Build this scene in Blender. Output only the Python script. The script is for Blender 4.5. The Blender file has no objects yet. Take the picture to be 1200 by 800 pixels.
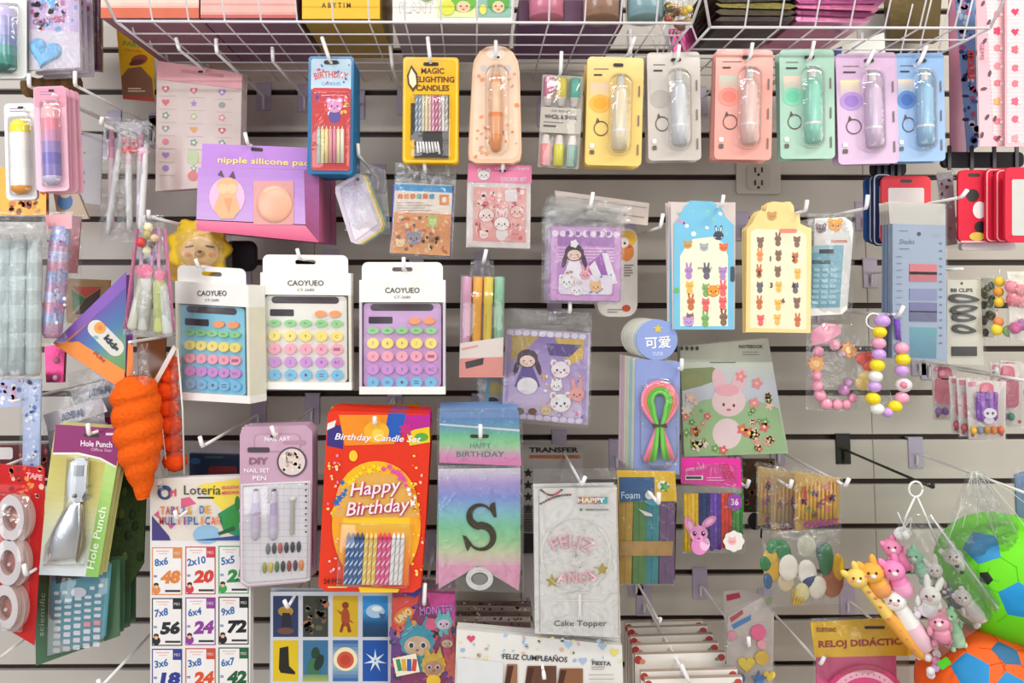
import bpy, math, random
from mathutils import Vector, Matrix, Euler
from mathutils.geometry import tessellate_polygon
R = math.radians
rnd = random.Random(7)
SC = bpy.context.scene
COL = bpy.context.collection
# ---------------------------------------------------------------- camera, world, lights
F = 850.0                    # focal length in pixels of a 1200 px wide frame
D = 1.6                      # camera to wall distance
PITCH, YAW = 4.0, 0.5        # up, right (degrees)
PPX, PPY = 562.0, 281.0      # principal point of the cropped photo
cam_data = bpy.data.cameras.new('camera'); cam = bpy.data.objects.new('camera', cam_data); COL.objects.link(cam)
cam.location = (0, -D, 1.55)
cam.rotation_euler = Euler((R(90 + PITCH), 0, R(-YAW)), 'XYZ')
cam_data.sensor_width = 36; cam_data.lens = F / 1200 * 36
cam_data.shift_x = (600 - PPX) / 1200
cam_data.shift_y = -(400 - PPY) / 1200
cam_data.clip_start = 0.01
SC.camera = cam
CAM = Vector(cam.location); CR = cam.rotation_euler.to_matrix()

wd = bpy.data.worlds.new('world'); SC.world = wd; wd.use_nodes = True
wd.node_tree.nodes['Background'].inputs[0].default_value = (0.93, 0.95, 1.0, 1)
wd.node_tree.nodes['Background'].inputs[1].default_value = 0.26
def area(name, loc, rot, size, size_y, power, col):
    l = bpy.data.lights.new(name, 'AREA'); l.shape = 'RECTANGLE'; l.size = size; l.size_y = size_y
    l.energy = power; l.color = col
    o = bpy.data.objects.new(name, l); COL.objects.link(o); o.location = loc; o.rotation_euler = rot
    return o
# ceiling luminaires of the shop aisle, then lamps added behind the camera
area('ceiling_light', (-1.2, -1.2, 3.1), (R(14), 0, 0), 1.2, .3, 17, (1, .96, .98))
area('ceiling_light', (1.5, -1.2, 3.1), (R(14), 0, 0), 1.2, .3, 26, (1, .98, .84))
area('glare_strip', (-1.0, -3.0, 3.0), (R(42), 0, 0), 1.6, .09, 17, (1, .99, .97))  # this pair: unseen strips added to put highlights on bags and blisters
area('glare_strip', (1.0, -3.0, 3.0), (R(42), 0, 0), 1.6, .09, 17, (1, .98, .92))
area('side_fill_light', (-2.6, -3.2, 1.7), (R(88), 0, R(-28)), 2.2, 1.8, 50, (.93, .96, 1))  # this pair: fill lamps added to brighten the sides against the middle
area('side_fill_light', (3.0, -3.2, 1.9), (R(86), 0, R(36)), 2.0, 1.8, 36, (1, .98, .92))
SC.view_settings.view_transform = 'Standard'; SC.view_settings.look = 'None'
SC.view_settings.exposure = 0.12; SC.view_settings.gamma = 1.0
SC.view_settings.use_curve_mapping = False
SC.cycles.transparent_max_bounces = 24

def ray(px, py):
    v = Vector(((px - PPX) / F, -(py - PPY) / F, -1.0))
    return CR @ v
def P(px, py, d):
    """point of pixel (px,py) lying d metres in front of the wall"""
    r = ray(px, py); t = (-d - CAM.y) / r.y
    return CAM + r * t

# ---------------------------------------------------------------- materials (procedural)
def lin(c):
    if isinstance(c, str):
        c = c.lstrip('#'); c = ''.join(x*2 for x in c) if len(c) == 3 else c; c = tuple(int(c[i:i+2], 16) for i in (0, 2, 4))
    out = []
    for v in c[:3]:
        v = v / 255.0
        out.append(min(.9, v / 12.92 if v <= .04045 else ((v + .055) / 1.055) ** 2.4))
    return tuple(out) + (1.0,)
MATS = {}
def M(kind):
    if kind in MATS: return MATS[kind]
    m = bpy.data.materials.new(kind); m.use_nodes = True
    nt = m.node_tree; N = nt.nodes; L = nt.links
    b = N['Principled BSDF']
    a = N.new('ShaderNodeAttribute'); a.attribute_name = 'Col'
    P_ = dict(card=(.42, 0, .45), paper=(.75, 0, .3), gloss=(.16, 0, .5), plastic=(.3, 0, .5), jelly=(.22, 0, .5),
              matte=(.95, 0, .1), metal=(.3, 1, .5), enamel=(.3, 0, .5), glitter=(.3, .25, .5), fuzzy=(1, 0, .1),
              slat=(.5, 0, .35), foil=(.25, .7, .5), rubber=(.6, 0, .3))
    if kind in P_:
        ro, me, sp = P_[kind]
        tc = N.new('ShaderNodeTexCoord')
        nz = N.new('ShaderNodeTexNoise'); nz.inputs['Scale'].default_value = {'slat': 6, 'fuzzy': 160, 'glitter': 30}.get(kind, 45)
        nz.inputs['Detail'].default_value = 4
        L.new(tc.outputs['Object'], nz.inputs['Vector'])
        mp = N.new('ShaderNodeMapRange'); mp.inputs['To Min'].default_value = .93 if kind != 'fuzzy' else .62
        mp.inputs['To Max'].default_value = 1.05 if kind != 'fuzzy' else 1.25
        L.new(nz.outputs['Fac'], mp.inputs['Value'])
        mx = N.new('ShaderNodeMix'); mx.data_type = 'RGBA'; mx.blend_type = 'MULTIPLY'; mx.inputs[0].default_value = 1
        L.new(a.outputs['Color'], mx.inputs[6]); L.new(mp.outputs['Result'], mx.inputs[7])
        src = mx.outputs[2]
        if kind == 'glitter':
            vo = N.new('ShaderNodeTexVoronoi'); vo.inputs['Scale'].default_value = 420
            L.new(tc.outputs['Object'], vo.inputs['Vector'])
            hs = N.new('ShaderNodeMix'); hs.data_type = 'RGBA'; hs.blend_type = 'OVERLAY'; hs.inputs[0].default_value = .3
            L.new(src, hs.inputs[6]); L.new(vo.outputs['Color'], hs.inputs[7]); src = hs.outputs[2]
        L.new(src, b.inputs['Base Color'])
        b.inputs['Roughness'].default_value = ro; b.inputs['Metallic'].default_value = me
        b.inputs['Specular IOR Level'].default_value = sp
        bp = N.new('ShaderNodeBump'); bp.inputs['Strength'].default_value = {'fuzzy': .8, 'gloss': .06, 'foil': .4}.get(kind, .04)
        bp.inputs['Distance'].default_value = .002
        L.new(nz.outputs['Fac'], bp.inputs['Height']); L.new(bp.outputs['Normal'], b.inputs['Normal'])
        if kind == 'jelly':
            b.inputs['Transmission Weight'].default_value = .25
    elif kind in ('clear', 'blister', 'tint', 'film'):
        N.remove(b); out = N['Material Output']
        tr = N.new('ShaderNodeBsdfTransparent'); gl = N.new('ShaderNodeBsdfGlossy'); df = N.new('ShaderNodeBsdfDiffuse')
        gl.inputs['Roughness'].default_value = {'clear': .13, 'film': .3}.get(kind, .07)
        tc = N.new('ShaderNodeTexCoord')
        nz = N.new('ShaderNodeTexNoise'); nz.inputs['Scale'].default_value = 38 if kind == 'clear' else 18
        nz.inputs['Detail'].default_value = 3; nz.inputs['Distortion'].default_value = 1.2
        L.new(tc.outputs['Object'], nz.inputs['Vector'])
        bp = N.new('ShaderNodeBump'); bp.inputs['Strength'].default_value = .9 if kind == 'clear' else .25
        bp.inputs['Distance'].default_value = .006
        L.new(nz.outputs['Fac'], bp.inputs['Height']); L.new(bp.outputs['Normal'], gl.inputs['Normal'])
        if kind == 'tint': L.new(a.outputs['Color'], tr.inputs[0])
        else: tr.inputs[0].default_value = (.97, .97, .97, 1)
        L.new(a.outputs['Color'], df.inputs[0])
        m1 = N.new('ShaderNodeMixShader'); m1.inputs[0].default_value = {'clear': .025, 'blister': .02, 'tint': .3, 'film': .01}[kind]
        L.new(tr.outputs[0], m1.inputs[1]); L.new(df.outputs[0], m1.inputs[2])
        lw = N.new('ShaderNodeLayerWeight'); lw.inputs[0].default_value = .28
        L.new(bp.outputs['Normal'], lw.inputs['Normal'])
        ad = N.new('ShaderNodeMath'); ad.operation = 'MULTIPLY_ADD'; ad.inputs[1].default_value = .50 if kind != 'film' else .2; ad.inputs[2].default_value = .045 if kind != 'film' else .02; ad.use_clamp = True
        L.new(lw.outputs['Fresnel'], ad.inputs[0])
        m2 = N.new('ShaderNodeMixShader'); L.new(ad.outputs[0], m2.inputs[0])
        L.new(m1.outputs[0], m2.inputs[1]); L.new(gl.outputs[0], m2.inputs[2]); L.new(m2.outputs[0], out.inputs[0])
    MATS[kind] = m
    return m

# ---------------------------------------------------------------- mesh buffer
class Buf:
    def __init__(s): s.v = []; s.f = []; s.c = []; s.sm = []
    def face(s, pts, col, smooth=False):
        i = len(s.v); s.v += [tuple(p) for p in pts]; s.f.append(tuple(range(i, i + len(pts)))); s.c.append(col); s.sm.append(smooth)
    def add(s, verts, faces, cols, smooth=False):
        i = len(s.v); s.v += [tuple(p) for p in verts]
        for k, f in enumerate(faces):
            s.f.append(tuple(i + j for j in f)); s.c.append(cols[k] if isinstance(cols, list) else cols); s.sm.append(smooth)
    def build(s, name, mat, parent=None):
        me = bpy.data.meshes.new(name); me.from_pydata(s.v, [], s.f)
        at = me.color_attributes.new('Col', 'FLOAT_COLOR', 'CORNER')
        data = []
        for p in me.polygons: data += list(s.c[p.index]) * p.loop_total
        at.data.foreach_set('color', data)
        me.polygons.foreach_set('use_smooth', s.sm)
        me.materials.append(M(mat)); me.validate(); me.update()
        o = bpy.data.objects.new(name, me); COL.objects.link(o)
        if parent: o.parent = parent
        return o
def box_buf(b, lo, hi, col, bev=0.0):
    x0, y0, z0 = lo; x1, y1, z1 = hi
    if bev <= 0:
        v = [(x0,y0,z0),(x1,y0,z0),(x1,y1,z0),(x0,y1,z0),(x0,y0,z1),(x1,y0,z1),(x1,y1,z1),(x0,y1,z1)]
        b.add(v, [(0,3,2,1),(4,5,6,7),(0,1,5,4),(1,2,6,5),(2,3,7,6),(3,0,4,7)], col)
    else:
        e = bev; v = []; 
        for yy, k in ((y0, e), (y0 + e, 0), (y1, 0)):
            v += [(x0+k,yy,z0+k),(x1-k,yy,z0+k),(x1-k,yy,z1-k),(x0+k,yy,z1-k)]
        f = [(0,1,2,3)]
        for r in (0, 4):
            for j in range(4): f.append((r+j, r+4+j, r+4+(j+1)%4, r+(j+1)%4))
        f.append((11,10,9,8)); b.add(v, f, col)
def tube_buf(b, pts, r, col, n=7, smooth=True, caps=True):
    """round bar along 3-D points; r number or list"""
    pts = [Vector(p) for p in pts]; m = len(pts); vs = []; fs = []
    prev = None
    for i, p in enumerate(pts):
        t = (pts[min(i+1, m-1)] - pts[max(i-1, 0)]).normalized()
        if prev is None:
            u = t.cross(Vector((0, 0, 1)));
            if u.length < .1: u = t.cross(Vector((1, 0, 0)))
        else: u = prev - t * prev.dot(t)
        u.normalize(); prev = u; w = t.cross(u)
        rr = r[i] if isinstance(r, (list, tuple)) else r
        for k in range(n):
            a = 2 * math.pi * k / n; vs.append(p + (u * math.cos(a) + w * math.sin(a)) * rr)
    cs = []
    for i in range(m - 1):
        for k in range(n):
            fs.append((i*n+k, i*n+(k+1)%n, (i+1)*n+(k+1)%n, (i+1)*n+k)); cs.append(col[i] if isinstance(col, list) else col)
    if caps:
        fs.append(tuple(range(n-1, -1, -1))); cs.append(col[0] if isinstance(col, list) else col)
        fs.append(tuple((m-1)*n+k for k in range(n))); cs.append(col[-1] if isinstance(col, list) else col)
    b.add(vs, fs, cs, smooth)

# ---------------------------------------------------------------- 2-D outlines in photo pixels
def rect(x0, y0, x1, y1): return [(x0,y0),(x1,y0),(x1,y1),(x0,y1)]
def rr(x0, y0, x1, y1, r=4, n=4):
    p = []
    for cx, cy, a0 in ((x1-r,y0+r,-90),(x1-r,y1-r,0),(x0+r,y1-r,90),(x0+r,y0+r,180)):
        for k in range(n+1):
            a = R(a0 + 90*k/n); p.append((cx + r*math.cos(a), cy + r*math.sin(a)))
    return p
def rot(pts, ang, c=None):
    if c is None: c = (sum(p[0] for p in pts)/len(pts), sum(p[1] for p in pts)/len(pts))
    ca, sa = math.cos(R(ang)), math.sin(R(ang))
    return [(c[0]+(x-c[0])*ca-(y-c[1])*sa, c[1]+(x-c[0])*sa+(y-c[1])*ca) for x, y in pts]
def ell(cx, cy, rx, ry=None, n=20, a=0):
    ry = rx if ry is None else ry
    return rot([(cx+rx*math.cos(2*math.pi*k/n), cy+ry*math.sin(2*math.pi*k/n)) for k in range(n)], a, (cx, cy))
def star(cx, cy, r, n=5, q=.45, a=-90):
    return [(cx+(r if k%2==0 else r*q)*math.cos(R(a+180*k/n)), cy+(r if k%2==0 else r*q)*math.sin(R(a+180*k/n))) for k in range(2*n)]
def heart(cx, cy, r, n=18):
    o = []
    for k in range(n):
        t = 2*math.pi*k/n
        o.append((cx + r*.0625*16*math.sin(t)**3, cy - r*.0625*(13*math.cos(t)-5*math.cos(2*t)-2*math.cos(3*t)-math.cos(4*t))))
    return o
def scallop(cx, cy, r, n=8, q=.15, m=40): return [(cx+r*(1+q*math.cos(n*2*math.pi*k/m))*math.cos(2*math.pi*k/m), cy+r*(1+q*math.cos(n*2*math.pi*k/m))*math.sin(2*math.pi*k/m)) for k in range(m)]

_T = {}
def glyphs(s, bold=0.0):
    key = (s, bold)
    if key in _T: return _T[key]
    cu = bpy.data.curves.new('t', 'FONT'); cu.body = s; cu.offset = bold; cu.resolution_u = 2; cu.fill_mode = 'FRONT'
    o = bpy.data.objects.new('t', cu); COL.objects.link(o)
    dg = bpy.context.evaluated_depsgraph_get(); me = bpy.data.meshes.new_from_object(o.evaluated_get(dg))
    v = [(p.co.x, p.co.y) for p in me.vertices]; f = [tuple(p.vertices) for p in me.polygons]
    bpy.data.objects.remove(o); bpy.data.curves.remove(cu); bpy.data.meshes.remove(me)
    if not v: v = [(0, 0), (1, 0), (1, 1)]; f = []
    x0 = min(p[0] for p in v); x1 = max(p[0] for p in v); y0 = min(p[1] for p in v); y1 = max(p[1] for p in v)
    v = [((p[0]-x0)/(x1-x0+1e-9), (p[1]-y0)/(y1-y0+1e-9)) for p in v]
    _T[key] = (v, f, (x1-x0)/(y1-y0+1e-9)); return _T[key]

def put(o, label=None, cat=None, group=None, kind=None):
    if label: o['label'] = label
    if cat: o['category'] = cat
    if group: o['group'] = group
    if kind: o['kind'] = kind
    return o

# ---------------------------------------------------------------- a thing drawn in photo pixels on its own plane
class Item:
    def __init__(s, name, label, cat, ax, ay, d, yaw=0, pitch=0, group=None):
        s.e = bpy.data.objects.new(name, None); COL.objects.link(s.e); s.e.empty_display_size = .02
        s.e.location = P(ax, ay, d); s.e.rotation_euler = (R(pitch), 0, R(yaw))
        put(s.e, label, cat, group)
        s.m = Matrix.Translation(s.e.location) @ s.e.rotation_euler.to_matrix().to_4x4(); s.mi = s.m.inverted()
        s.n = (s.e.rotation_euler.to_matrix() @ Vector((0, -1, 0))); s.parts = {}; s.off = .0006; s.th = .001
        s.px = (s.e.location - CAM).dot(CR @ Vector((0, 0, -1))) / F      # metres per pixel here
        s.desc = label; s.cat = cat
    def l(s, px, py, off=0.0):
        r = ray(px, py); o = Vector(s.e.location) + s.n * off
        t = (o - CAM).dot(s.n) / r.dot(s.n)
        return s.mi @ (CAM + r * t)
    def part(s, name='print', mat='card', sub=None):
        k = name
        if k not in s.parts: s.parts[k] = [Buf(), mat, sub]
        return s.parts[k][0]
    def slab(s, pts, col, th=.0012, part='card', mat='card', off=0.0, holes=(), sub=None, side=None):
        b = s.part(part, mat, sub); c = lin(col); cs = lin(side) if side else c
        if part in ('card', 'cover', 'backing_card', 'header_card', 'sleeve', 'sticker_sheet'): s.th = max(s.th, off + th - .0003)
        loops = [list(pts)] + [list(h) for h in holes]
        L3 = [[s.l(x, y, off + th) for x, y in lp] for lp in loops]
        flat = [p for lp in L3 for p in lp]; n = len(flat)
        if len(loops) == 1 and len(pts) == 4: tris = [(0, 1, 2, 3)]
        else: tris = [tuple(t) for t in tessellate_polygon([[Vector((p.x, p.z, 0)) for p in lp] for lp in L3])]
        back = [p + Vector((0, th, 0)) for p in flat]
        def fix(t):
            a, b_, c_ = flat[t[0]], flat[t[1]], flat[t[2]]
            return t if (b_-a).cross(c_-a).y < 0 else tuple(reversed(t))
        tris = [fix(t) for t in tris]
        vs = flat + back; fs = list(tris) + [tuple(reversed([i + n for i in t])) for t in tris]; cols = [c] * (2*len(tris))
        i = 0
        for lp in L3:
            m = len(lp)
            for k in range(m): fs.append((i+k, i+(k+1) % m, n+i+(k+1) % m, n+i+k)); cols.append(cs)
            i += m
        b.add(vs, fs, cols)
    def ink(s, pts, col, part='print', mat='card', holes=(), off=None):
        """flat print: one very thin layer above what is already there"""
        if off is None: s.off += .00012; off = s.off + s.th
        b = s.part(part, mat); c = lin(col)
        loops = [list(pts)] + [list(h) for h in holes]
        L3 = [[s.l(x, y, off) for x, y in lp] for lp in loops]; flat = [p for lp in L3 for p in lp]
        if len(loops) == 1 and len(pts) <= 4: tris = [tuple(range(len(pts)))]
        else: tris = [tuple(t) for t in tessellate_polygon([[Vector((p.x, p.z, 0)) for p in lp] for lp in L3])]
        b.add(flat, tris, c)
    def grad(s, q, cols, part='print', mat='card', horiz=False, off=None, sub=6):
        """quad q (tl,tr,br,bl) filled with a colour ramp"""
        if off is None: s.off += .00012; off = s.off + s.th
        b = s.part(part, mat); C = [lin(c) for c in cols]; n = (len(C)-1) * sub
        tl, tr, br, bl = q if not horiz else (q[3], q[0], q[1], q[2])
        def lerp(a, b_, t): return (a[0]+(b_[0]-a[0])*t, a[1]+(b_[1]-a[1])*t)
        for k in range(n):
            t0, t1 = k/n, (k+1)/n; tm = (t0+t1)/2*(len(C)-1); i = min(int(tm), len(C)-2); f = tm-i
            c = tuple(C[i][j]*(1-f)+C[i+1][j]*f for j in range(3)) + (1,)
            p = [lerp(tl, bl, t0), lerp(tr, br, t0), lerp(tr, br, t1), lerp(tl, bl, t1)]
            b.face([s.l(x, y, off) for x, y in p], c)
    def text(s, t, cx, cy, h, col, w=None, a=0, bold=0.0, shear=0.0, arc=None, part='lettering', mat='card', off=None, maxw=None):
        if off is None: s.off += .00012; off = s.off + s.th
        v, f, asp = glyphs(t, bold); w = w or h*asp
        if maxw and w > maxw: w = maxw
        c = lin(col); b = s.part(part, mat); q = []
        ca, sa = math.cos(R(a)), math.sin(R(a))
        for x, y in v:
            X = (x-.5)*w + (y-.5)*h*shear; Y = -(y-.5)*h
            if arc:
                th = X/arc; X, Y = (arc-Y)*math.sin(th), arc-(arc-Y)*math.cos(th)
            q.append(s.l(cx+X*ca-Y*sa, cy+X*sa+Y*ca, off))
        b.add(q, [tuple(reversed(g)) for g in f], c)
    def lathe(s, p0, p1, prof, part='pen', mat='plastic', off=.004, n=12, sub=None, flat=1.0, name_smooth=True):
        """solid of revolution from p0 to p1; prof [(t, radius_px, colour)]"""
        b = s.part(part, mat, sub); A = s.l(p0[0], p0[1], off); B = s.l(p1[0], p1[1], off); t = (B-A).normalized()
        u = t.cross(Vector((0, 1, 0))).normalized(); w = Vector((0, 1, 0))
        vs = []; fs = []; cs = []
        for q in prof:
            c = A + (B-A)*q[0]; r = q[1]*s.px
            for k in range(n):
                a = 2*math.pi*k/n; vs.append(c + u*math.cos(a)*r + w*math.sin(a)*r*flat)
        for i in range(len(prof)-1):
            for k in range(n): fs.append((i*n+k, (i+1)*n+k, (i+1)*n+(k+1) % n, i*n+(k+1) % n)); cs.append(lin(prof[i][2]))
        fs.append(tuple(range(n))); cs.append(lin(prof[0][2]))
        m = (len(prof)-1)*n; fs.append(tuple(m+n-1-k for k in range(n))); cs.append(lin(prof[-1][2]))
        b.add(vs, fs, cs, True)
    def ball(s, cx, cy, rx, col, ry=None, rz=None, part='bead', mat='plastic', off=.004, n=12, sub=None, a=0):
        b = s.part(part, mat, sub); ry = ry or rx; rz = rz or min(rx, ry); c0 = s.l(cx, cy, off); vs = []; fs = []
        m = n//2; ca, sa = math.cos(R(-a)), math.sin(R(-a))
        for i in range(m+1):
            ph = math.pi*i/m
            for k in range(n):
                th = 2*math.pi*k/n; x = math.sin(ph)*math.cos(th)*rx; z = math.cos(ph)*ry; y = math.sin(ph)*math.sin(th)*rz
                vs.append(c0 + Vector((x*ca-z*sa, y, x*sa+z*ca))*s.px)
        for i in range(m):
            for k in range(n): fs.append((i*n+k, (i+1)*n+k, (i+1)*n+(k+1) % n, i*n+(k+1) % n))
        b.add(vs, fs, lin(col), True)
    def dome(s, pts, h, col, part='blister', mat='blister', off=None, sub=None, soft=.18, levels=3, base=0.0, smooth=True):
        """bulging pouch / blister whose rim is the outline pts"""
        if off is None: off = s.th
        b = s.part(part, mat, sub); cx = sum(p[0] for p in pts)/len(pts); cy = sum(p[1] for p in pts)/len(pts)
        n = len(pts); vs = []; fs = []
        for i in range(levels+1):
            t = i/levels; k = 1-soft*(1-math.cos(t*math.pi/2)); z = base + h*math.sin(t*math.pi/2)
            vs += [s.l(cx+(x-cx)*k, cy+(y-cy)*k, off+z) for x, y in pts]
        for i in range(levels):
            for j in range(n): fs.append((i*n+j, i*n+(j+1) % n, (i+1)*n+(j+1) % n, (i+1)*n+j))
        top = [vs[levels*n+j] for j in range(n)]
        tr = tessellate_polygon([[Vector((p.x, p.z, 0)) for p in top]])
        for t in tr: fs.append(tuple(levels*n+i for i in t))
        b.add(vs, fs, lin(col), smooth)
    def bag(s, q, bulge=.006, wr=.0016, col='#f4f4f4', part='bag', mat='clear', off=.004, nx=10, ny=14, back=True):
        """wrinkled clear bag over quad q (tl,tr,br,bl)"""
        b = s.part(part, mat); tl, tr, br, bl = q
        def g(u, v): 
            x = (tl[0]*(1-u)+tr[0]*u)*(1-v)+(bl[0]*(1-u)+br[0]*u)*v; y = (tl[1]*(1-u)+tr[1]*u)*(1-v)+(bl[1]*(1-u)+br[1]*u)*v
            return x, y
        for side in ((1, -1) if back else (1,)):
            vs = []; fs = []
            for j in range(ny+1):
                for i in range(nx+1):
                    u, v = i/nx, j/ny; e = math.sin(math.pi*u)*math.sin(math.pi*min(1, v*1.02))
                    z = bulge*e**.6 if e > 1e-6 else 0; z += (rnd.random()-.5)*2*wr*(1 if 0 < i < nx else .2)
                    x, y = g(u, v); x += (rnd.random()-.5)*.8; vs.append(s.l(x, y, off*(1 if side > 0 else 0) + side*z*(1 if side > 0 else .3)))
            for j in range(ny):
                for i in range(nx): k = j*(nx+1)+i; fs.append((k, k+nx+1, k+nx+2, k+1))
            b.add(vs, fs, lin(col), True)
    def wire(s, pts, r, col, part='wire', mat='metal', n=6, sub=None):
        tube_buf(s.part(part, mat, sub), [s.l(*p) for p in pts], r*s.px, lin(col), n)
    def done(s, single=False):
        s.objs = {}
        s.sub_of = {k: v[2] for k, v in s.parts.items()}
        for k, (b, mat, sub) in s.parts.items():
            if not b.v: continue
            o = b.build(k.split('#')[0], mat, s.e); s.objs[k] = o
        for k, o in s.objs.items():
            sub = s.sub_of[k]
            if sub and sub in s.objs: o.parent = s.objs[sub]
        return s
    def stack(s, n, dy=.006, keep=None, label='{d}, {o} behind the front one', desc=None, group=None, dx=0, dz=0, jit=.0012, yaw=0):
        """n further copies hanging behind this one on the same hook"""
        ORD = ['next', 'second', 'third', 'fourth', 'fifth', 'sixth', 'seventh', 'eighth', 'ninth', 'tenth', 'eleventh', 'twelfth', 'thirteenth', 'fourteenth']
        group = group or (desc + 's in one stack'); s.e['group'] = group
        for i in range(n):
            e = s.e.copy(); COL.objects.link(e)
            e.location = s.e.location + Vector((dx*(i+1) + rnd.uniform(-jit, jit), dy*(i+1), dz*(i+1) + rnd.uniform(-jit, jit)*.6))
            e.rotation_euler = (s.e.rotation_euler.x, R(rnd.uniform(-1.2, 1.2)), s.e.rotation_euler.z + R(yaw*(i+1)))
            e['label'] = label.format(d=desc, o=ORD[i]); e['group'] = group
            for k, o in s.objs.items():
                if keep and k not in keep: continue
                c = o.copy(); COL.objects.link(c); c.parent = e
        return s
# ---------------------------------------------------------------- the slatwall
Z0, DZ = 2.0878, 0.09515
wall = Buf(); box_buf(wall, (-1.75, .014, .45), (2.1, .03, 2.95), lin('#3a2a24'))
wall = put(wall.build('wall_back', 'slat'), kind='structure')
_sl = {}
for i in range(-9, 18):
    z1 = Z0 - DZ*i - .0062; z0 = z1 - DZ + .0124
    for x0, x1 in ((-1.75, -.3505), (-.3495, .8705), (.8715, 2.1)):
        key = (x0,)
        if key not in _sl:
            b = Buf(); box_buf(b, (x0, 0, 0), (x1, .012, z1 - z0), lin('#c6bfb6'), .0012)
            o = b.build('slat', 'slat', wall); _sl[key] = o.data
        else:
            o = bpy.data.objects.new('slat', _sl[key]); COL.objects.link(o); o.parent = wall
        o.location.z = z0
fl = Buf(); box_buf(fl, (-3, -5, -.05), (3.2, .03, 0), lin('#b8b2a8')); put(fl.build('floor', 'slat'), kind='structure')
# wall below the frame down to the floor
lw = Buf(); box_buf(lw, (-1.75, .0, 0), (2.1, .03, .449), lin('#8d877f')); put(lw.build('trim_1', 'slat'), kind='structure')

# ---------------------------------------------------------------- hooks
def hook(px, py, L, what, tx=0, ty=-13, black=False, plate=True, slope=0, tip=True):
    """wire hook whose bend is seen at pixel (px,py), L metres in front of the wall; tip top offset (tx,ty) px"""
    name = ('black' if black else 'white tipped') + ' display hook ' + what
    e = bpy.data.objects.new('display_hook', None); COL.objects.link(e); e.empty_display_size = .02
    p = P(px, py, L); e.location = (p.x, 0, p.z - slope); put(e, name, 'hook', 'slatwall display hooks')
    c = lin('#2a2624') if black else lin('#efebea'); m = 'enamel'
    if plate:
        b = Buf(); cp = lin('#2b2523') if black else lin('#b9aec4')
        box_buf(b, (-.016, -.003, -.032), (.016, -.0005, .03), cp, .0008); b.build('back_plate', 'enamel', e)
        b = Buf(); box_buf(b, (-.016, -.003, .03), (.016, .009, .0335), cp); b.build('plate_lip', 'enamel', e)
    b = Buf(); r = .0027
    pts = [(0, -.002, -.028), (0, -.006, -.02), (0, -.006, -.005), (0, -.01, 0)] + [(0, -L*t + 0, slope*t) for t in (.1, .5, .985)]
    tube_buf(b, pts, r, c, 8); b.build('prong', m, e)
    if tip:
        q = P(px+tx, py+ty, L+.004) - Vector(e.location); b = Buf(); k = Vector((0, -L, slope))
        tube_buf(b, [k + Vector((0, .008, 0)), k + Vector((0, .001, .0005)), k + (q-k)*.2, k + (q-k)*.97, q], [r, r*1.25, r*1.35, r*1.35, r*.9], lin('#2a2624') if black else lin('#f4f0f0'), 8)
        b.build('tip', m, e)
    return e

# ---------------------------------------------------------------- wire baskets
def basket(xl, xr, yrim, label, hl, hr, d=.36):
    A = P(xl, yrim, d); B = P(xr, yrim, d); z = A.z; r = .0016; w = lin('#e6e0e4')
    e = bpy.data.objects.new('wire_basket', None); COL.objects.link(e); e.location = (A.x, -d, z); put(e, label, 'basket', 'wire baskets across the top')
    W = B.x - A.x
    def part(name, segs, rr_=r):
        b = Buf()
        for s_ in segs: tube_buf(b, s_, rr_, w, 6)
        return b.build(name, 'enamel', e)
    H = .16; lean = .5
    n = max(2, round(W / .0612)); cross = []; 
    part('bottom_rim', [[(0, 0, 0), (W, 0, 0)], [(0, 0, 0), (.0, d-.004, 0)], [(W, 0, 0), (W, d-.004, 0)]], .0024)
    part('corner_rod', [[(0, 0, 0), (-.055, -H*lean, H)]], .0026); part('corner_rod', [[(W, 0, 0), (W+.045, -H*lean, H)]], .0026)
    for i in range(1, n):
        x = W*i/n
        part('rod', [[(x, d-.004, 0), (x, d*.5, 0), (x, .003, 0), (x, 0, .003), (x, -H*lean, H)]])
    for y in (.055, .11, .165, .22, .275): part('bottom_wire', [[(-.0, y, -.002), (W, y, -.002)]])
    part('front_wire', [[(-.02, -.055*lean*1.1, .06), (W+.02, -.055*lean*1.1, .06)]])
    for k in range(1, 5):
        y = d*k/5
        part('end_wire', [[(0, y, 0), (-.055, y, H)]]); part('end_wire', [[(W, y, 0), (W+.045, y, H)]])
    part('wall_bracket', [[(.03, d-.004, 0), (.03, d-.003, .12)]], .004); part('wall_bracket', [[(W-.03, d-.004, 0), (W-.03, d-.003, .12)]], .004)
    return e
basket(136, 811, 25, 'long white wire basket at the top holding boxes and jars', 0, 0)
basket(832, 1160, 32, 'shorter white wire basket at the top right holding dark sachets', 0, 0)
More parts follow.
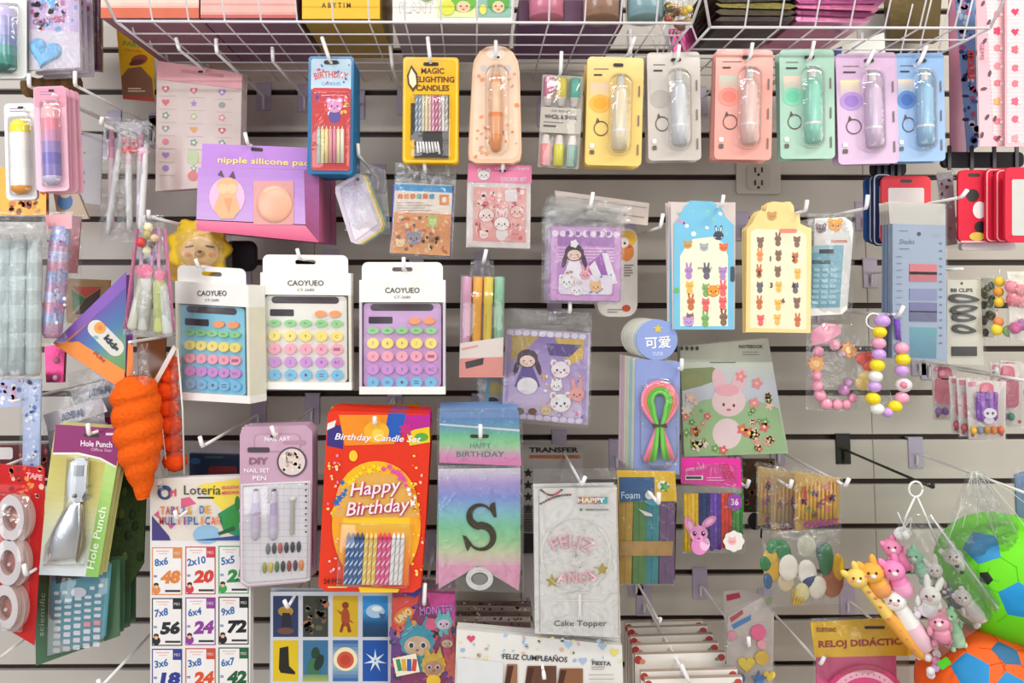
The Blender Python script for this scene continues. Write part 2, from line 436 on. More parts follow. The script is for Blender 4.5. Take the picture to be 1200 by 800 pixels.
# ---------------------------------------------------------------- print helpers
def slot(it, cx, cy, w=16, h=5, a=0): it.ink(rot(rr(cx-w/2, cy-h/2, cx+w/2, cy+h/2, h*.48, 3), a), '#2c2422')
def lines(it, x, y, w, n, col='#8a8080', step=3, h=.9, a=0):
    o = it.off; it.off += .00012
    for k in range(n):
        ww = w*rnd.uniform(.6, 1); it.ink(rot(rect(x, y+k*step, x+ww, y+k*step+h), a, (x, y)), col, off=it.off+it.th)
def critter(it, cx, cy, r, col='#f2e6d8', ear='round', inner='#e9a6ae', body=None, off=None, line=None):
    """a plain printed animal face with ears, eyes, nose and cheeks"""
    o = (it.off if off is None else off) + it.th; s = .00012
    if body: it.ink(ell(cx, cy+r*1.35, r*.8, r*.9, 12), body, off=o+s)
    for sx in (-1, 1):
        if ear == 'long': q = ell(cx+sx*r*.45, cy-r*1.25, r*.28, r*.8, 10, sx*10)
        elif ear == 'cat': q = [(cx+sx*r*.2, cy-r*.7), (cx+sx*r*.75, cy-r*1.3), (cx+sx*r*.9, cy-r*.3)]
        else: q = ell(cx+sx*r*.72, cy-r*.72, r*.38, r*.38, 10)
        it.ink(q, col, off=o+s)
        if r > 5 and ear != 'cat': it.ink(ell(cx+sx*r*(.45 if ear == 'long' else .72), cy-r*(1.25 if ear == 'long' else .72), r*.15, r*(.5 if ear == 'long' else .2), 8, sx*10*(ear == 'long')), inner, off=o+2*s)
    if line: it.ink(ell(cx, cy, r*1.06, r*.95, 16), line, off=o+1.5*s)
    it.ink(ell(cx, cy, r, r*.88, 16), col, off=o+2*s)
    for sx in (-1, 1):
        it.ink(ell(cx+sx*r*.38, cy+r*.05, r*.11, r*.15, 6), '#2b2020', off=o+3*s)
        if r > 5: it.ink(ell(cx+sx*r*.62, cy+r*.35, r*.17, r*.1, 8), inner, off=o+3*s)
    it.ink(ell(cx, cy+r*.3, r*.12, r*.09, 6), '#6a3a3a', off=o+3*s)
def flower(it, cx, cy, r, col, mid='#f5d95c', off=None, n=5):
    o = (it.off if off is None else off) + it.th
    it.ink(scallop(cx, cy, r*.8, n, .28, 30), col, off=o+.00012); it.ink(ell(cx, cy, r*.28, n=8), mid, off=o+.00024)
def confetti(it, x0, y0, x1, y1, n, cols, r=1.6, off=None):
    o = (it.off if off is None else off) + it.th + .0001
    for k in range(n):
        x, y, q = rnd.uniform(x0, x1), rnd.uniform(y0, y1), rnd.uniform(r*.5, r)
        it.ink(ell(x, y, q, q*rnd.uniform(.5, 1), 6, rnd.uniform(0, 180)), rnd.choice(cols), off=o)
def doll(it, cx, cy, r, hair='#4c3448', dress='#f3edf4', skin='#f6d6c4', hat=None):
    """a plain printed girl with long hair"""
    o = it.off + it.th; s = .00012
    it.ink(ell(cx-r*1.15, cy+r*.9, r*.28, r*.9, 10, 15), hair, off=o+s); it.ink(ell(cx+r*1.15, cy+r*.9, r*.28, r*.9, 10, -15), hair, off=o+s)
    it.ink([(cx-r*.5, cy+r*.7), (cx+r*.5, cy+r*.7), (cx+r*1.4, cy+r*3), (cx-r*1.4, cy+r*3)], dress, off=o+s)
    it.ink(ell(cx, cy, r*1.12, r*1.02, 18), hair, off=o+2*s); it.ink(ell(cx, cy+r*.28, r*.82, r*.62, 16), skin, off=o+3*s)
    for sx in (-1, 1):
        it.ink(ell(cx+sx*r*.36, cy+r*.25, r*.12, r*.06, 8), '#3a2a30', off=o+4*s); it.ink(ell(cx+sx*r*.5, cy+r*.5, r*.16, r*.09, 8), '#ee9c96', off=o+4*s)
    it.ink(ell(cx, cy+r*.6, r*.1, r*.05, 8), '#c0504c', off=o+4*s)
    if hat: it.ink(scallop(cx, cy-r*1.05, r*.45, 5, .15, 24), hat, off=o+5*s)
    it.off += .0008
def twisted(it, x0, y0, x1, y1, r, c, c2, part, m=22, tw=.72, off=.0045):
    A, B = it.l(x0, y0, off), it.l(x1, y1, off); b = it.part(part, 'plastic'); n = 8; vs = []; fs = []; cs = []
    for i in range(m+1):
        for j in range(n): a = 2*math.pi*j/n + i*tw; vs.append(A+(B-A)*(i/m)+Vector((math.cos(a)*r*it.px, math.sin(a)*r*it.px, 0)))
    for i in range(m):
        for j in range(n): fs.append((i*n+j, i*n+(j+1) % n, (i+1)*n+(j+1) % n, (i+1)*n+j)); cs.append(lin(c2 if j % 4 == 0 else c))
    b.add(vs, fs, cs, True)

# ---------------------------------------------------------------- correction pen cards
def corr(x0, y0, x1, y1, base, blob, top, pen, name, tilt=0, nst=0, side=0, label=None, dark=None):
    cx, cy = (x0+x1)/2, (y0+y1)/2; w, h = x1-x0, y1-y0
    it = Item('pen_card', label or f'{name} blister card with a clear {name} correction pen', 'pen card', cx, y0+14, .285, group='correction pen cards of the top row')
    T = lambda q: rot(q, tilt, (cx, cy))
    it.slab(T(rr(x0, y0, x1, y1, 5)), base, .0015, 'backing_card', 'gloss')
    it.grad(T(rect(x0+w*.06, y0+h*.24, x0+w*.38, y0+h*.40)), [top, base])
    it.ink(T(ell(x0+w*.24, y0+h*.43, w*.19, h*.085, 20)), blob)
    it.ink(T(ell(x0+w*.24, y0+h*.43, w*.12, h*.055, 16)), dark or blob)
    lines(it, *T([(x0+w*.12, y0+h*.11)])[0], w*.36, 1, '#7c6a60', 3, 1); lines(it, *T([(x0+w*.12, y0+h*.16)])[0], w*.22, 1, '#3c3030', 3, 2)
    it.ink(T(ell(x0+w*.27, y0+h*.66, w*.13, h*.07, 18)), '#5a4a48', holes=[T(ell(x0+w*.27, y0+h*.66, w*.115, h*.06, 18))])
    it.ink(T([(x0+w*.17, y0+h*.62), (x0+w*.2, y0+h*.56), (x0+w*.25, y0+h*.6)]), '#5a4a48')
    for k in range(2): it.ink(T(rr(x0+w*.08, y0+h*(.8+.06*k), x0+w*.16, y0+h*(.84+.06*k), 1, 2)), ['#f3ece4', '#6a5a58'][k])
    for k in range(3): it.ink(T(rect(x0+w*.92, y0+h*(.26+.27*k), x0+w*.945, y0+h*(.36+.27*k))), '#7a6c68')
    slot(it, *T([(x0+w*.55, y0+9)])[0], 12, 4, tilt)
    px = x0+w*.60; a, b = T([(px, y0+h*.86), (px, y0+h*.16)])
    it.lathe(a, b, [(0, 1, pen), (.01, 8, pen), (.2, 9.5, pen), (.24, 10, '#f2eeee'), (.27, 9.5, pen), (.74, 9.6, pen), (.82, 7, pen), (.86, 4.6, '#f4f0ee'), (.99, 4, '#f4f0ee'), (1, 2, '#ffffff')], 'pen', 'jelly', .004, 14)
    it.lathe(*T([(px+2, y0+h*.70), (px+2, y0+h*.36)]), [(0, 1.2, '#ffffff'), (.1, 2.6, '#ffffff'), (.9, 2.6, '#ffffff'), (1, 1, '#ffffff')], 'ink_tube', 'gloss', .0118, 8, sub='pen')
    it.dome(T(rr(px-14, y0+h*.14, px+15, y0+h*.9, 11, 5)), .015, '#ffffff')
    it.done()
    if nst: it.stack(min(nst, 2), .017, ('backing_card', 'blister'), desc=f'{name} correction pen card', group='correction pen cards of the top row', jit=.002, dx=side)
    return it
corr(687, 67, 753, 194, '#f3cf7c', '#f5b445', '#e6cbb4', '#f0e2c6', 'yellow', 1.5, 3, 0, dark='#f2a52a')
corr(759, 61, 821, 188, '#cdc3ba', '#b6aca6', '#cdc3bc', '#dfe0e4', 'greyish white', -.8, 1)
corr(838, 58, 905, 187, '#eea99e', '#f29486', '#c3cfbc', '#f2d0ca', 'salmon pink', 1, 3, .002, dark='#f07f70')
corr(914, 58, 978, 186, '#a9ccba', '#86d1b2', '#efc9b8', '#9fe0cb', 'mint green', -.6, 1, dark='#6cc8a2')
corr(981, 62, 1052, 192, '#d3b2d2', '#b493d3', '#eadfae', '#e2c9e4', 'lilac', -1.6, 1, dark='#9f78c8')
corr(1049, 62, 1107, 189, '#8fb1dc', '#5a86c8', '#e0ccb8', '#a5cdea', 'sky blue', -1, 1, dark='#3f6cb4')
for q in ((744, 43, 740, 58), (796, 52, 796, 68), (882, 50, 881, 66), (954, 48, 952, 66), (1024, 58, 1018, 74), (1086, 54, 1079, 73)):
    nm = {744: 'yellow', 796: 'greyish white', 882: 'salmon pink', 954: 'mint green', 1024: 'lilac', 1086: 'sky blue'}[q[0]]
    hook(q[2]-2, q[3]+2, .30, f'through the {nm} pen card', q[0]-q[2]+2, q[1]-q[3]-2)

# ---------------------------------------------------------------- six pen sleeve
it = Item('pen_set', 'clear sleeve of six short pastel highlighters with a beige band', 'pen set', 655, 92, .28)
T = lambda q: rot(q, 3, (656, 142))
it.slab(T(rr(633, 88, 681, 197, 2, 2)), '#bdb6aa', .001, 'backing_card', 'card')
for k, (c, c2) in enumerate((('#cf7a94', '#e98f8f'), ('#d9c64a', '#d8d44a'), ('#5fae9c', '#7fa398'))):
    x = 641 + 15.5*k
    for y0, y1, cc, nm in ((125, 91, c, 0), (159, 195, c2, 1)):
        it.lathe(*T([(x, y0), (x, y1)]), [(0, 4, '#e9dcd6'), (.28, 5, '#e9dcd6'), (.3, 6, cc), (.97, 6, cc), (1, 4, cc)], f'pen#{k}{nm}', 'plastic', .0055, 10)
it.off = .0125
it.slab(T(rr(633, 126, 681, 156, 2, 2)), '#c9c0b4', .0008, 'paper_band', 'card', .0115)
it.text('WHEEL & SHINE', *T([(657, 137)])[0], 5, '#3c3434', 38, 3, bold=.02, off=.0131); it.text('DE REVES', *T([(657, 130)])[0], 2.4, '#6a5f58', 22, 3, off=.0131)
it.ink(T(rect(637, 143, 660, 144)), '#8a8078', off=.0131); it.ink(T(rect(637, 147, 652, 149)), '#5a5050', off=.0131)
it.dome(T(rr(632, 87, 682, 198, 2, 2)), .014, '#ffffff', soft=.03); it.done()
hook(657, 85, .30, 'above the six pen sleeve', 1, -25)

# ---------------------------------------------------------------- candle packs
it = Item('candle_card', 'front blue and red blister card of pastel birthday candles', 'candle pack', 388, 75, .30)
T = lambda q: rot(q, .6, (388, 130))
it.slab(T(rr(361, 66, 414, 204, 4)), '#3a7aa8', .0015, 'backing_card', 'gloss')
it.ink(T(rr(364, 69, 411, 106, 3)), '#b9cfdf'); it.ink(T(rr(365, 103, 411, 200, 4)), '#cf2b2c')
it.text('BIRTHDAY', 388, 87, 8, '#d8504c', 40, arc=70, bold=.02); it.text('CANDLES', 388, 98, 3.4, '#4f88b5', 22)
confetti(it, 366, 72, 411, 100, 12, ['#d94a50', '#2f6db0', '#f0f0f0'], 2.5)
critter(it, 392, 124, 9, '#e79ac8', 'round', '#fff', '#5a4a9c'); confetti(it, 368, 112, 408, 136, 22, ['#e2603a', '#8048a0', '#f4c24a', '#fff', '#3a4a90'], 3)
it.ink(T(rr(371, 144, 404, 193, 2)), '#c84038')
for k, c in enumerate(['#9fb6a8', '#e9d27c', '#eedd9a', '#e6a0a0', '#e38aa4', '#f0e0b8', '#efe7d6']):
    x = 373.5+4.6*k; it.lathe((x, 191), (x, 148), [(0, 2.2, c), (.92, 2.2, c), (.94, .6, '#ffffff'), (1, .5, '#ffffff')], f'candle#{k}', 'plastic', .0035, 8)
slot(it, 388, 73, 17, 5); it.dome(T(rr(365, 106, 411, 200, 4)), .008, '#ffffff', soft=.06); it.done()
it.stack(9, .0085, ('backing_card', 'blister'), desc='blue backed candle pack', group='blue backed candle packs on one hook')
hook(386, 70, .32, 'carrying the blue candle packs', -9, -27)
it = Item('candle_card', 'yellow card of magic relighting candles with a black window', 'candle pack', 505, 75, .29)
T = lambda q: rot(q, .5, (505, 130))
it.slab(T(rr(472, 67, 537, 191, 4)), '#f2ba17', .0015, 'backing_card', 'gloss')
it.ink(T(rr(473.5, 68.5, 535.5, 189.5, 4)), '#f7d45e', holes=[T(rr(475, 70, 534, 188, 4))])
for k, (t, w) in enumerate((('MAGIC', 27), ('RELIGHTING', 51), ('CANDLES', 39))): it.text(t, 507, 83+10*k, 7, '#6a3516', w, .5, bold=.03)
it.ink([(482, 76), (489, 86), (490, 99), (484, 108), (478, 99), (477, 88)], '#5c3c1e'); it.ink([(482, 80), (487, 88), (488, 98), (484, 103), (480, 98), (479, 89)], '#f7ecc9')
it.ink(T(rect(481, 121, 526, 164)), '#2a211c'); it.ink(T(rect(486, 111, 526, 186)), '#2a211c'); slot(it, 505, 75, 18, 4)
cc = ['#7f93a8', '#8a9ab0', '#d9c9a8', '#e6d2a0', '#e3b7a4', '#d98aa6', '#c65d8e', '#c98a9e', '#d8d2cc', '#a9a49c']
for k, c in enumerate(cc):
    x = 488+3.9*k; twisted(it, x, 154, x+.2, 112, 2, c, '#e9e2dc', f'candle#{k}', 20, .8, .0035)
for k in range(8): it.lathe((490+3.6*k, 181-rnd.random()*4), (489+3.4*k, 166), [(0, 1.5, '#f1eeea'), (1, 1.1, '#f1eeea')], f'candle_holder#{k}', 'plastic', .0035, 7)
it.dome(T(rr(481, 110, 529, 186, 3)), .009, '#ffffff', soft=.05); it.done(); it.stack(3, .009, ('backing_card', 'blister'), desc='yellow magic candle pack', group='yellow relighting candle packs')
hook(504, 70, .31, 'through the yellow magic candle card', -3, -27)
hook(460, 80, .24, 'empty beside the magic candle card', -3, -28)
hook(320, 72, .26, 'empty under the basket left of the candle packs', -1, -17)

# ---------------------------------------------------------------- peach blister
it = Item('blister_card', 'peach oval topped blister card with an orange roller', 'blister card', 581, 62, .29)
out = [(562, 60), (570, 55), (581, 53), (592, 55), (601, 61), (607, 72), (609, 85), (611, 178), (609, 187), (601, 191), (558, 191), (551, 187), (550, 178), (554, 84), (556, 70)]
it.slab(out, '#f1c3a2', .0015, 'backing_card', 'gloss')
it.ink([(x*.9+58, y*.93+9) for x, y in out], '#f4cfb4'); it.ink(ell(567, 80, 4), '#d2c9c4'); it.ink(ell(595, 80, 4), '#d2c9c4'); it.ink(ell(581, 63, 11, 7), '#f2e3d6')
confetti(it, 557, 85, 606, 184, 46, ['#e58d52', '#f7dcc4', '#ee9f68', '#d9a58a'], 3.2)
it.lathe((581, 178), (581, 78), [(0, 3, '#f0a066'), (.03, 6, '#f0a066'), (.2, 8, '#f4b285'), (.4, 8.5, '#ef9254'), (.45, 8.5, '#f3c8a4'), (.8, 7.5, '#f2b184'), (.9, 5, '#f5d5ba'), (1, 3.6, '#f5d5ba')], 'roller', 'jelly', .004)
slot(it, 582, 67, 7, 3); it.dome(rr(568, 74, 597, 182, 12, 5), .013, '#fff3ea'); it.done(); it.stack(2, .008, ('backing_card',), desc='peach blister card', group='peach blister cards')
hook(581, 65, .31, 'through the peach blister card', 0, -18)

# ---------------------------------------------------------------- pastel calculators in boxes
def calc(x0, y0, x1, y1, ty, body, box, name, lab, keys=True, dx=0, dy=0, ydisp=0, kx=None, ky=None, kr=6.6, tint='#ffffff', wcol='#f2efe9', hx=.5, yaw=0, tbx=.03):
    """ty: top of the hanging tab; (x0,y0)-(x1,y1) the box face"""
    it = Item('calculator_box', lab, 'calculator', (x0+x1)/2, ty+8, .27, yaw=yaw, group='boxed pastel calculators')
    w = x1-x0; S = lambda x, y: (x+dx*(y-y0)/(y1-y0), y+dy*(x-x0)/w)
    def Q(p): return [S(*q) for q in p]
    it.th = .001; tb = tbx
    it.slab(Q(rr(x0+3, ty, x1-3, y0+22, 7)), wcol, .001, 'hang_tab', 'card', -.012, holes=[Q(rr((x0+x1)/2-12, ty+6, (x0+x1)/2+12, ty+11, 2.3, 3))])
    it.slab(Q(rect(x0+1, y0+20, x1-1, y1)), box, .002, 'box_back', 'card', -tb)
    it.slab(Q(rect(x0, y0, x1, y0+26)), wcol, tb, 'box_header', 'card', -tb)
    it.slab(Q(rect(x0, y1-9, x1, y1)), wcol, tb, 'box_base', 'card', -tb)
    for a, b in ((x0, x0+3), (x1-3, x1)): it.slab(Q(rect(a, y0+26, b, y1-9)), box, tb, 'box_side#%d' % a, 'card', -tb)
    it.off = 0; it.text('CAOYUEO', *S((x0+x1)/2, y0+12), 6.4, '#4b4541', w*.4, bold=.01); it.text('CT-2680', *S((x0+x1)/2, y0+20), 3, '#6b6461', w*.19)
    # the calculator body sits a little behind the window
    it.slab(Q(rr(x0+5, y0+27, x1-5, y1-9, 5)), body, .012, 'body', 'plastic', -.018)
    o = -.0055
    it.ink(Q(rr(x0+13, y0+28, x1-14, y0+36, 4)), '#4a3f45', off=o, part='solar_strip', mat='gloss')
    it.ink(Q(rr(x0+11, y0+43, x0+39, y0+51, 1.5)), '#352b33', off=o, part='display', mat='gloss')
    rows = [('#8fd08c', .55), ('#f3dd7a', 1), ('#f3a9bb', 1), ('#cf96d6', 1), ('#7fc1e6', 1)]
    G = ['MC MR M- M+ %', '7 8 9 / C', '4 5 6 x -', '1 2 3 + AC', '0 00 . = +']
    for k in (0, 1): kk = S(x1-36+17*k, y0+48); it.slab(ell(kk[0], kk[1], 6.8, 4, 14), '#f4995e', .005, f'key#o{k}', 'plastic', -.0065, side='#e88a50')
    for j, (c, f) in enumerate(rows):
        for i in range(5):
            cx, cy = S(x0+16+(w-33)/4*i, y0+59+15.2*j+(1.2 if j == 0 else 0)+ (0 if j else -1))
            nm = f'key#{j}{i}'; ry = kr*(.62 if j == 0 else .96)
            it.slab(ell(cx, cy, kr*1.06, ry, 14), c, .0055, nm, 'plastic', -.0065)
            it.text(G[j].split()[i], cx, cy, 3.6 if j else 2.6, '#6d6266' if j != 2 else '#b06a80', off=-.0008, part=nm, maxw=8)
    it.dome(Q(rect(x0+3, y0+26, x1-3, y1-9)), .0012, tint, part='window_film', mat='film', soft=.01, off=0, levels=1)
    it.done(); return it
calc(421, 328, 522, 462, 307, '#c9a0d0', '#cfc2d0', 'lilac', 'boxed calculator with lilac body, right of the three')
calc(305, 319, 411, 456, 298, '#e6e2da', '#ddd6c6', 'white', 'boxed calculator with white body, middle of the three', dx=1, dy=1)
calc(205, 329, 291, 468, 310, '#86c8e0', '#e2dcc8', 'blue', 'boxed calculator with sky blue body, left of the three', dx=2, dy=5, kr=6, yaw=-26, tbx=.042)
hook(473, 316, .29, 'holding the lilac boxed calculator', 0, -15); hook(351, 303, .29, 'holding the white boxed calculator', -3, -12)
hook(232, 312, .27, 'hidden inside the blue boxed calculator tab', -3, -9)

# ---------------------------------------------------------------- wall outlet
it = Item('wall_outlet', 'beige double socket plate on the wall under the salmon pen card', 'outlet', 889, 207, .001)
it.slab(rr(863, 187, 915, 227, 3), '#cfc8bb', .004, 'plate', 'plastic'); it.th = .004
for cx in (889,):
    it.slab(rr(875, 192, 903, 222, 6), '#c6bfb2', .002, 'socket', 'plastic', .004); it.th = .006
    for y in (199, 214):
        for dx in (-4, 4): it.ink(rect(cx+dx-1, y-3, cx+dx+1, y+3), '#2c2622')
        it.ink(ell(cx, y+5.5, 1.6), '#2c2622')
it.done()

# ---------------------------------------------------------------- purple silicone pad boxes
it = Item('cosmetic_box', 'purple hanging box of silicone pads with a peach window', 'box', 290, 173, .27, yaw=0)
it.slab([(232, 196), (374, 199), (374, 283), (230, 268)], '#b077c8', .05, 'box', 'card', -.05, side='#c25a86')
it.slab([(237, 168), (362, 173), (362, 199), (236, 197)], '#b983d2', .001, 'hang_tab', 'card', -.001)
it.off = 0; it.th = .0002
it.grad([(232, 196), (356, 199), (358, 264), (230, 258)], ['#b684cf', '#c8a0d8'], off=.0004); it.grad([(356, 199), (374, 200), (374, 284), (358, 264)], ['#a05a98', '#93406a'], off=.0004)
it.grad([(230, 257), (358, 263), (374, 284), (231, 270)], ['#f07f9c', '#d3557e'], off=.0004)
it.off = .0006; it.text('nipple silicone pad', 309, 190, 9, '#f2dc78', 108, 2.2, bold=.02)
slot(it, 301, 175, 14, 4, 4)
it.ink(ell(266, 231, 21, 23), '#e6b9d6'); it.ink([(255, 205), (259, 199), (263, 208)], '#5c4460'); it.ink([(268, 208), (273, 200), (276, 209)], '#5c4460')
it.ink([(254, 214), (262, 208), (271, 208), (279, 214), (276, 228), (281, 245), (274, 256), (258, 256), (250, 244), (257, 228)], '#f0b184')
it.ink(ell(261, 221, 6, 6), '#f6c298'); it.ink(ell(272, 221, 6, 6), '#f6c298'); it.ink([(262, 232), (272, 232), (268, 250)], '#e49c74')
it.slab(rr(297, 212, 344, 263, 2), '#e0a3a0', .001, 'window', 'gloss', .0004); it.ball(322, 239, 21, '#f0b296', 22, 4, 'silicone_pad', 'plastic', .0014, 20)
it.done(); it.stack(2, .056, ('box', 'hang_tab'), desc='purple silicone pad box', group='purple silicone pad boxes', dz=.001)
hook(290, 168, .29, 'holding the purple silicone pad boxes', -3, -13)

# ---------------------------------------------------------------- bagged shiny cards
it = Item('card_pack', 'clear bag of pearly pocket cards hanging tilted beside orange booklet', 'card pack', 419, 184, .26)
base = [(393, 218), (419, 203), (425, 206), (446, 262), (443, 270), (418, 286), (411, 283), (393, 226)]
for k, c in enumerate(['#5f8090', '#c9a94c', '#e8d9a0', '#d8cbd8']):
    q = [(x+9-3*k, y+1-.3*k) for x, y in base]; it.slab(q, c, .001, f'card#{k}', 'gloss', .001*k)
it.off = .004; it.grad([(398, 221), (420, 207), (443, 262), (416, 282)], ['#a99ab8', '#ded0e6', '#f0e8f4', '#f4e6ea'], mat='glitter', part='foil_print')
it.ink(ell(419, 210, 2), '#4a4048')
it.bag([(418, 186), (452, 200), (458, 275), (404, 270)], .006); it.done()
hook(420, 182, .28, 'carrying the bag of pearly cards', -1, -14)

# ---------------------------------------------------------------- orange booklet set
it = Item('sticker_booklet', 'orange picture booklet in a bag under the magic candle card', 'booklet', 498, 204, .26)
it.slab([(460, 215), (532, 218), (528, 301), (458, 296)], '#3c4c94', .006, 'inner_booklet', 'card', -.006); it.slab([(463, 214), (530, 217), (527, 300), (458, 296)], '#e9ddcf', .002, 'cover', 'card')
it.th = .002; it.off = 0
it.ink([(463, 215), (530, 218), (530, 226), (463, 223)], '#3f98cf'); it.ink([(463, 223), (530, 226), (529, 251), (462, 248)], '#efe2d6')
for k, c in enumerate(['#e0763c', '#e89a58', '#d98a5c', '#6fae9c', '#e0763c', '#5f98b8']): it.ink(rot(rr(466+7.4*k, 227, 472+7.4*k, 233, 1.5, 2), 2), c)
it.ink(rr(515, 228, 526, 240, 1), '#e58b4c'); it.ink(rr(518, 231, 523, 237, 1), '#f7e7d8'); lines(it, 465, 237, 42, 4, '#b9a99a', 3)
it.grad([(462, 248), (529, 251), (527, 300), (458, 296)], ['#e7a06a', '#d98f58', '#e8a870'])
for k in range(60): it.ink(rot(rr(464+rnd.random()*60, 253+rnd.random()*40, 0, 0, 0) if 0 else ell(465+rnd.random()*58, 253+rnd.random()*42, 1+rnd.random()*3, 1+rnd.random()*2, 7), rnd.random()*180), rnd.choice(['#c66a3c', '#f2c596', '#b87a58', '#f0b070', '#8f6a60', '#e3d6a8']), off=it.off+it.th+.0001)
it.off += .0003; it.ink(rr(501, 252, 513, 266, 1), '#b8c26c'); critter(it, 507, 260, 4, '#cfe09a'); critter(it, 485, 279, 9, '#9c96a4', 'round'); critter(it, 506, 281, 4, '#b0703c')
critter(it, 469, 285, 5, '#f3d8b0')
it.bag([(463, 190), (535, 192), (530, 302), (458, 298)], .006); it.done(); it.stack(2, .01, ('cover', 'bag'), desc='bagged orange booklet', group='bagged orange booklets')
hook(498, 200, .28, 'through the orange booklet bag', -1, -17)

# ---------------------------------------------------------------- pink sticker pack
it = Item('sticker_pack', 'pink header bag of coral bunny stickers under the peach blister card', 'sticker pack', 589, 198, .265)
it.slab([(548, 210), (622, 212), (621, 291), (547, 289)], '#e6dbd8', .004, 'sticker_sheet', 'gloss', -.004); it.slab([(549, 191), (623, 194), (623, 215), (548, 213)], '#ee87ac', .001, 'header_card', 'card')
it.off = .0002; it.text('cute stickers', 600, 197, 4, '#fbe6ee', 40); critter(it, 567, 205, 7, '#e9e3de', 'round', line='#a08a94'); it.text('STICKER SET', 602, 210, 4.5, '#e2d3e4', 30, bold=.02); slot(it, 589, 200, 8, 3)
it.th = .0005; it.off = 0; it.grad([(555, 219), (617, 221), (616, 284), (554, 282)], ['#e9a8a0', '#e7b0ac', '#e79c98'])
for k in range(50): it.ink(ell(557+rnd.random()*56, 221+rnd.random()*58, 1+rnd.random()*3, n=7), rnd.choice(['#d9645c', '#f3d0cc', '#e98a90', '#cf6a70', '#f6e0d8']), off=it.off+it.th+.0001)
it.off += .0003
it.ink(rr(592, 222, 606, 236, 2), '#eadfe2'); critter(it, 570, 252, 9, '#f1dad6', 'cat', '#e6737c', '#f0b9b4', line='#b8545a'); critter(it, 588, 262, 9, '#f2eae8', 'long', '#e6a0a8', '#e9dede', line='#a05058'); critter(it, 606, 248, 8, '#f4c9c4', 'round', '#d9605c', '#efb0a8', line='#b8545a')
critter(it, 567, 275, 5, '#f3dcd6', 'round'); critter(it, 604, 274, 6, '#e99a98', 'long')
it.bag([(548, 212), (622, 214), (622, 292), (547, 290)], .005, .0008); it.done(); it.stack(2, .007, ('sticker_sheet', 'header_card'), desc='pink sticker pack', group='pink sticker packs')
hook(589, 199, .28, 'through the pink sticker header', 1, -12)
# ---------------------------------------------------------------- baskets' contents
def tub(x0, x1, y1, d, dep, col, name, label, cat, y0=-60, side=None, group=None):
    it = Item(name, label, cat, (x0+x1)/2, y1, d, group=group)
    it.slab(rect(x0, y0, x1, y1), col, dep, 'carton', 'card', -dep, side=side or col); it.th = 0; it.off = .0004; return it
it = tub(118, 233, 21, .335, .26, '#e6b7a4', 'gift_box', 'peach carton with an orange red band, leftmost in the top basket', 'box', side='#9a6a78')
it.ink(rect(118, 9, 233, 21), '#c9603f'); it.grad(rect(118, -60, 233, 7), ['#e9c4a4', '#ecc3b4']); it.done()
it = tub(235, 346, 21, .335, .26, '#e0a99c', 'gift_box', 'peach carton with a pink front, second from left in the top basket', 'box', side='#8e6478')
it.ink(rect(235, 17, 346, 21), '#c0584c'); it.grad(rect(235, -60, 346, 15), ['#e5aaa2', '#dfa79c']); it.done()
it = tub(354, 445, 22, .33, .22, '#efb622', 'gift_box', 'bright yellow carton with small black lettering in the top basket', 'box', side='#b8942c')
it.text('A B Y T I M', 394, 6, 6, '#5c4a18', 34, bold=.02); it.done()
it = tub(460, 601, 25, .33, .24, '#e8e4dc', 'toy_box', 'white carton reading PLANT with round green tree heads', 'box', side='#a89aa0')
it.text('PLANT', 488, 9, 13, '#c9c2b4', 40, bold=.03); it.text('PLANT', 488, 9, 10, '#f2efe8', 38, bold=.0)
it.ink(rect(512, -40, 557, 20), '#dfe8a8'); it.ink(rect(558, -40, 599, 20), '#8fb6a8')
for cx, c, r in ((543, '#6cb43e', 15), (584, '#5aa64c', 13)):
    it.ink(ell(cx, 3, r, 12), c); it.ink(ell(cx, 8, r*.55, 7), '#f0c6a0'); it.ink(ell(cx-3, 7, 1), '#403028'); it.ink(ell(cx+4, 7, 1), '#403028'); it.ink(ell(cx, 11, 2, 1), '#d9604c')
it.ink(ell(524, 9, 9, 9), '#d8d84a'); it.ink(ell(566, 11, 4, 6), '#e6dc5c')
it.ink(ell(500, -4, 8, 5), '#7cb85a'); it.done()
def jar(cx, w, y1, col, lidcol, label, d=.30):
    it = Item('slime_jar', label, 'jar', cx, y1, d, group='clear jars in the top basket')
    it.lathe((cx, y1), (cx, y1-46), [(0, w*.92, col), (.02, w, col), (.98, w, col), (1, w*.9, col)], 'contents', 'plastic', 0, 24)
    it.lathe((cx, y1+1), (cx, y1-52), [(0, w*.97, '#fff'), (.02, w*1.08, '#fff'), (1, w*1.08, '#fff')], 'jar', 'blister', 0, 24)
    it.lathe((cx, y1-52), (cx, y1-66), [(0, w*1.12, lidcol), (.9, w*1.12, lidcol), (1, w*1.05, lidcol)], 'lid', 'plastic', 0, 24); it.done()
jar(640, 20, 22, '#f58fae', '#f0e6ea', 'clear jar of pink slime in the top basket')
jar(704, 21, 23, '#b98e74', '#d9c4b4', 'clear jar of tan slime in the top basket')
jar(756, 21, 23, '#9cc4cc', '#e2ecef', 'clear jar of pale blue slime in the top basket')
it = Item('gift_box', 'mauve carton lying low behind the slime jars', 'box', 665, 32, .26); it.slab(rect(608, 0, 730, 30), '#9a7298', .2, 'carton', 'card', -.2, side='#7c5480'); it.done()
it = Item('candy_bag', 'bag of yellow and brown sweets at the right end of the long basket', 'bag', 795, 28, .3)
for k in range(26): it.ball(782+rnd.random()*26, 2+rnd.random()*30, 5.5, rnd.choice(['#c9a22c', '#7a3a2a', '#e2c55a', '#a04a38', '#5c4a2c']), 5, 5, 'sweet#%d' % k, off=rnd.random()*.02, n=8)
it.bag([(772, -30), (815, -30), (812, 32), (776, 38)], .016, off=.012); it.done()
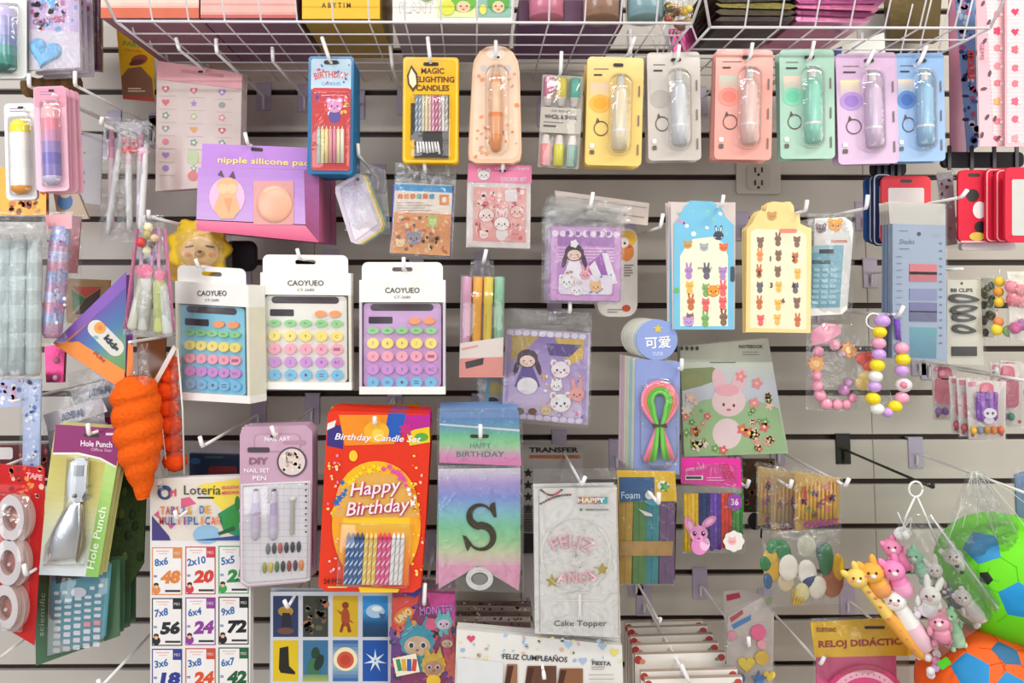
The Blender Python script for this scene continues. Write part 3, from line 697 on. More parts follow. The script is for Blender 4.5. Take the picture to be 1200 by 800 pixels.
it = Item('candy_bag', 'magenta foil packet in the gap between the two baskets', 'bag', 800, 50, .2); it.slab([(785, 34), (818, 32), (815, 60), (790, 62)], '#a83a70', .01, 'packet', 'foil'); it.done()
# dark sachets in the right basket
cols = ['#2c2320', '#3a2f1c', '#4c3f1e', '#2a2420', '#5a5222', '#33291e', '#2c2320']
for k in range(7):
    y = -26+8*k; it = Item('sachet', ['topmost', 'second', 'third', 'fourth', 'fifth', 'sixth', 'lowest'][k]+' dark olive sachet lying in the left of the right basket', 'sachet', 890, y, .33-.004*k, group='dark sachets in the right basket')
    it.slab(rot([(846, y-4), (925, y-3), (934, y), (925, y+4), (846, y+4), (838, y)], rnd.uniform(-2, 2)), cols[k], .16, 'sachet', 'foil', -.16, side=cols[(k+2) % 7])
    it.done()
pc = ['#b85a86', '#8f3f68', '#d07ca0', '#a04f7c', '#c46c94', '#7c3a5c', '#c878a0']
for k in range(7):
    y = -22+7.4*k; it = Item('sachet', ['topmost', 'second', 'third', 'fourth', 'fifth', 'sixth', 'lowest'][k]+' magenta sachet in the fanned pile of the right basket', 'sachet', 990, y, .33-.006*k, group='magenta sachets in the right basket')
    it.slab(rot([(938-k, y-3), (1050-6*k, y-3), (1056-6*k, y+1), (1046-6*k, y+3.6), (940-k, y+3.6), (932, y)], rnd.uniform(-2, 3)), pc[k], .18, 'sachet', 'foil', -.18, side=pc[(k+3) % 7]); it.done()
it = Item('snack_bag', 'crumpled brown and green packet hanging behind the right basket', 'bag', 1065, 40, .05)
it.slab([(1040, -20), (1105, -20), (1100, 48), (1045, 46)], '#6b5a3a', .02, 'packet', 'foil')
for k in range(70): it.ink(ell(1044+rnd.random()*54, -15+rnd.random()*60, 2+rnd.random()*4, 2+rnd.random()*4, 6), rnd.choice(['#3c2a20', '#8a4a34', '#6f7a40', '#c2a850', '#4a5a34']), off=it.off+it.th+.0002)
it.done()
it = Item('header_card', 'dark blue and white header card behind the lilac pen card', 'card', 1010, 60, .2); it.slab([(975, 58), (1036, 38), (1040, 90), (980, 92)], '#e2e4dc', .002, 'card'); it.ink([(976, 58), (987, 54), (986, 64), (978, 66)], '#2e4c8e'); it.done()

# ---------------------------------------------------------------- round brush on the left wall: pink sticker card, cards
it = Item('sticker_card', 'large pale pink card with three columns of tiny charms', 'sticker card', 233, 84, .17)
it.slab([(184, 71), (284, 86), (281, 217), (182, 224)], '#e7d2cc', .0015, 'card', 'gloss'); it.ink([(184, 71), (284, 86), (283, 105), (184, 93)], '#eba9ae')
it.ink(rot(rect(212, 84, 262, 88), 7), '#cf8f92'); slot(it, 235, 84, 6, 3)
for i in range(3):
    for j in range(7):
        x, y = 194+33*i, 104+15.5*j+2*i*(1-j/7.)
        it.ink(rot(rect(x-8, y+8, x+12, y+8.6), 1), '#cbb0ac', off=it.off+it.th)
        c = rnd.choice(['#e46a74', '#f08a94', '#a884c8', '#efae5c', '#7aa890', '#e05a62', '#9a9a9a', '#b8cf8a'])
        q = rnd.choice([star(x, y, 4.5), heart(x, y, 4.5), ell(x, y, 4, 3.6), scallop(x, y, 3.8, 5, .2, 20)])
        it.ink(q, c, off=it.off+it.th+.0001)
        if rnd.random() < .5: it.ink(ell(x, y, 1.8), '#f6e4e0', off=it.off+it.th+.0002)
it.ink(ell(226, 184, 7, 9), '#cfe0ac'); it.ink(ell(226, 206, 6), '#f08a86'); it.dome([(184, 92), (283, 104), (281, 217), (182, 224)], .004, '#fff', mat='film', soft=.02); it.done(); it.stack(2, .01, ('card',), desc='pale pink charm card', group='pale pink charm cards', dx=.002)
hook(210, 58, .30, 'long, reaching over the pale pink charm card', -4, -14); hook(254, 62, .30, 'second, under the basket above the charm card', -1, -17)

# ---------------------------------------------------------------- boxed mini puzzle (pink) and neighbour cards
def bagtop(it, x0, x1, y0, y1, n=1): it.bag([(x0, y0), (x1, y0), (x1+2, y1), (x0-2, y1)], .008, .003)
it = Item('puzzle_box', 'small violet puzzle of a girl under a striped awning in a bag', 'puzzle', 690, 252, .27)
it.slab(rot(rr(645, 265, 728, 353, 3), 1), '#b58ac6', .012, 'box', 'gloss', -.012, side='#e6dbe4'); it.th = 0; it.off = .0004
C = lambda q: rot(q, 1, (687, 309))
it.ink(C(rr(646, 266, 727, 352, 3)), '#d9a6d8'); it.ink(C(rect(653, 273, 720, 346)), '#c98fd0'); it.ink(C(rect(653, 276, 720, 288)), '#ad78bb')
for k in range(9): it.ink(C(ell(650+9*k, 274, 4, 4, 8)), '#f3e3f1', off=it.off+.0001)
for k in range(5): it.ink(C(rr(662+12*k, 271, 667+12*k, 276, 1)), '#8d6cae', off=it.off+.0002)
it.off += .0003
for k in range(5): it.ink(C(rect(653, 290+3.6*k, 720, 291.6+3.6*k)), '#e7c2e4', off=it.off+.0001)
it.off += .0002
it.ink(C([(686, 312), (710, 292), (722, 330), (700, 332)]), '#a864b8'); 
for a in ((690, 313, 697, 305), (705, 296, 712, 296)): it.ink(C([(a[0], a[1]), (a[2], a[3]), (a[2]+12, 331), (a[2]+4, 333)]), '#f6ecf5')
it.ink(C(rr(655, 322, 718, 345, 4)), '#ede4f2'); doll(it, 673, 296, 10, hat='#ffffff'); critter(it, 664, 330, 8, '#f6f2f8', 'round'); critter(it, 686, 322, 6, '#f0a9b8', 'long'); critter(it, 698, 336, 7, '#f3c58e', 'cat'); critter(it, 676, 340, 7, '#fbf8fb', 'long')
confetti(it, 656, 318, 718, 344, 26, ['#f3a35c', '#f7f2f8', '#8f77b8', '#6b9fc8', '#ef8fa4'], 2.2)
it.bag([(641, 240), (732, 244), (731, 357), (640, 355)], .01, .0035); it.bag([(646, 228), (742, 238), (738, 262), (642, 262)], .01, .006, off=.006); it.done()
it.stack(2, .016, ('box', 'bag'), desc='bagged violet girl puzzle', group='bagged violet girl puzzles', dx=-.003)
hook(692, 242, .30, 'above the bagged violet puzzle', 3, -17)
it = Item('header_card', 'cream paper strip behind the bagged violet puzzle', 'card', 705, 236, .22); it.slab([(650, 223), (761, 238), (759, 264), (654, 252)], '#e3d3c9', .0015, 'card'); it.ink([(664, 230), (758, 243), (758, 244), (664, 231)], '#a99a90'); it.ink([(664, 242), (755, 254), (755, 255.5), (664, 243.5)], '#a99a90'); it.ink(ell(732, 252, 2), '#c0392b'); it.done()
it = Item('eraser_card', 'white rounded card with a cartoon chick beside violet puzzle', 'card', 730, 275, .2)
it.slab(rr(700, 266, 747, 371, 14), '#e9e1da', .002, 'card', 'gloss'); it.ink(rr(722, 270, 746, 288, 8), '#f1bc4a'); it.ink(ell(734, 295, 9, 11), '#e88a3c'); it.ink(ell(731, 284, 6), '#f6ede4'); it.ink(ell(732, 285, 1.5), '#2c2020'); it.ink([(736, 287), (742, 289), (736, 291)], '#d8572c')
lines(it, 731, 310, 12, 5, '#8a807a', 3, 1.4); it.ink(ell(734, 361, 5, 4), '#cf4f2c'); lines(it, 712, 362, 18, 2, '#9a9089', 3, 1.2); it.done(); it.stack(2, .01, ('card',), desc='white chick card', group='white chick cards', dx=-.001)
hook(774, 266, .27, 'long, carrying the white chick cards', 3, -16)

# ---------------------------------------------------------------- animal sticker sheets
def zoo(it, x0, y0, x1, y1, nx, ny, r=5, cols=None, tilt=0, skip=()):
    o = it.off
    for j in range(ny):
        for i in range(nx):
            if (i, j) in skip: continue
            x = x0+(x1-x0)*(i+.5)/nx+rnd.uniform(-1.5, 1.5); y = y0+(y1-y0)*(j+.5)/ny+rnd.uniform(-2, 2)
            c = rnd.choice(cols or ['#e8935c', '#8a6a5c', '#e86a6a', '#7fae6a', '#6f6a78', '#f0b85a', '#b48ac0', '#c9764c'])
            critter(it, x, y-r*.5, r*.8, c, rnd.choice(['round', 'long', 'cat']), '#f7dccb', body=c, off=o)
    it.off += .0005
it = Item('sticker_sheet', 'sky blue arched sheet of zoo animal stickers', 'sticker sheet', 825, 248, .275)
it.slab([(786, 237), (862, 237), (861, 386), (788, 386)], '#d8c9c4', .0008, 'sleeve', 'gloss', -.001)
arch = [(790, 386), (790, 262), (797, 252), (803, 241), (812, 235), (835, 236), (845, 243), (850, 254), (860, 264), (860, 386)]
it.slab(arch, '#7fc3e2', .0015, 'card', 'gloss'); it.off = .0002
it.ink([(797, 382), (797, 300), (803, 290), (812, 280), (838, 277), (848, 286), (853, 300), (853, 382)], '#efe8cf')
confetti(it, 795, 245, 852, 275, 12, ['#e88aa4', '#8ec9b0', '#b9a0d8', '#f5f5f5'], 4)
critter(it, 842, 276, 6, '#3f4a5c', 'long', '#f3e3da'); critter(it, 806, 287, 5, '#c99a5c'); critter(it, 848, 290, 5, '#e8724c'); critter(it, 825, 290, 5, '#a8b0b4', 'round')
zoo(it, 799, 312, 856, 384, 3, 4, 6); critter(it, 836, 341, 7, '#e89a3c', 'round', '#fbe0b0', line='#b0602c'); it.text('ANIMALS', 826, 314, 3, '#6a6a5c', 17)
critter(it, 807, 377, 6, '#c39ad8', 'round'); it.ink(rr(856, 312, 861, 330, 2), '#40505c'); it.ink(ell(793, 340, 3), '#6cbc54')
it.done(); it.stack(2, .006, ('sleeve', 'card'), desc='sky blue animal sticker sheet', group='sky blue animal sticker sheets', dx=-.003)
hook(846, 241, .30, 'through the sky blue animal sheet', 2, -13)
it = Item('sticker_sheet', 'cream and yellow sheet of numbered animal stickers', 'sticker sheet', 912, 250, .275)
sh = [(874, 389), (875, 268), (881, 262), (886, 252), (891, 246), (897, 248), (899, 240), (906, 236), (918, 237), (926, 236), (930, 241), (931, 250), (937, 250), (938, 262), (951, 268), (950, 390)]
it.slab(sh, '#f2d591', .0015, 'card', 'gloss'); it.off = .0002; it.ink([(879, 384), (880, 272), (886, 268), (937, 270), (945, 276), (945, 386)], '#f0e5c6')
it.ink(rr(913, 268, 934, 273, 2), '#e88a78'); zoo(it, 880, 274, 944, 384, 3, 6, 5)
for t, x, y in (('1', 903, 303), ('2', 930, 303), ('3', 904, 334), ('4', 930, 335), ('5', 890, 320), ('6', 918, 352)): it.text(t, x, y, 6, '#4a4440', bold=.03)
critter(it, 905, 253, 5, '#c9965c'); it.done(); it.stack(2, .006, ('card',), desc='cream numbered animal sheet', group='cream numbered animal sheets', dx=-.003)
hook(944, 247, .31, 'through the cream numbered animal sheet', 2, -13)

# ---------------------------------------------------------------- small white calculator
it = Item('small_calculator', 'slim white calculator with pale blue face and cartoon bear top', 'calculator', 975, 262, .24)
it.slab([(955, 256), (990, 254), (998, 260), (1000, 270), (993, 362), (987, 368), (950, 370)], '#e9e6e4', .008, 'body', 'plastic'); it.th = .008; it.off = .0002
it.ink([(951, 288), (989, 287), (984, 360), (950, 361)], '#7fb4c8'); it.ink([(951, 288), (976, 288), (975, 296), (951, 296)], '#a6cad6'); it.ink(rect(960, 292, 977, 297), '#22262c'); it.ink(rect(952, 305, 973, 309), '#33505c')
critter(it, 979, 264, 8, '#f0a84a', 'round', '#f5c27a'); critter(it, 962, 268, 6, '#7a6a70', 'round'); critter(it, 992, 267, 4, '#eee', 'cat'); it.ink(rr(974, 281, 993, 284, 1), '#d8917c')
for j in range(7):
    for i in range(3): it.slab(rr(953+10*i-j*.3, 314+6.4*j, 961+10*i-j*.3, 318+6.4*j, 1.5, 2), '#a9d0dc', .001, f'key#{i}{j}', 'plastic', .0085)
it.bag([(946, 250), (1003, 248), (999, 374), (946, 376)], .012, .001); it.done(); it.stack(1, .02, ('body',), desc='slim white calculator', group='slim white calculators')
hook(1015, 244, .31, 'long, carrying the slim white calculator', 2, -16)

# ---------------------------------------------------------------- highlighters
it = Item('highlighter_set', 'clear hanging sleeve of four slim pastel highlighters', 'pen set', 567, 315, .26)
it.slab([(540, 322), (592, 324), (589, 442), (538, 442)], '#b9aeb0', .001, 'backing_card', 'gloss')
for k, (c, c2) in enumerate((('#d9a0bb', '#c99ab0'), ('#f0a93a', '#f3b04a'), ('#e8c94a', '#eed15a'), ('#8fc4a4', '#8ab89c'))):
    x = 547+12.6*k; it.lathe((x-1.5, 408), (x+.6, 324), [(0, 3, c), (.04, 5.2, c), (.62, 5.2, c2), (.63, 5.9, c), (.97, 5.9, c), (1, 4.5, c)], f'highlighter#{k}', 'plastic', .006, 10)
    it.ink(rot(rr(x-3, 368, x+1, 398, 1, 2), 1), '#5c4c50' if k != 1 else '#f6c25c', off=.0135)
it.slab([(539, 402), (590, 395), (589, 442), (538, 442)], '#e3d6d0', .0008, 'paper_band', 'card', .013); it.ink([(539, 420), (589, 418), (589, 442), (538, 442)], '#dd9088', off=.0145); it.ink([(545, 424), (567, 419), (566, 427), (546, 432)], '#3c3034', off=.0147)
it.ink([(541, 408), (560, 404), (560, 406), (541, 410)], '#e99a90', off=.0145)
it.dome([(540, 322), (592, 324), (589, 442), (538, 442)], .015, '#fff', soft=.04); it.bag([(552, 305), (578, 305), (580, 326), (550, 326)], .002, .001); it.done()
it.stack(1, .018, ('backing_card',), desc='pastel highlighter sleeve', group='pastel highlighter sleeves')
hook(567, 306, .28, 'above the pastel highlighter sleeve', 3, -14)

# ---------------------------------------------------------------- larger puzzle
it = Item('puzzle_box', 'larger lavender puzzle of a girl with bears under blue lace card', 'puzzle', 650, 370, .23)
Q = [(593, 384), (692, 390), (689, 498), (588, 489)]
it.slab(Q, '#cdbfda', .014, 'box', 'gloss', -.014); it.th = 0; it.off = .0004
it.ink([(596, 387), (689, 393), (686, 494), (591, 485)], '#b39ad0', holes=()); it.grad([(599, 392), (684, 398), (681, 490), (595, 482)], ['#8f78b4', '#b9a2d4', '#d9c9e4'])
it.ink([(599, 392), (632, 394), (606, 420), (598, 421)], '#c2a45c'); it.ink([(650, 396), (684, 398), (683, 420), (668, 428)], '#d9b44c'); it.ink([(640, 402), (682, 404), (668, 418), (644, 416)], '#5c4a8c')
for k in range(10): it.ink(ell(598+9.4*k, 389+.6*k, 4.6, 3.4, 8), '#efe6f4', off=it.off+.0001); it.ink(ell(594+9.4*k, 486+.8*k, 4.6, 3.4, 8), '#e6dcf0', off=it.off+.0001)
it.off += .0003
doll(it, 618, 420, 11, '#4c3448', '#6a569c'); it.ink(ell(618, 452, 12, 10), '#f5eef0'); it.ink(ell(609, 482, 5, 4), '#7c5038'); it.ink(ell(624, 482, 5, 4), '#7c5038'); critter(it, 657, 433, 11, '#f3e9ef', 'round', line='#b59ac0'); critter(it, 652, 452, 7, '#f9f4f6', 'cat'); critter(it, 657, 472, 12, '#fbf6f4', 'round', line='#caa6b4'); critter(it, 676, 462, 9, '#f1a9a4', 'long'); critter(it, 640, 481, 6, '#e3c79a')
confetti(it, 634, 440, 683, 488, 40, ['#f4b05c', '#ef8fa4', '#fff', '#8f77b8', '#e8dcf2'], 2.5)
it.bag([(590, 362), (694, 366), (692, 502), (586, 494)], .012, .003); it.bag([(596, 360), (690, 366), (690, 388), (594, 384)], .012, .006, off=.006); it.done()
it = Item('pencil_bag', 'clear bag with a gold coin and dark tool under the highlighters', 'bag', 580, 450, .2); it.slab([(560, 440), (600, 440), (598, 480), (562, 478)], '#a9a4a8', .002, 'card'); it.ink(ell(580, 455, 8), '#c9b45c'); it.ink(ell(577, 470, 7, 5), '#2c2a38'); it.ink([(570, 442), (575, 442), (572, 476), (568, 476)], '#7fb0c0'); it.bag([(558, 438), (602, 438), (600, 482), (560, 480)], .008); it.done()
hook(668, 366, .26, 'low hook tip above the lavender puzzle', 0, -13)

# ---------------------------------------------------------------- lace packs
it = Item('lace_card', 'front periwinkle card with a coiled pink and green lace', 'lace card', 770, 425, .27)
it.slab([(745, 420), (797, 424), (796, 556), (743, 551)], '#8f9cd0', .003, 'card', 'gloss', -.002); it.slab(ell(770, 398, 24, 24, 28), '#93a4dc', .002, 'round_header', 'gloss', -.001)
it.off = .0004; it.ink(star(771, 385, 6), '#d9c24a'); it.text('可爱', 771, 401, 14, '#f2f3fa', 30, -3, bold=.02); it.text('cute', 771, 414, 5, '#e3e6f4', 12); it.text('lace', 787, 543, 4, '#e8ebf5', 12); it.off = 0
def loop(dx, up, bot, col, w, off, part):
    pts = []
    for k in range(25):
        t = k/24; a = math.pi*(t*1.36-.18)-math.pi
        pts.append((773+math.cos(a)*dx, 470+math.sin(a)*up))
    L = [(773-bot*.9, 540)] + [(773-bot*.55, 522), (773-2.5, 500), (773-dx*.7, 486)] + pts + [(773+dx*.7, 486), (773+2.5, 500), (773+bot*.5, 522), (773+bot*.8, 538)]
    it.wire([(x, y, off) for x, y in L], w, col, part, 'rubber', 8)
loop(20, 22, 20, '#f28aa8', 2.6, .006, 'lace#1'); loop(16.5, 18, 15, '#ef7f6a', 2.2, .007, 'lace#2'); loop(13, 14.5, 12, '#59b83f', 2.2, .008, 'lace#3'); loop(9, 11, 7, '#7ad24c', 2.4, .009, 'lace#4')
it.wire([(764, 497, .013), (782, 500, .013)], 1.2, '#5a4a3a', 'tie', 'matte'); it.wire([(765, 500, .013), (781, 497, .013)], 1.2, '#5a4a3a', 'tie', 'matte')
it.dome(rr(749, 442, 795, 550, 18, 5), .016, '#fff'); it.done()
for k, (c, n) in enumerate((('#e9e6d4', 'cream'), ('#a9d4dc', 'aqua'), ('#dfe0c4', 'pale yellow'), ('#e6dccf', 'beige'), ('#d9b8c4', 'dusty pink'), ('#e0cdd4', 'pale pink'))):
    e = Item('lace_card', f'{n} lace card, {["first", "second", "third", "fourth", "fifth", "last"][k]} behind the periwinkle lace card', 'lace card', 770, 425, .27, group='lace cards on one hook')
    e.slab([(745, 420), (797, 424), (796, 556), (743, 551)], c, .004, 'card', 'gloss', -.002); e.slab(ell(770, 398, 24, 24, 28), '#e8e6da' if k else '#c9d4e0', .002, 'round_header', 'gloss', -.001); e.done()
    e.e.location += Vector((-.002*(k+1), .0135*(k+1), rnd.uniform(-.001, .001)))
it.e['group'] = 'lace cards on one hook'
hook(799, 433, .29, 'running into the periwinkle lace card', 0, -13)

# ---------------------------------------------------------------- bunny notebook
it = Item('notebook', 'square notebook with a pastel pink bunny in a flower field', 'notebook', 850, 405, .16, pitch=0)
q = [(797, 406), (900, 396), (924, 531), (802, 535)]
it.slab(q, '#c9cabb', .008, 'cover', 'gloss', -.008); it.th = 0; it.off = .0005
it.grad([(798, 424), (905, 424), (923, 531), (802, 534)], ['#d2d8ca', '#ccd0dc', '#bccfae', '#a8cc98'])
it.ink([(798, 432), (835, 430), (846, 436), (836, 447), (822, 452), (799, 458)], '#8f9c6c'); it.ink(ell(812, 446, 12, 8), '#9a9d70')
it.ink([(800, 490), (820, 470), (840, 466), (862, 474), (884, 468), (912, 478), (922, 528), (802, 533)], '#a3c492')
it.ink(ell(852, 508, 17, 18), '#efd6d8'); it.ink(ell(843, 447, 8, 16, 16, -14), '#eec4cc'); it.ink(ell(866, 447, 8, 16, 16, 14), '#eec4cc'); it.ink(ell(854, 470, 20, 18), '#f0d2d2'); it.ink(ell(848, 474, 1.5, 2), '#704040'); it.ink(ell(860, 475, 1.5, 2), '#704040'); it.ink(ell(854, 480, 3, 1.5), '#d87a7a')
it.ink(ell(852, 457, 14, 7), '#f2b0bc')
for k in range(60):
    x, y = 803+rnd.random()*112, 462+rnd.random()*66
    if abs(x-853) < 24 and y < 520: continue
    flower(it, min(x, 895+(y-430)*.15), y, 2+rnd.random()*5, rnd.choice(['#e88a84', '#f0a29a', '#e66a72', '#f3c6c0', '#6f9c5c', '#79a868', '#f2d8d0']), '#fbe2a0')
for x, y in ((868, 441), (887, 449), (884, 472)): flower(it, x, y, 7, '#f090a4')
for x, y in ((870, 503), (878, 507), (815, 505)): flower(it, x, y, 7, '#e8766c')
it.text('● ● ● ●', 808, 408, 5, '#4a4a44', 22); it.text('NOTEBOOK', 880, 406, 4, '#3c3c38', 28, bold=.02); lines(it, 870, 412, 30, 2, '#8c8c82', 3, .8); it.ink(rect(832, 424, 862, 425), '#7c7c70')
it.done(); it.stack(1, .01, ('cover',), desc='pastel bunny notebook', group='pastel bunny notebooks')

# ---------------------------------------------------------------- transfer card
it = Item('transfer_card', 'grey card reading TRANSFER behind the cake topper bag', 'card', 650, 520, .1)
it.slab(rect(612, 521, 683, 700), '#b2a9a6', .002, 'card'); it.text('TRANSFER', 649, 527, 6, '#2c2626', 58, bold=.04); it.ink(rect(620, 533, 680, 537), '#c0764c'); it.text('IMPRESION PAPEL', 650, 535, 3.4, '#7a4028', 56)
for k in range(4): it.ink(star(619, 554+14*k, 6), '#2a2628')
for k in range(12): it.ink(rect(613, 592+2.6*k, 624, 593.4+2.6*k), '#4c4648')
it.ink(rect(613, 625, 625, 648), '#2a2628'); it.done()
# ---------------------------------------------------------------- happy birthday candle card
it = Item('candle_card', 'large red Happy Birthday candle card with twisted candles, frontmost', 'candle pack', 440, 495, .30)
q = [(383, 497), (384, 484), (392, 481), (503, 485), (504, 520), (499, 606), (493, 688), (484, 694), (380, 692), (373, 686), (378, 590)]
it.slab(q, '#e23a22', .0015, 'backing_card', 'gloss')
it.ink([(384, 496), (402, 499), (402, 526), (383, 522)], '#3a2c7c'); it.ink([(384, 496), (394, 492), (392, 500), (383, 504)], '#f0dfd6')
it.ink([(397, 486), (470, 486), (462, 520), (404, 522)], '#ee8a1c'); it.ink([(455, 486), (504, 486), (504, 506), (456, 507)], '#b8218c'); it.ink([(455, 484), (476, 485), (468, 518), (450, 512)], '#2458b0')
it.ink([(476, 505), (503, 500), (504, 518), (480, 522)], '#e8c51e'); it.ink(ell(494, 512, 8, 5), '#5aa63c'); it.ink(ell(441, 506, 15, 13), '#f5b02a'); it.ink(ell(443, 509, 7), '#f8cc4a'); it.ink(scallop(476, 503, 7, 7, .25), '#c22c7a')
it.text('Birthday Candle Set', 443, 514, 10, '#f6ecf2', 100, 2, bold=.015, shear=.3)
it.ink(ell(414, 534, 5, 6.5), '#f5c52a')
it.ink(ell(441, 615, 52, 72, 40), '#f2a41c'); it.grad(rect(402, 606, 480, 686), ['#f6c42a', '#ee8a20', '#e8641c'])
it.ink([(388, 600)]+[(441+48*math.cos(math.pi+math.pi*k/16), 590-50*math.sin(math.pi*k/16)) for k in range(17)]+[(489, 606), (389, 606)], '#f0b41e')
it.ink([(390, 606)]+[(441+46*math.cos(math.pi+math.pi*k/16), 592-38*math.sin(math.pi*k/16)) for k in range(17)]+[(489, 606)], '#e0a850')
for k in range(24):
    a = math.pi*(k+.5)/24; r0 = rnd.uniform(40, 49); x, y = 441-r0*math.cos(a), 592-r0*math.sin(a)
    it.ink(star(x, y, rnd.uniform(3, 6), a=rnd.random()*90), '#2468b4' if k < 5 else '#f6d21e' if k < 13 else '#e64aa4' if k < 20 else '#f4eee8')
confetti(it, 384, 530, 398, 680, 30, ['#f7b8a8', '#f6d66a', '#f0e0e0', '#e88ab0'], 2.4); confetti(it, 482, 530, 496, 680, 30, ['#f7b8a8', '#f6d66a', '#f0c42a', '#e85c2c'], 2.4)
it.text('Happy', 441, 574, 21, '#b8355c', 59, -6, bold=.035, shear=.28); it.text('Birthday', 444, 597, 21, '#b8355c', 74, -5, bold=.035, shear=.28)
it.text('Happy', 440, 573, 21, '#f8dfe6', 58, -6, bold=.008, shear=.28); it.text('Birthday', 443, 596, 21, '#f8dfe6', 73, -5, bold=.008, shear=.28)
it.text('24 PCS', 390, 681, 6, '#4a1c14', 22, bold=.03); lines(it, 384, 687, 30, 1, '#f3d25a', 3, 1.6); it.ink([(420, 688), (468, 690), (466, 694), (422, 694)], '#f2c41c')
for k in range(13):
    x = 405.5+5.3*k; c = '#2f5f9c' if k < 4 else '#e8c05a' if k < 7 else '#e2508a' if k < 10 else '#eeeae8'; c2 = '#cfdbe8' if k < 4 else '#f7e8c0' if k < 7 else '#f9d0de' if k < 10 else '#c9c6c6'
    tip = '#22386c' if k < 4 else '#f3d27a' if k < 7 else '#e8205c' if k < 10 else '#f4f0ee'
    twisted(it, x-.5, 684, x+3, 631, 2.8, c, c2, f'candle#{k}')
    it.lathe((x+3, 631), (x+3.3, 624), [(0, 2.6, tip), (.4, 2, tip), (1, .5, tip)], f'wick#{k}', 'plastic', .0045, 8)
it.dome([(398, 612), (484, 614), (478, 690), (393, 688)], .010, '#fff', soft=.06); it.done()
it.stack(5, .012, ('backing_card', 'print', 'blister'), desc='red Happy Birthday candle card', group='red Happy Birthday candle cards', dz=.0006)
hook(439, 497, .32, 'holding the red Happy Birthday candle cards', 0, -9)
for k, c in enumerate(['#d8a81e', '#7aa62c', '#c43a8c']):
    e = Item('party_bag', ['mustard', 'leaf green', 'magenta'][k]+' bag edge showing above the red candle cards', 'bag', 440, 478+2*k, .2-.02*k); e.slab([(388+8*k, 476-k), (490-6*k, 473+k), (502, 490), (386, 492)], c, .004, 'card', 'gloss'); e.done()

# ---------------------------------------------------------------- S banner
it = Item('letter_banner', 'rainbow gradient banner pack with a gold letter S', 'banner pack', 563, 505, .29)
it.slab([(514, 549), (610, 548), (610, 664), (608, 692), (560, 663), (514, 690)], '#c9d8cc', .003, 'card', 'gloss', -.003); it.th = 0; it.off = .0005
it.grad([(514, 549), (610, 548), (610, 600), (514, 600)], ['#e9e2e8', '#b8a2da', '#8a9ce0', '#8cc9d8']); it.grad([(514, 600), (610, 600), (610, 662), (514, 662)], ['#8cc9d8', '#86d2a8', '#9cd6a0', '#d0d8b0', '#eab9c9'])
it.ink([(514, 662), (560, 662), (514, 690)], '#eaa6c4'); it.ink([(562, 662), (610, 662), (608, 692)], '#eaa6c4')
it.slab([(515, 482), (608, 482), (611, 545), (515, 542)], '#7a9ccc', .001, 'header_card', 'card', .0006); it.off = .0018
it.grad([(515, 490), (608, 490), (611, 546), (515, 542)], ['#5f8fc8', '#6aa8c0', '#7fd09c', '#a8d8a8', '#e59ac6', '#e88abf']); it.ink([(515, 496), (609, 503), (609, 505.5), (515, 498)], '#e9e6ee')
it.text('HAPPY', 563, 522, 6, '#4a8a78', 24); it.text('BIRTHDAY', 563, 532, 6.5, '#4a8a78', 56, bold=.01); slot(it, 562, 511, 22, 4)
# the letter, a serif S built as a raised gold piece
S_ = []
def stroke_s():
    c = []
    for k in range(41):
        t = k/40; a = -R(20)-t*R(0); 
        if t < .5: u = t/.5; ang = R(-35)-u*R(235); cx, cy, rx, ry = 563, 604, 13, 12.5
        else: u = (t-.5)/.5; ang = R(-90)+u*R(235); cx, cy, rx, ry = 563.5, 629.5, 14.5, 14
        c.append((cx+rx*math.cos(ang), cy+ry*math.sin(ang), 1.2+3.2*math.sin(math.pi*t)**1.4))
    return c
cc_ = stroke_s(); Lp = []; Rp = []
for k, (x, y, w) in enumerate(cc_):
    x0, y0, _ = cc_[max(k-1, 0)]; x1, y1, _ = cc_[min(k+1, len(cc_)-1)]; dx, dy = x1-x0, y1-y0; L_ = math.hypot(dx, dy) or 1
    Lp.append((x-dy/L_*w, y+dx/L_*w)); Rp.append((x+dy/L_*w, y-dx/L_*w))
bS = it.part('gold_letter', 'foil')
for k in range(len(Lp)-1): bS.face([it.l(*p, .0030) for p in (Lp[k], Lp[k+1], Rp[k+1], Rp[k])], lin('#4a4020'))
it.ink([(575, 590), (580, 588), (582, 606), (579, 606), (573, 596)], '#4a4020', 'gold_letter', 'foil', off=.0031); it.ink([(542, 627), (546, 628), (553, 637), (548, 646), (546, 642)], '#4a4020', 'gold_letter', 'foil', off=.0031)
it.slab(ell(562, 678, 16, 13.5, 24), '#e9e6e2', .002, 'ribbon_roll', 'plastic', .001, holes=[ell(562, 678, 10, 7.5, 20)]); it.ink(ell(562, 678, 9, 6.5), '#8c8a84', off=.0008)
it.bag([(513, 545), (614, 545), (614, 694), (512, 692)], .006, .001); it.bag([(512, 478), (612, 478), (613, 548), (512, 546)], .003, .001); it.done()
it.stack(6, .013, ('card', 'header_card', 'print'), desc='rainbow letter banner pack', group='rainbow letter banner packs', dz=.001)
hook(563, 513, .31, 'through the rainbow letter banner header', 0, -16)

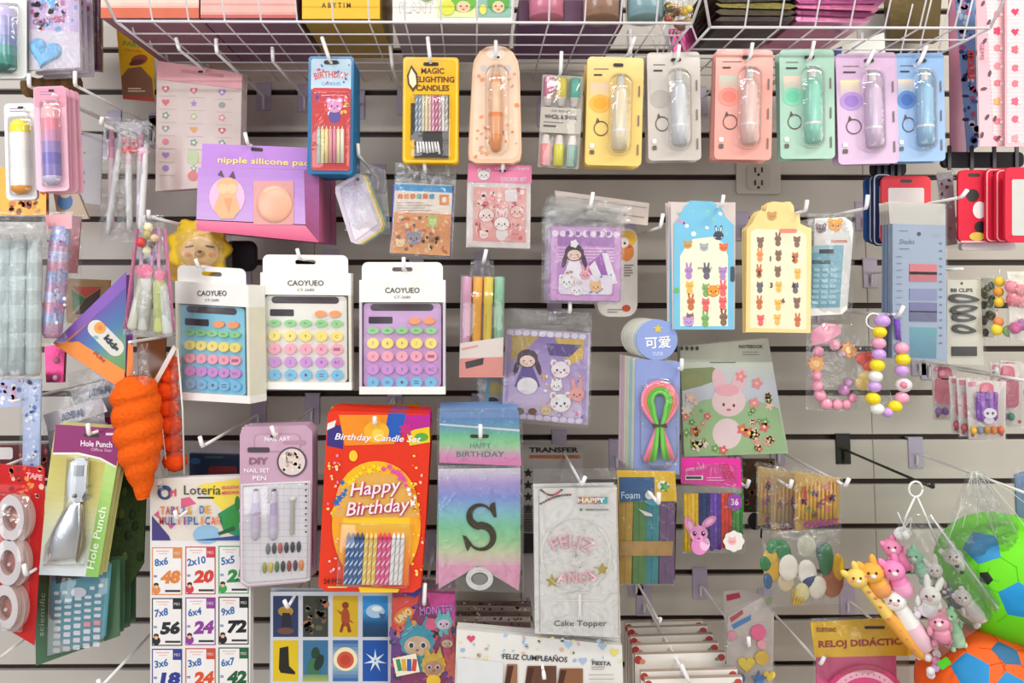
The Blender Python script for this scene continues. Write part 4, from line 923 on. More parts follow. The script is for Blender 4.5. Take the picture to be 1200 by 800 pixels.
# ---------------------------------------------------------------- cake topper
it = Item('cake_topper_pack', 'white FELIZ AÑOS cake topper card in a clear bag', 'cake topper pack', 675, 565, .31)
it.slab([(626, 572), (723, 571), (727, 747), (627, 742)], '#e9e6e3', .002, 'card', 'card')
it.off = .0008; it.ink([(631, 574), (631.8, 574), (633, 740), (632, 740)], '#b9b2ac'); it.ink([(722, 573), (723, 573), (726, 745), (725, 745)], '#c9b2a4')
for k in range(12):
    t = k/11; it.ink(heart(634+34*t, 590-10*t+ -3*math.sin(t*3), 1.8), rnd.choice(['#5c8a5c', '#c0504c', '#5c5a58'])); it.ink(heart(634+24*t, 574+6*math.sin(t*math.pi)*1, 1.6), rnd.choice(['#c9504c', '#4c4a48', '#6a9c84']))
for k, c in enumerate(['#b86a7c', '#e8a04a', '#c9a45a', '#e07a5c', '#7c9cb0', '#4ca0a0']): it.ink(rect(677+6*k, 582, 682+6*k, 590), c)
it.text('HAPPY', 693, 586, 5.5, '#f7efe4', 32, bold=.03); it.ink(star(681, 597, 2.2), '#4a4a4a'); it.ink(rect(686, 596, 713, 598), '#8c8a88')
it.ink(ell(675, 650, 41, 43, 32), '#d9d5cf', holes=[ell(675, 650, 40, 42, 32)])
for k in range(150):
    a = rnd.random()*6.28; r = 26+rnd.random()*15 if k % 2 else rnd.random()*30; it.ink(ell(675+r*math.cos(a), 650+r*math.sin(a)*1.02, .8, n=5), rnd.choice(['#cfc8bc', '#d9d2c0', '#c6c2bc']), off=it.off+it.th+.0001)
it.text('FELIZ', 671, 634, 15, '#d9a5ac', 52, 4, bold=.035, arc=44, part='lettering'); it.text('FELIZ', 671, 634, 15, '#f0c9cf', 51, 4, bold=-.0, arc=44)
it.text('AÑOS', 676, 676, 16, '#d99aa4', 44, -3, bold=.035, arc=-70); it.text('AÑOS', 676, 676, 16, '#efc4ca', 43, -3, arc=-70)
for x, y in ((647, 681), (706, 667)): it.slab(star(x, y, 8), '#e6cf5c', .0008, 'gold_star#%d' % x, 'foil', .0030)
for y, w in ((694, 30), (703, 55)): it.ink(rect(676-w/2, y, 676+w/2, y+.8), '#d3cec8')
it.ink(rect(678, 696, 681, 722), '#d8d4ce')
it.text('Cake Topper', 680, 731, 9, '#55504c', 62, bold=.01)
it.bag([(625, 549), (721, 548), (728, 749), (626, 744)], .004, .0008); it.done(); it.stack(2, .014, ('card',), desc='white cake topper card', group='white cake topper cards')
hook(682, 568, .33, 'reaching over the white cake topper card', 4, -10)

# ---------------------------------------------------------------- foam sheets
it = Item('foam_pack', 'rolled foam sheets in mustard green teal and plum with a tan band', 'foam pack', 757, 560, .28)
for k, (c, x0, x1) in enumerate((('#b9922e', 724, 742), ('#4f7f3a', 741, 757), ('#2f8590', 756, 773), ('#6c4a74', 772, 790))):
    for j in range(2): x = x0+(x1-x0)*j/2; it.slab([(x+1, 584), (x+(x1-x0)/2+.6, 584), (x+(x1-x0)/2-.6, 684), (x-1, 684)], c, .004, f'foam_strip#{k}{j}', 'rubber', .001*(j+k % 2))
it.slab([(723, 634), (789, 634), (788, 651), (723, 651)], '#b58c4c', .0012, 'paper_band', 'card', .0066)
it.slab([(723, 551), (791, 552), (793, 587), (725, 588)], '#e9bd24', .0012, 'header_card', 'gloss', .006); it.th = .007; it.off = .0006
it.ink([(725, 559), (767, 559), (767, 587), (726, 588)], '#23588c'); it.text('Foam', 739, 580, 8, '#c8e0f0', 22, bold=.01); it.ink(ell(777, 569, 7, 6), '#eef0d8'); it.ink(scallop(779, 570, 5, 5, .3), '#4f9c3c'); it.ink(ell(761, 580, 5), '#ede6dc'); it.ink(ell(763, 589, 7, 3, 10, 20), '#3aa0b4')
it.ink([(748, 596), (764, 602), (765, 605), (756, 604)], '#e6e2dc')
it.bag([(722, 551), (792, 552), (790, 686), (722, 686)], .01, .0012, off=.008); it.done()
hook(772, 590, .36, 'long, crossing the foam sheet pack', 0, -13)
it = Item('rubber_strip_pack', 'darker foam roll hanging behind the foam sheet pack', 'foam pack', 770, 600, .2); it.slab([(735, 590), (793, 590), (791, 680), (735, 680)], '#5c4a60', .01, 'card', 'rubber'); it.done()

# ---------------------------------------------------------------- pipe cleaners
it = Item('craft_stick_pack', 'bag of coloured craft sticks with a pink rabbit sticker', 'craft pack', 838, 548, .25)
cs_ = ['#f0c62a', '#efc020', '#f3cf3c', '#e8b61c', '#1e2f6c', '#223a7c', '#1c2c60', '#6c3cb4', '#7a4ac0', '#5c34a0', '#e83a1c', '#e04420', '#d9341c', '#3c8c3a', '#4aa044', '#2f7c34']
for k, c in enumerate(cs_): x = 803+4.35*k; it.lathe((x+.5, 645-rnd.random()*5), (x, 578), [(0, 2.3, c), (1, 2.3, c)], f'stick#{k}', 'fuzzy', .003, 7)
it.slab([(798, 536), (868, 537), (869, 572), (798, 566)], '#e0389c', .001, 'header_card', 'gloss', .005); it.off = .0006; it.th = .006
it.text('cute craft', 815, 548, 5, '#f5c9e0', 22, -8, shear=.3); it.ink(rect(803, 557, 824, 562), '#f0e4ea'); it.ink(rect(804, 558, 822, 561), '#3c2a34'); lines(it, 828, 559, 26, 2, '#f5b8d8', 3, 1); it.ink([(842, 545), (852, 543), (862, 562), (850, 560)], '#c81c6c')
it.off = .004; it.th = .004
it.ink(ell(820, 639, 10, 11), '#e58ac8'); it.ink(ell(826, 637, 6, 8), '#f3c0e2'); it.ink(ell(808, 615, 5, 10, 14, -22), '#e88ac4'); it.ink(ell(831, 611, 5, 10, 14, 55), '#e88ac4'); it.ink(ell(809, 616, 2.5, 6, 10, -22), '#f5c0dc'); it.ink(ell(831, 611, 2.5, 6, 10, 55), '#f5c0dc')
it.ink(ell(819, 625, 10.5, 9.5), '#ee9ad0'); it.ink(ell(814, 625, 2.4, 3), '#3c1c4c'); it.ink(ell(824, 625, 2.4, 3), '#3c1c4c'); it.ink(ell(819, 631, 2, 1), '#b0447c'); it.ink(ell(814.7, 624, .8), '#fff'); it.ink(ell(824.7, 624, .8), '#fff')
it.ink(ell(861, 588, 8.5, 9.5), '#9c3ca8'); it.text('36', 861, 588, 8, '#f0d8ec', 9, bold=.02); it.ink(scallop(860, 634, 12, 8, .06), '#e9e2de'); critter(it, 858, 634, 5, '#f0b0b0', 'cat')
it.bag([(797, 537), (870, 538), (874, 648), (800, 648)], .009, .0015); it.done()
hook(875, 571, .22, 'over the craft stick bag', 3, -9)

# ---------------------------------------------------------------- letter candles and spoon discs
it = Item('letter_candle_pack', 'clear bags of colourful letter candles on a long hook', 'candle pack', 950, 560, .26)
for g, (dx, dy, off) in enumerate(((0, 0, .0), (-28, 3, -.04), (-44, -6, -.06))):
    it.slab([(932+dx, 552+dy), (984+dx, 560+dy), (984+dx, 612+dy), (932+dx, 622+dy)], '#c9a45c', .001, f'card#{g}', 'gloss', off)
    for k in range(10): it.lathe((936+dx+4.6*k, 606+dy+rnd.random()*6), (937+dx+4.6*k, 562+dy+rnd.random()*14), [(0, 2.2, '#e8b83c'), (.6, 2.2, '#e8a83c'), (1, 1.2, '#f0d070')], f'candle#{g}{k}', 'plastic', .003+off, 6)
    for k in range(16): it.text(rnd.choice('ABCDEHKNLMRS'), 938+dx+rnd.random()*42, 568+dy+rnd.random()*36, 7, rnd.choice(['#8c2c5c', '#b83c9c', '#3c2c7c', '#c04434', '#3a8a50', '#e07090']), bold=.05, off=.0075+off, a=rnd.uniform(-20, 20), part=f'candle_letters#{g}')
    it.text('CHARLOT', 962+dx, 613+dy, 8, '#a8308c', 42, -6, bold=.06, off=.008+off, part=f'candle_letters#{g}')
    it.bag([(930+dx, 546+dy), (988+dx, 560+dy), (986+dx, 622+dy), (930+dx, 628+dy)], .011, .002, part=f'bag#{g}', off=.005+off)
it.done()
hook(991, 569, .29, 'long, carrying the letter candle bags', 4, -9); hook(926, 571, .27, 'shorter, left of the letter candle bags', 2, -9)
it = Item('spoon_set', 'cluster of round green white and yellow plastic spoons in a bag', 'spoon set', 940, 625, .27)
for k, (x, y, rx, ry, c, a) in enumerate(((905, 668, 9, 13, '#d9a81e', 10), (903, 652, 8, 9, '#e0b43c', 0), (918, 645, 8, 13, '#2f7c44', -20), (905, 640, 6, 8, '#3a8c4c', 20), (924, 665, 10.5, 14, '#ece4d8', 4), (921, 682, 9, 10, '#dcc8a0', 0), (946, 671, 10.5, 14, '#eeeade', -8), (951, 682, 10, 8, '#2e3c74', 0), (958, 688, 9.5, 12, '#ece4d4', 18), (968, 655, 8, 17, '#1e7048', 4), (966, 648, 9, 12, '#3a5c6c', 0), (976, 680, 12, 18, '#a8603c', 8), (982, 665, 7, 15, '#d8ae2c', 0), (945, 640, 11, 12, '#b4b0a0', 0), (940, 694, 8, 10, '#e3d8a0', 0), (932, 700, 4, 9, '#d9b83c', 0), (900, 680, 5, 9, '#2f5c8c', 0), (897, 660, 6, 8, '#2f7c44', 0))):
    it.ball(x, y, rx*1.1, c, ry*1.1, 2.2, f'spoon_bowl#{k}', 'plastic', .002+.0012*(k % 5), 14, a=a)
for k in range(4): it.lathe((930+3*k, 708), (934+3*k, 690), [(0, 1.5, '#dcb850'), (1, 1.2, '#dcb850')], f'handle#{k}', 'plastic', .008, 6)
it.bag([(893, 622), (984, 620), (990, 706), (896, 712)], .016, .003, off=.006); it.done()

# ---------------------------------------------------------------- lottery tables card
it = Item('game_card', 'multiplication lottery card sheet with numbered squares, hanging bottom left', 'game card', 235, 580, .265)
it.slab([(176, 561), (290, 557), (294, 640), (293, 820), (176, 820)], '#e4dfdd', .0015, 'card', 'card')
it.ink([(177, 562), (289, 559), (291, 632), (178, 633)], '#ddd2c6'); it.ink([(232, 568), (289, 559), (290, 590), (262, 600)], '#e9d04c'); it.ink([(212, 584), (222, 582), (230, 590), (212, 596)], '#d05a80'); it.ink([(196, 614), (206, 614), (200, 620)], '#d05a80'); it.ink([(180, 603), (186, 598), (187, 608)], '#d05a80')
it.ink([(178, 604), (198, 628), (200, 633), (178, 633)], '#443a78'); it.ink(ell(242, 626, 16, 11), '#8fb6d4'); it.ink([(255, 602), (278, 588), (281, 630), (262, 622)], '#2f8c5c'); it.ink(ell(272, 608, 9, 14, 16, 10), '#2f8c3c'); it.ink(ell(278, 590, 3, 9), '#2a7a34'); it.ink([(255, 624), (274, 616), (276, 621), (257, 627)], '#245c2c'); it.ink([(226, 633), (291, 626), (291, 633)], '#2f4c8c')
it.ink(ell(193, 577, 8.5, 8.5), '#2c4470', holes=[ell(193, 578, 4.5, 4.5)]); it.text('ri', 203, 577, 9, '#d8405c', 7, bold=.04); it.ink([(184, 568), (196, 571), (188, 575)], '#2c4470')
it.text('Lotería', 237, 574, 11, '#2c2c28', 43, bold=.0); it.text('EDUCATIVA', 270, 571, 4, '#d8506c', 20, -3, bold=.03); it.text('MEXICANA', 270, 577, 4, '#d8506c', 20, -3, bold=.03)
W_ = [('TABLAS', 206, 598, 38), ('DE', 240, 597, 14), ('MULTIPLICAR', 223, 610, 74)]
pal = ['#e0823c', '#d9a02c', '#3c78b4', '#d04a4c', '#7c4c94', '#c8402c']
for t, cx, cy, w in W_:
    n = len(t); st = w/n
    for i, ch in enumerate(t): it.text(ch, cx-w/2+st*(i+.5), cy, 9.5, pal[(i*5+n) % 6] if t != 'MULTIPLICAR' else ['#c04048', '#7a4a94', '#2f5c9c', '#d04a3c', '#8c4c8c', '#2f6cb0', '#3c5c9c', '#e08a3c', '#2f4c8c', '#e0503c', '#e88a4c'][i], min(st*.8, 7.4) if ch != 'I' else 2.2, bold=.025)
it.off = .0016; slot(it, 241, 583, 20, 2)
sq = [('8x6', '48', '#d98040', '#d98a4c'), ('2x10', '20', '#d04030', '#c8404c'), ('5x5', '25', '#2f8c44', '#3c9c50'), ('7x8', '56', '#26282c', '#26282c'), ('6x4', '24', '#8c3c94', '#8c3c94'), ('9x8', '72', '#1c1e22', '#1c1e22'), ('3x6', '18', '#2c3c8c', '#3c3c8c'), ('3x8', '24', '#d8502c', '#c8503c'), ('6x7', '42', '#1e5c34', '#24603c')]
for k, (a, r, c, c2) in enumerate(sq):
    i, j = k % 3, k//3; x0, y0 = 178+39.2*i-(i == 2)*.4, 641+59*j-i*.8+(j*.5); x1, y1 = x0+35.5, y0+56
    nm = f'square#{k}'; it.slab(rect(x0, y0, x1, y1), c2, .0004, nm, 'card', .0013); o = .00175
    it.ink(rect(x0+1.3, y0+1.3, x1-1.3, y1-1.3), '#ebe6e4', off=o+.0001); it.ink(rect(x1-11, y0+1, x1-1, y0+13), c2, off=o+.0002); it.text('MIO', x1-6, y0+7, 3.5, '#d8d2c8', 7, off=o+.0003)
    lines_o = it.off; it.ink(rect(x0+5, y0+4, x0+20, y0+5), '#d9a09c', off=o+.0002); it.ink(rect(x0+8, y0+7, x0+18, y0+8), '#e0b8b0', off=o+.0002)
    it.text(a, x0+(11 if len(a) < 4 else 13), y0+17, 9, '#2f66a8', 16 if len(a) < 4 else 22, -10, bold=.03, off=o+.0003, shear=.1)
    it.text('=', x0+4, y0+34, 2.5, '#2f66a8', 4, bold=.03, off=o+.0003); it.text(r, x0+22, y0+35, 15.5, c, 23, -2, bold=.06, shear=.2, off=o+.0003)
    it.ink(ell(x0+5, y0+50, 5, 5), c2, off=o+.0003); it.ink(ell(x0+5, y0+44, 3, 2.4), '#3a2c28', off=o+.0004); it.ink(ell(x0+5, y0+46.5, 2.2, 2), '#e9b48c', off=o+.00045); it.ink(rect(x1-20, y0+50, x1-2, y0+52.5), '#3a3634', off=o+.0003)
it.done(); it.stack(2, .008, ('card',), desc='multiplication lottery card sheet', group='multiplication lottery card sheets')
hook(207, 608, .31, 'slanting over the multiplication card sheet', -2, -10)
it = Item('toy_card', 'dark blue and red packet behind the multiplication sheet', 'packet', 250, 540, .15); it.slab([(222, 531), (285, 533), (284, 565), (222, 565)], '#20304c', .01, 'card', 'gloss'); it.ink(rr(244, 546, 278, 562, 4), '#7c2430'); it.ink(ell(229, 540, 6, 4), '#2f5c8c'); it.ink(rect(240, 534, 262, 537), '#2c5450'); it.done()
it = Item('header_card', 'white strip across the hook above the multiplication sheet', 'card', 250, 527, .02); it.slab([(221, 523), (280, 521), (280, 531), (221, 531)], '#c9c4cf', .002, 'card'); it.done()
hook(237, 523, .33, 'bare, pointing left above the multiplication sheet', -3, -12)

# ---------------------------------------------------------------- nail pen set
it = Item('paint_set', 'mauve header blister set of lilac pen and rainbow nail tips', 'art set', 322, 510, .285)
q = rot(rr(280, 499, 364, 682, 6), 0, (322, 590)); q = [(x+(y-500)*0.0, y+(3 if x < 322 else -0)) for x, y in q]
it.slab([(284, 500), (358, 498), (366, 505), (366, 560), (364, 678), (358, 682), (288, 688), (281, 682), (281, 510)], '#c6a0b4', .0015, 'backing_card', 'gloss')
it.ink([(282, 567), (364, 563), (363, 680), (290, 686), (282, 682)], '#d9d3d8')
for k in range(13): it.ink(rect(283, 572+8*k, 362, 572.6+8*k), '#c3bcc2', off=it.off+it.th+.0001)
for k in range(9): it.ink(rect(287+9*k, 569, 287.5+9*k, 676), '#c9c2c8', off=it.off+it.th+.0001)
it.off += .0003
it.ink(rr(298, 508, 352, 529, 6), '#b286a0'); it.ink(rr(299, 509, 351, 528, 6), '#c6a0b4'); it.text('NAIL ART', 325, 514, 5, '#f0e3ea', 30, bold=.02); it.ink(rr(332, 516, 358, 521, 2), '#b4889e')
it.ink(rr(290, 524, 316, 530, 2), '#4c3c48'); it.text('DIY', 303, 540, 8, '#8a5c74', 22, bold=.03); it.text('NAIL SET', 301, 551, 5, '#f0e6ec', 30, bold=.02); it.text('PEN', 304, 560, 5, '#f0e6ec', 16, bold=.02)
it.ink(ell(342, 541, 17.5, 17.5, 28), '#5c4454'); it.ink(ell(342, 541, 15.5, 15.5, 28), '#dcc8c4'); confetti(it, 332, 531, 352, 552, 24, ['#b9a890', '#e8dccc', '#9c8c84', '#d8b89c'], 3.5)
for x, r in ((299, 5), (320, 4.6)): it.lathe((x, 633), (x+1, 573), [(0, 1, '#d8cce0'), (.05, 4, '#e3d9ea'), (.25, 5, '#d9cbe4'), (.5, r, '#cbb9dc'), (.75, r*.8, '#e3d9ea'), (.95, 3.2, '#dcd2e2'), (.97, 3, '#463c48'), (1, 2, '#463c48')], 'pen#%d' % x, 'jelly', .004)
it.lathe((342, 626), (343, 582), [(0, 2.4, '#dcdcd0'), (.9, 2.4, '#dcdcd0'), (.92, 4, '#d8d8cc'), (1, 4, '#d8d8cc')], 'applicator', 'plastic', .004, 8)
for k in range(9): it.ink(rect(357.5, 566+7*k, 359.5, 568+7*k), '#3c343c', off=it.off+it.th)
for j, (y, n, cs2) in enumerate(((643, 6, ['#6c7078', '#3c4044', '#b0504c', '#2c3034', '#2c2c34', '#34303c']), (665, 7, ['#8c9430', '#c9b43c', '#48743c', '#2c2c34', '#8c3838', '#4c2c34', '#d8843c']))):
    for k in range(n): it.ball(314+7.2*k-4*j, y-k*.5, 2.7, cs2[k], 6.5, 2.5, f'nail_tip#{j}{k}', 'plastic', .003, 10)
it.dome([(284, 568), (362, 565), (361, 678), (290, 684), (284, 680)], .011, '#fff', soft=.05); slot(it, 320, 511, 7, 3); it.done(); it.stack(3, .0125, ('backing_card', 'blister'), desc='mauve nail pen set', group='mauve nail pen sets')
hook(322, 511, .30, 'through the mauve nail pen set', -4, -12)

# ---------------------------------------------------------------- picture lottery sheet
it = Item('game_card', 'picture lottery sheet showing boot, sun, star and parrot squares', 'game card', 388, 700, .25)
it.slab(rect(317, 693, 459, 825), '#c9ccd4', .0015, 'card', 'card')
bg = ['#2c3860', '#3a3c34', '#d2ac24', '#2f8cd0', '#d8b81c', '#3a6c90', '#1e5a9c', '#1c50a0']
for k in range(8):
    i, j = k % 4, k//4; x0, y0 = 320+35*i, 698+52*j; x1, y1 = x0+29.5, y0+48; cx, cy = (x0+x1)/2, (y0+y1)/2
    nm = f'square#{k}'; it.slab(rect(x0, y0, x1, y1), bg[k], .0004, nm, 'card', .0014)
    it.th = .0015; it.off = .0006; o = .0020
    if k == 0: it.ink(ell(cx, cy-6, 9, 6), '#b08a34'); it.ink([(cx-4, cy-4), (cx+5, cy-4), (cx+7, cy+12), (cx-5, cy+12)], '#2a2430'); it.ink(ell(cx, cy+17, 10, 4), '#6c4a3c')
    if k == 1: confetti(it, x0+3, y0+4, x1-3, y1-4, 26, ['#6c5c4c', '#8c7448', '#2c302c', '#586048', '#a06a54'], 5)
    if k == 2: it.ink(ell(cx, cy+1, 5, 11), '#a8482c'); it.ink(ell(cx, cy-13, 4), '#8c3820'); it.ink([(cx-11, cy-8), (cx-3, cy-4), (cx+4, cy+3), (cx+10, cy+8), (cx+3, cy+6)], '#a8482c'); it.ink([(cx-4, cy+8), (cx-1, cy+8), (cx-4, cy+19), (cx-7, cy+18)], '#8c3820'); it.ink([(cx+1, cy+8), (cx+4, cy+8), (cx+7, cy+18), (cx+3, cy+19)], '#8c3820')
    if k == 3: it.grad(rect(x0, y0+16, x1, y1), ['#3aa0dc', '#1c4c7c', '#1c3c54']); it.ink(ell(cx, cy-6, 11, 8), '#a9c6e0'); it.ink(ell(cx+2, cy-9, 6, 3), '#e6eef4'); it.ink([(cx+4, cy-4), (cx+12, cy-2), (cx+8, cy+6)], '#3c5c8c')
    if k == 4: it.ink([(cx-7, cy-15), (cx+3, cy-17), (cx+4, cy+6), (cx+11, cy+13), (cx+11, cy+16), (cx-6, cy+14), (cx-8, cy+9)], '#22201c')
    if k == 5: it.ink(ell(cx, cy-8, 5, 8), '#24402c'); it.ink(ell(cx-2, cy+8, 8, 11), '#3c6c4c'); it.ink(ell(cx+4, cy+2, 5, 10, 12, 20), '#1e3028'); it.grad(rect(x0, y1-8, x1, y1), ['#5c8c70', '#a8a84c'])
    if k == 6: it.grad(rect(x0, y0, x1, y0+24), ['#1e5a9c', '#a8c0c4'], sub=6); it.grad(rect(x0, y0+24, x1, y1), ['#a8c0c4', '#1e5a9c']); it.ink(ell(cx, cy-2, 14, 14), '#e9dcb4'); it.ink(ell(cx, cy-1, 10), '#c8503c'); it.ink(ell(cx, cy-1, 6), '#b8402c')
    if k == 7:
        for s_ in range(7): it.ink(rot([(cx-2, cy-1), (cx, cy-14), (cx+2, cy-1)], s_*51.4, (cx, cy)), '#cfe0ee')
it.done(); it.stack(1, .012, ('card',), desc='picture lottery sheet', group='picture lottery sheets', dx=-.004)
hook(337, 712, .30, 'in front of the picture lottery sheet', -4, -9)

# ---------------------------------------------------------------- cartoon game pack
it = Item('card_game_pack', 'bright pink UNO card game packet with fluffy cartoon creatures', 'card game', 495, 695, .27)
it.slab([(460, 690), (533, 690), (534, 825), (457, 825)], '#a83078', .012, 'packet', 'foil', -.012); it.th = 0; it.off = .0006
it.ink([(460, 700), (492, 697), (480, 735), (459, 745)], '#e8442c'); it.ink([(500, 694), (533, 696), (533, 740), (506, 716)], '#d83c9c'); it.ink([(459, 745), (480, 735), (470, 790), (458, 800)], '#6c2c8c'); it.ink([(520, 720), (533, 728), (533, 800), (520, 790)], '#e8705c'); confetti(it, 460, 700, 532, 798, 40, ['#e84c8c', '#3c2c6c', '#f0a03c', '#7c3ca0', '#f06a4c'], 6)
it.ink(rot(ell(473, 721, 13, 8), -38), '#f08a1c'); it.text('UNO', 473, 721, 9, '#f7e8a8', 21, -38, bold=.05); it.text('MONSTER', 512, 715, 10, '#3a3ca8', 42, -4, bold=.05); it.text('MONSTER', 512, 714.4, 9.4, '#e888d0', 40, -4, bold=.01)
def fluff(cx, cy, r, cap, face='#d9b896'):
    it.ink(scallop(cx, cy, r, 12, .06), cap); it.ink(ell(cx, cy+r*.25, r*.78, r*.6), face)
    for s_ in (-1, 1): it.ink(ell(cx+s_*r*.35, cy+r*.18, r*.19, r*.2), '#fff'); it.ink(ell(cx+s_*r*.35, cy+r*.2, r*.13, r*.15), '#2c2028'); it.ink([(cx+s_*r*.2, cy-r*.8), (cx+s_*r*.55, cy-r*1.6), (cx+s_*r*.8, cy-r*.6)], cap)
    it.ink(ell(cx, cy+r*.48, r*.1, r*.06), '#8c4a4a'); it.ink(ell(cx, cy+r*1.3, r*.6, r*.5), cap)
fluff(489, 752, 20, '#2f9cb4'); it.ink(ell(506, 731, 8, 7), '#e85c8c'); fluff(520, 729, 10, '#6cc0c0', '#e0cce0'); fluff(508, 779, 14, '#e0b83c', '#c89078'); fluff(524, 752, 8, '#b04c6c'); it.ink(rot(rect(462, 768, 490, 790), -12), '#e8dfc8')
for k, c in enumerate(['#3c8c5c', '#d8a43c', '#3c5c9c', '#c84c3c']): it.ink(rot(rect(465+6*k, 772, 470+6*k, 786), -12+6*k), c)
it.ink([(474, 695), (484, 687), (494, 692), (486, 700)], '#3c3c94'); it.bag([(458, 676), (535, 678), (534, 800), (457, 800)], .006, .0015, off=.002); it.done(); it.stack(2, .016, ('packet', 'print'), desc='bright pink card game packet', group='bright pink card game packets')
hook(497, 708, .29, 'in front of the pink card game packet', 1, -25)

# ---------------------------------------------------------------- birthday banners at the bottom
for k in range(7):
    y = 704+6.2*k; e = Item('banner_pack', ['rearmost', 'sixth from front', 'fifth from front', 'fourth from front', 'third from front', 'second from front', 'nearest'][k]+' flat banner pack in the pile under the letter S', 'banner pack', 575, y, .05+.035*k, group='flat banner packs under the letter S')
    e.slab([(530+k*.6, y), (622, y+1), (622, y+60), (530, y+60)], ['#8c7c78', '#b8a8a0', '#7c6a64', '#c9bcb4', '#8a7470', '#cfc6c0', '#b09c94'][k], .004, 'card', 'gloss'); confetti(e, 532, y+1, 620, y+4, 16, ['#5c3c3c', '#e8dcd4', '#a04844'], 2); e.done()
it = Item('banner_pack', 'white FELIZ CUMPLEAÑOS banner box with brown bunting flags', 'banner pack', 632, 745, .3)
it.slab([(535, 737), (729, 756), (731, 830), (532, 830)], '#e3dfda', .012, 'card', 'card', -.012); it.th = 0; it.off = .0006
confetti(it, 537, 742, 727, 775, 46, ['#e0b4a0', '#a8c4dc', '#e8d8a8', '#d8c4b8', '#9cb8d0'], 3.4)
for x, y, c in ((552, 748, '#d8506c'), (666, 755, '#a8c8e4'), (706, 757, '#a4bcd4'), (683, 774, '#a8b8d8'), (720, 764, '#e8d468')): it.ink(heart(x, y, 5), c)
it.text('FELIZ CUMPLEAÑOS', 627, 770, 8, '#3c3836', 76, 3, bold=.02); it.text('FIESTA', 705, 777, 5, '#4c4a48', 22, 2, bold=.03); lines(it, 693, 781, 24, 2, '#8c8a84', 2.5, .8); lines(it, 690, 790, 30, 3, '#a8a49c', 5, .8)
for x0, x1, y0, c in ((612, 652, 780, '#6a4434'), (650, 683, 783, '#8c5c40'), (588, 606, 778, '#9a6a4c')): it.ink([(x0+6, y0), (x1, y0), (x1, 825), (x0, 825)], c); it.ink([(x0+7, y0+2), (x0+14, y0+2), (x0+6, 818), (x0+1, 818)], '#4c2c22')
it.ink([(536, 770), (590, 776), (588, 825), (534, 825)], '#dcdcdc')
it.done(); it.stack(1, .02, ('card',), desc='FELIZ CUMPLEAÑOS banner box', group='white FELIZ CUMPLEAÑOS banner boxes')
hook(637, 788, .32, 'below the cake topper, over the banner box', 1, 8, tip=True); hook(773, 729, .20, 'bare, pointing down behind the foam sheets', 1, -5)
FO = [(733, 824, 727, .08), (736, 829, 733, .12), (739, 836, 743, .16), (741, 842, 753, .20), (744, 850, 764, .24), (751, 864, 784, .28), (756, 870, 793, .30)]
for k, (x0, x1, y, d) in enumerate(FO):
    e = Item('greeting_pack', ['farthest', 'second farthest', 'third farthest', 'middle', 'third nearest', 'second nearest', 'nearest'][k]+' white folder with red corner berries in the fanned stack', 'folder', (x0+x1)/2, y, d, group='white berry cornered folders')
    e.slab([(x0, y+3), (x1, y), (x1+1, y+110), (x0, y+110)], '#ebe4dc', .009, 'card', 'card', side='#b09c90'); e.th = .0088; e.ink(ell(x0+4, y+9, 4.5, 5), '#b0403c'); e.ink(ell(x0+9, y+11, 3.4, 3), '#d88a6c'); e.ink(ell(x1-5, y+6, 4.5, 4), '#b84a48'); e.ink(ell(x1-10, y+8, 2.5, 2), '#7c9c6c')
    if k == 5: e.text('Feliz', (x0+x1)/2-6, y+13, 8, '#3c2c28', 26, shear=.2, bold=.02)
    e.done()
hook(808, 800, .33, 'in front of the white berry folders', -10, -22)
hook(878, 758, .28, 'bare, right of the white berry folders', -1, -12)
# ---------------------------------------------------------------- gem sticker strips at the top right
it = Item('sticker_strip', 'long blue strip with red lettering beside the pink gem sheets', 'sticker strip', 1130, 40, .2)
it.slab([(1118, -30), (1142, -30), (1146, 172), (1134, 178)], '#6f93c4', .003, 'card', 'gloss')
for k in range(60): t = rnd.random(); it.ink(ell(1121+t*12+rnd.random()*14, -20+t*190, 1.5+rnd.random()*3.4, 1.5+rnd.random()*3, 7), rnd.choice(['#2c4480', '#a9c6dc', '#d8d0e0', '#3c64a8', '#a8507c', '#1e2c5c']), off=it.off+it.th+.0001)
it.off += .0003; it.text('STICKERS', 1138, 76, 8, '#d8482c', 34, 88, bold=.05); it.done()
it = Item('sticker_strip', 'dusty pink strip edge left of the blue sticker strip', 'sticker strip', 1120, 40, .15); it.slab([(1112, -30), (1120, -30), (1136, 180), (1114, 182)], '#b97a90', .003, 'card', 'gloss'); it.done()
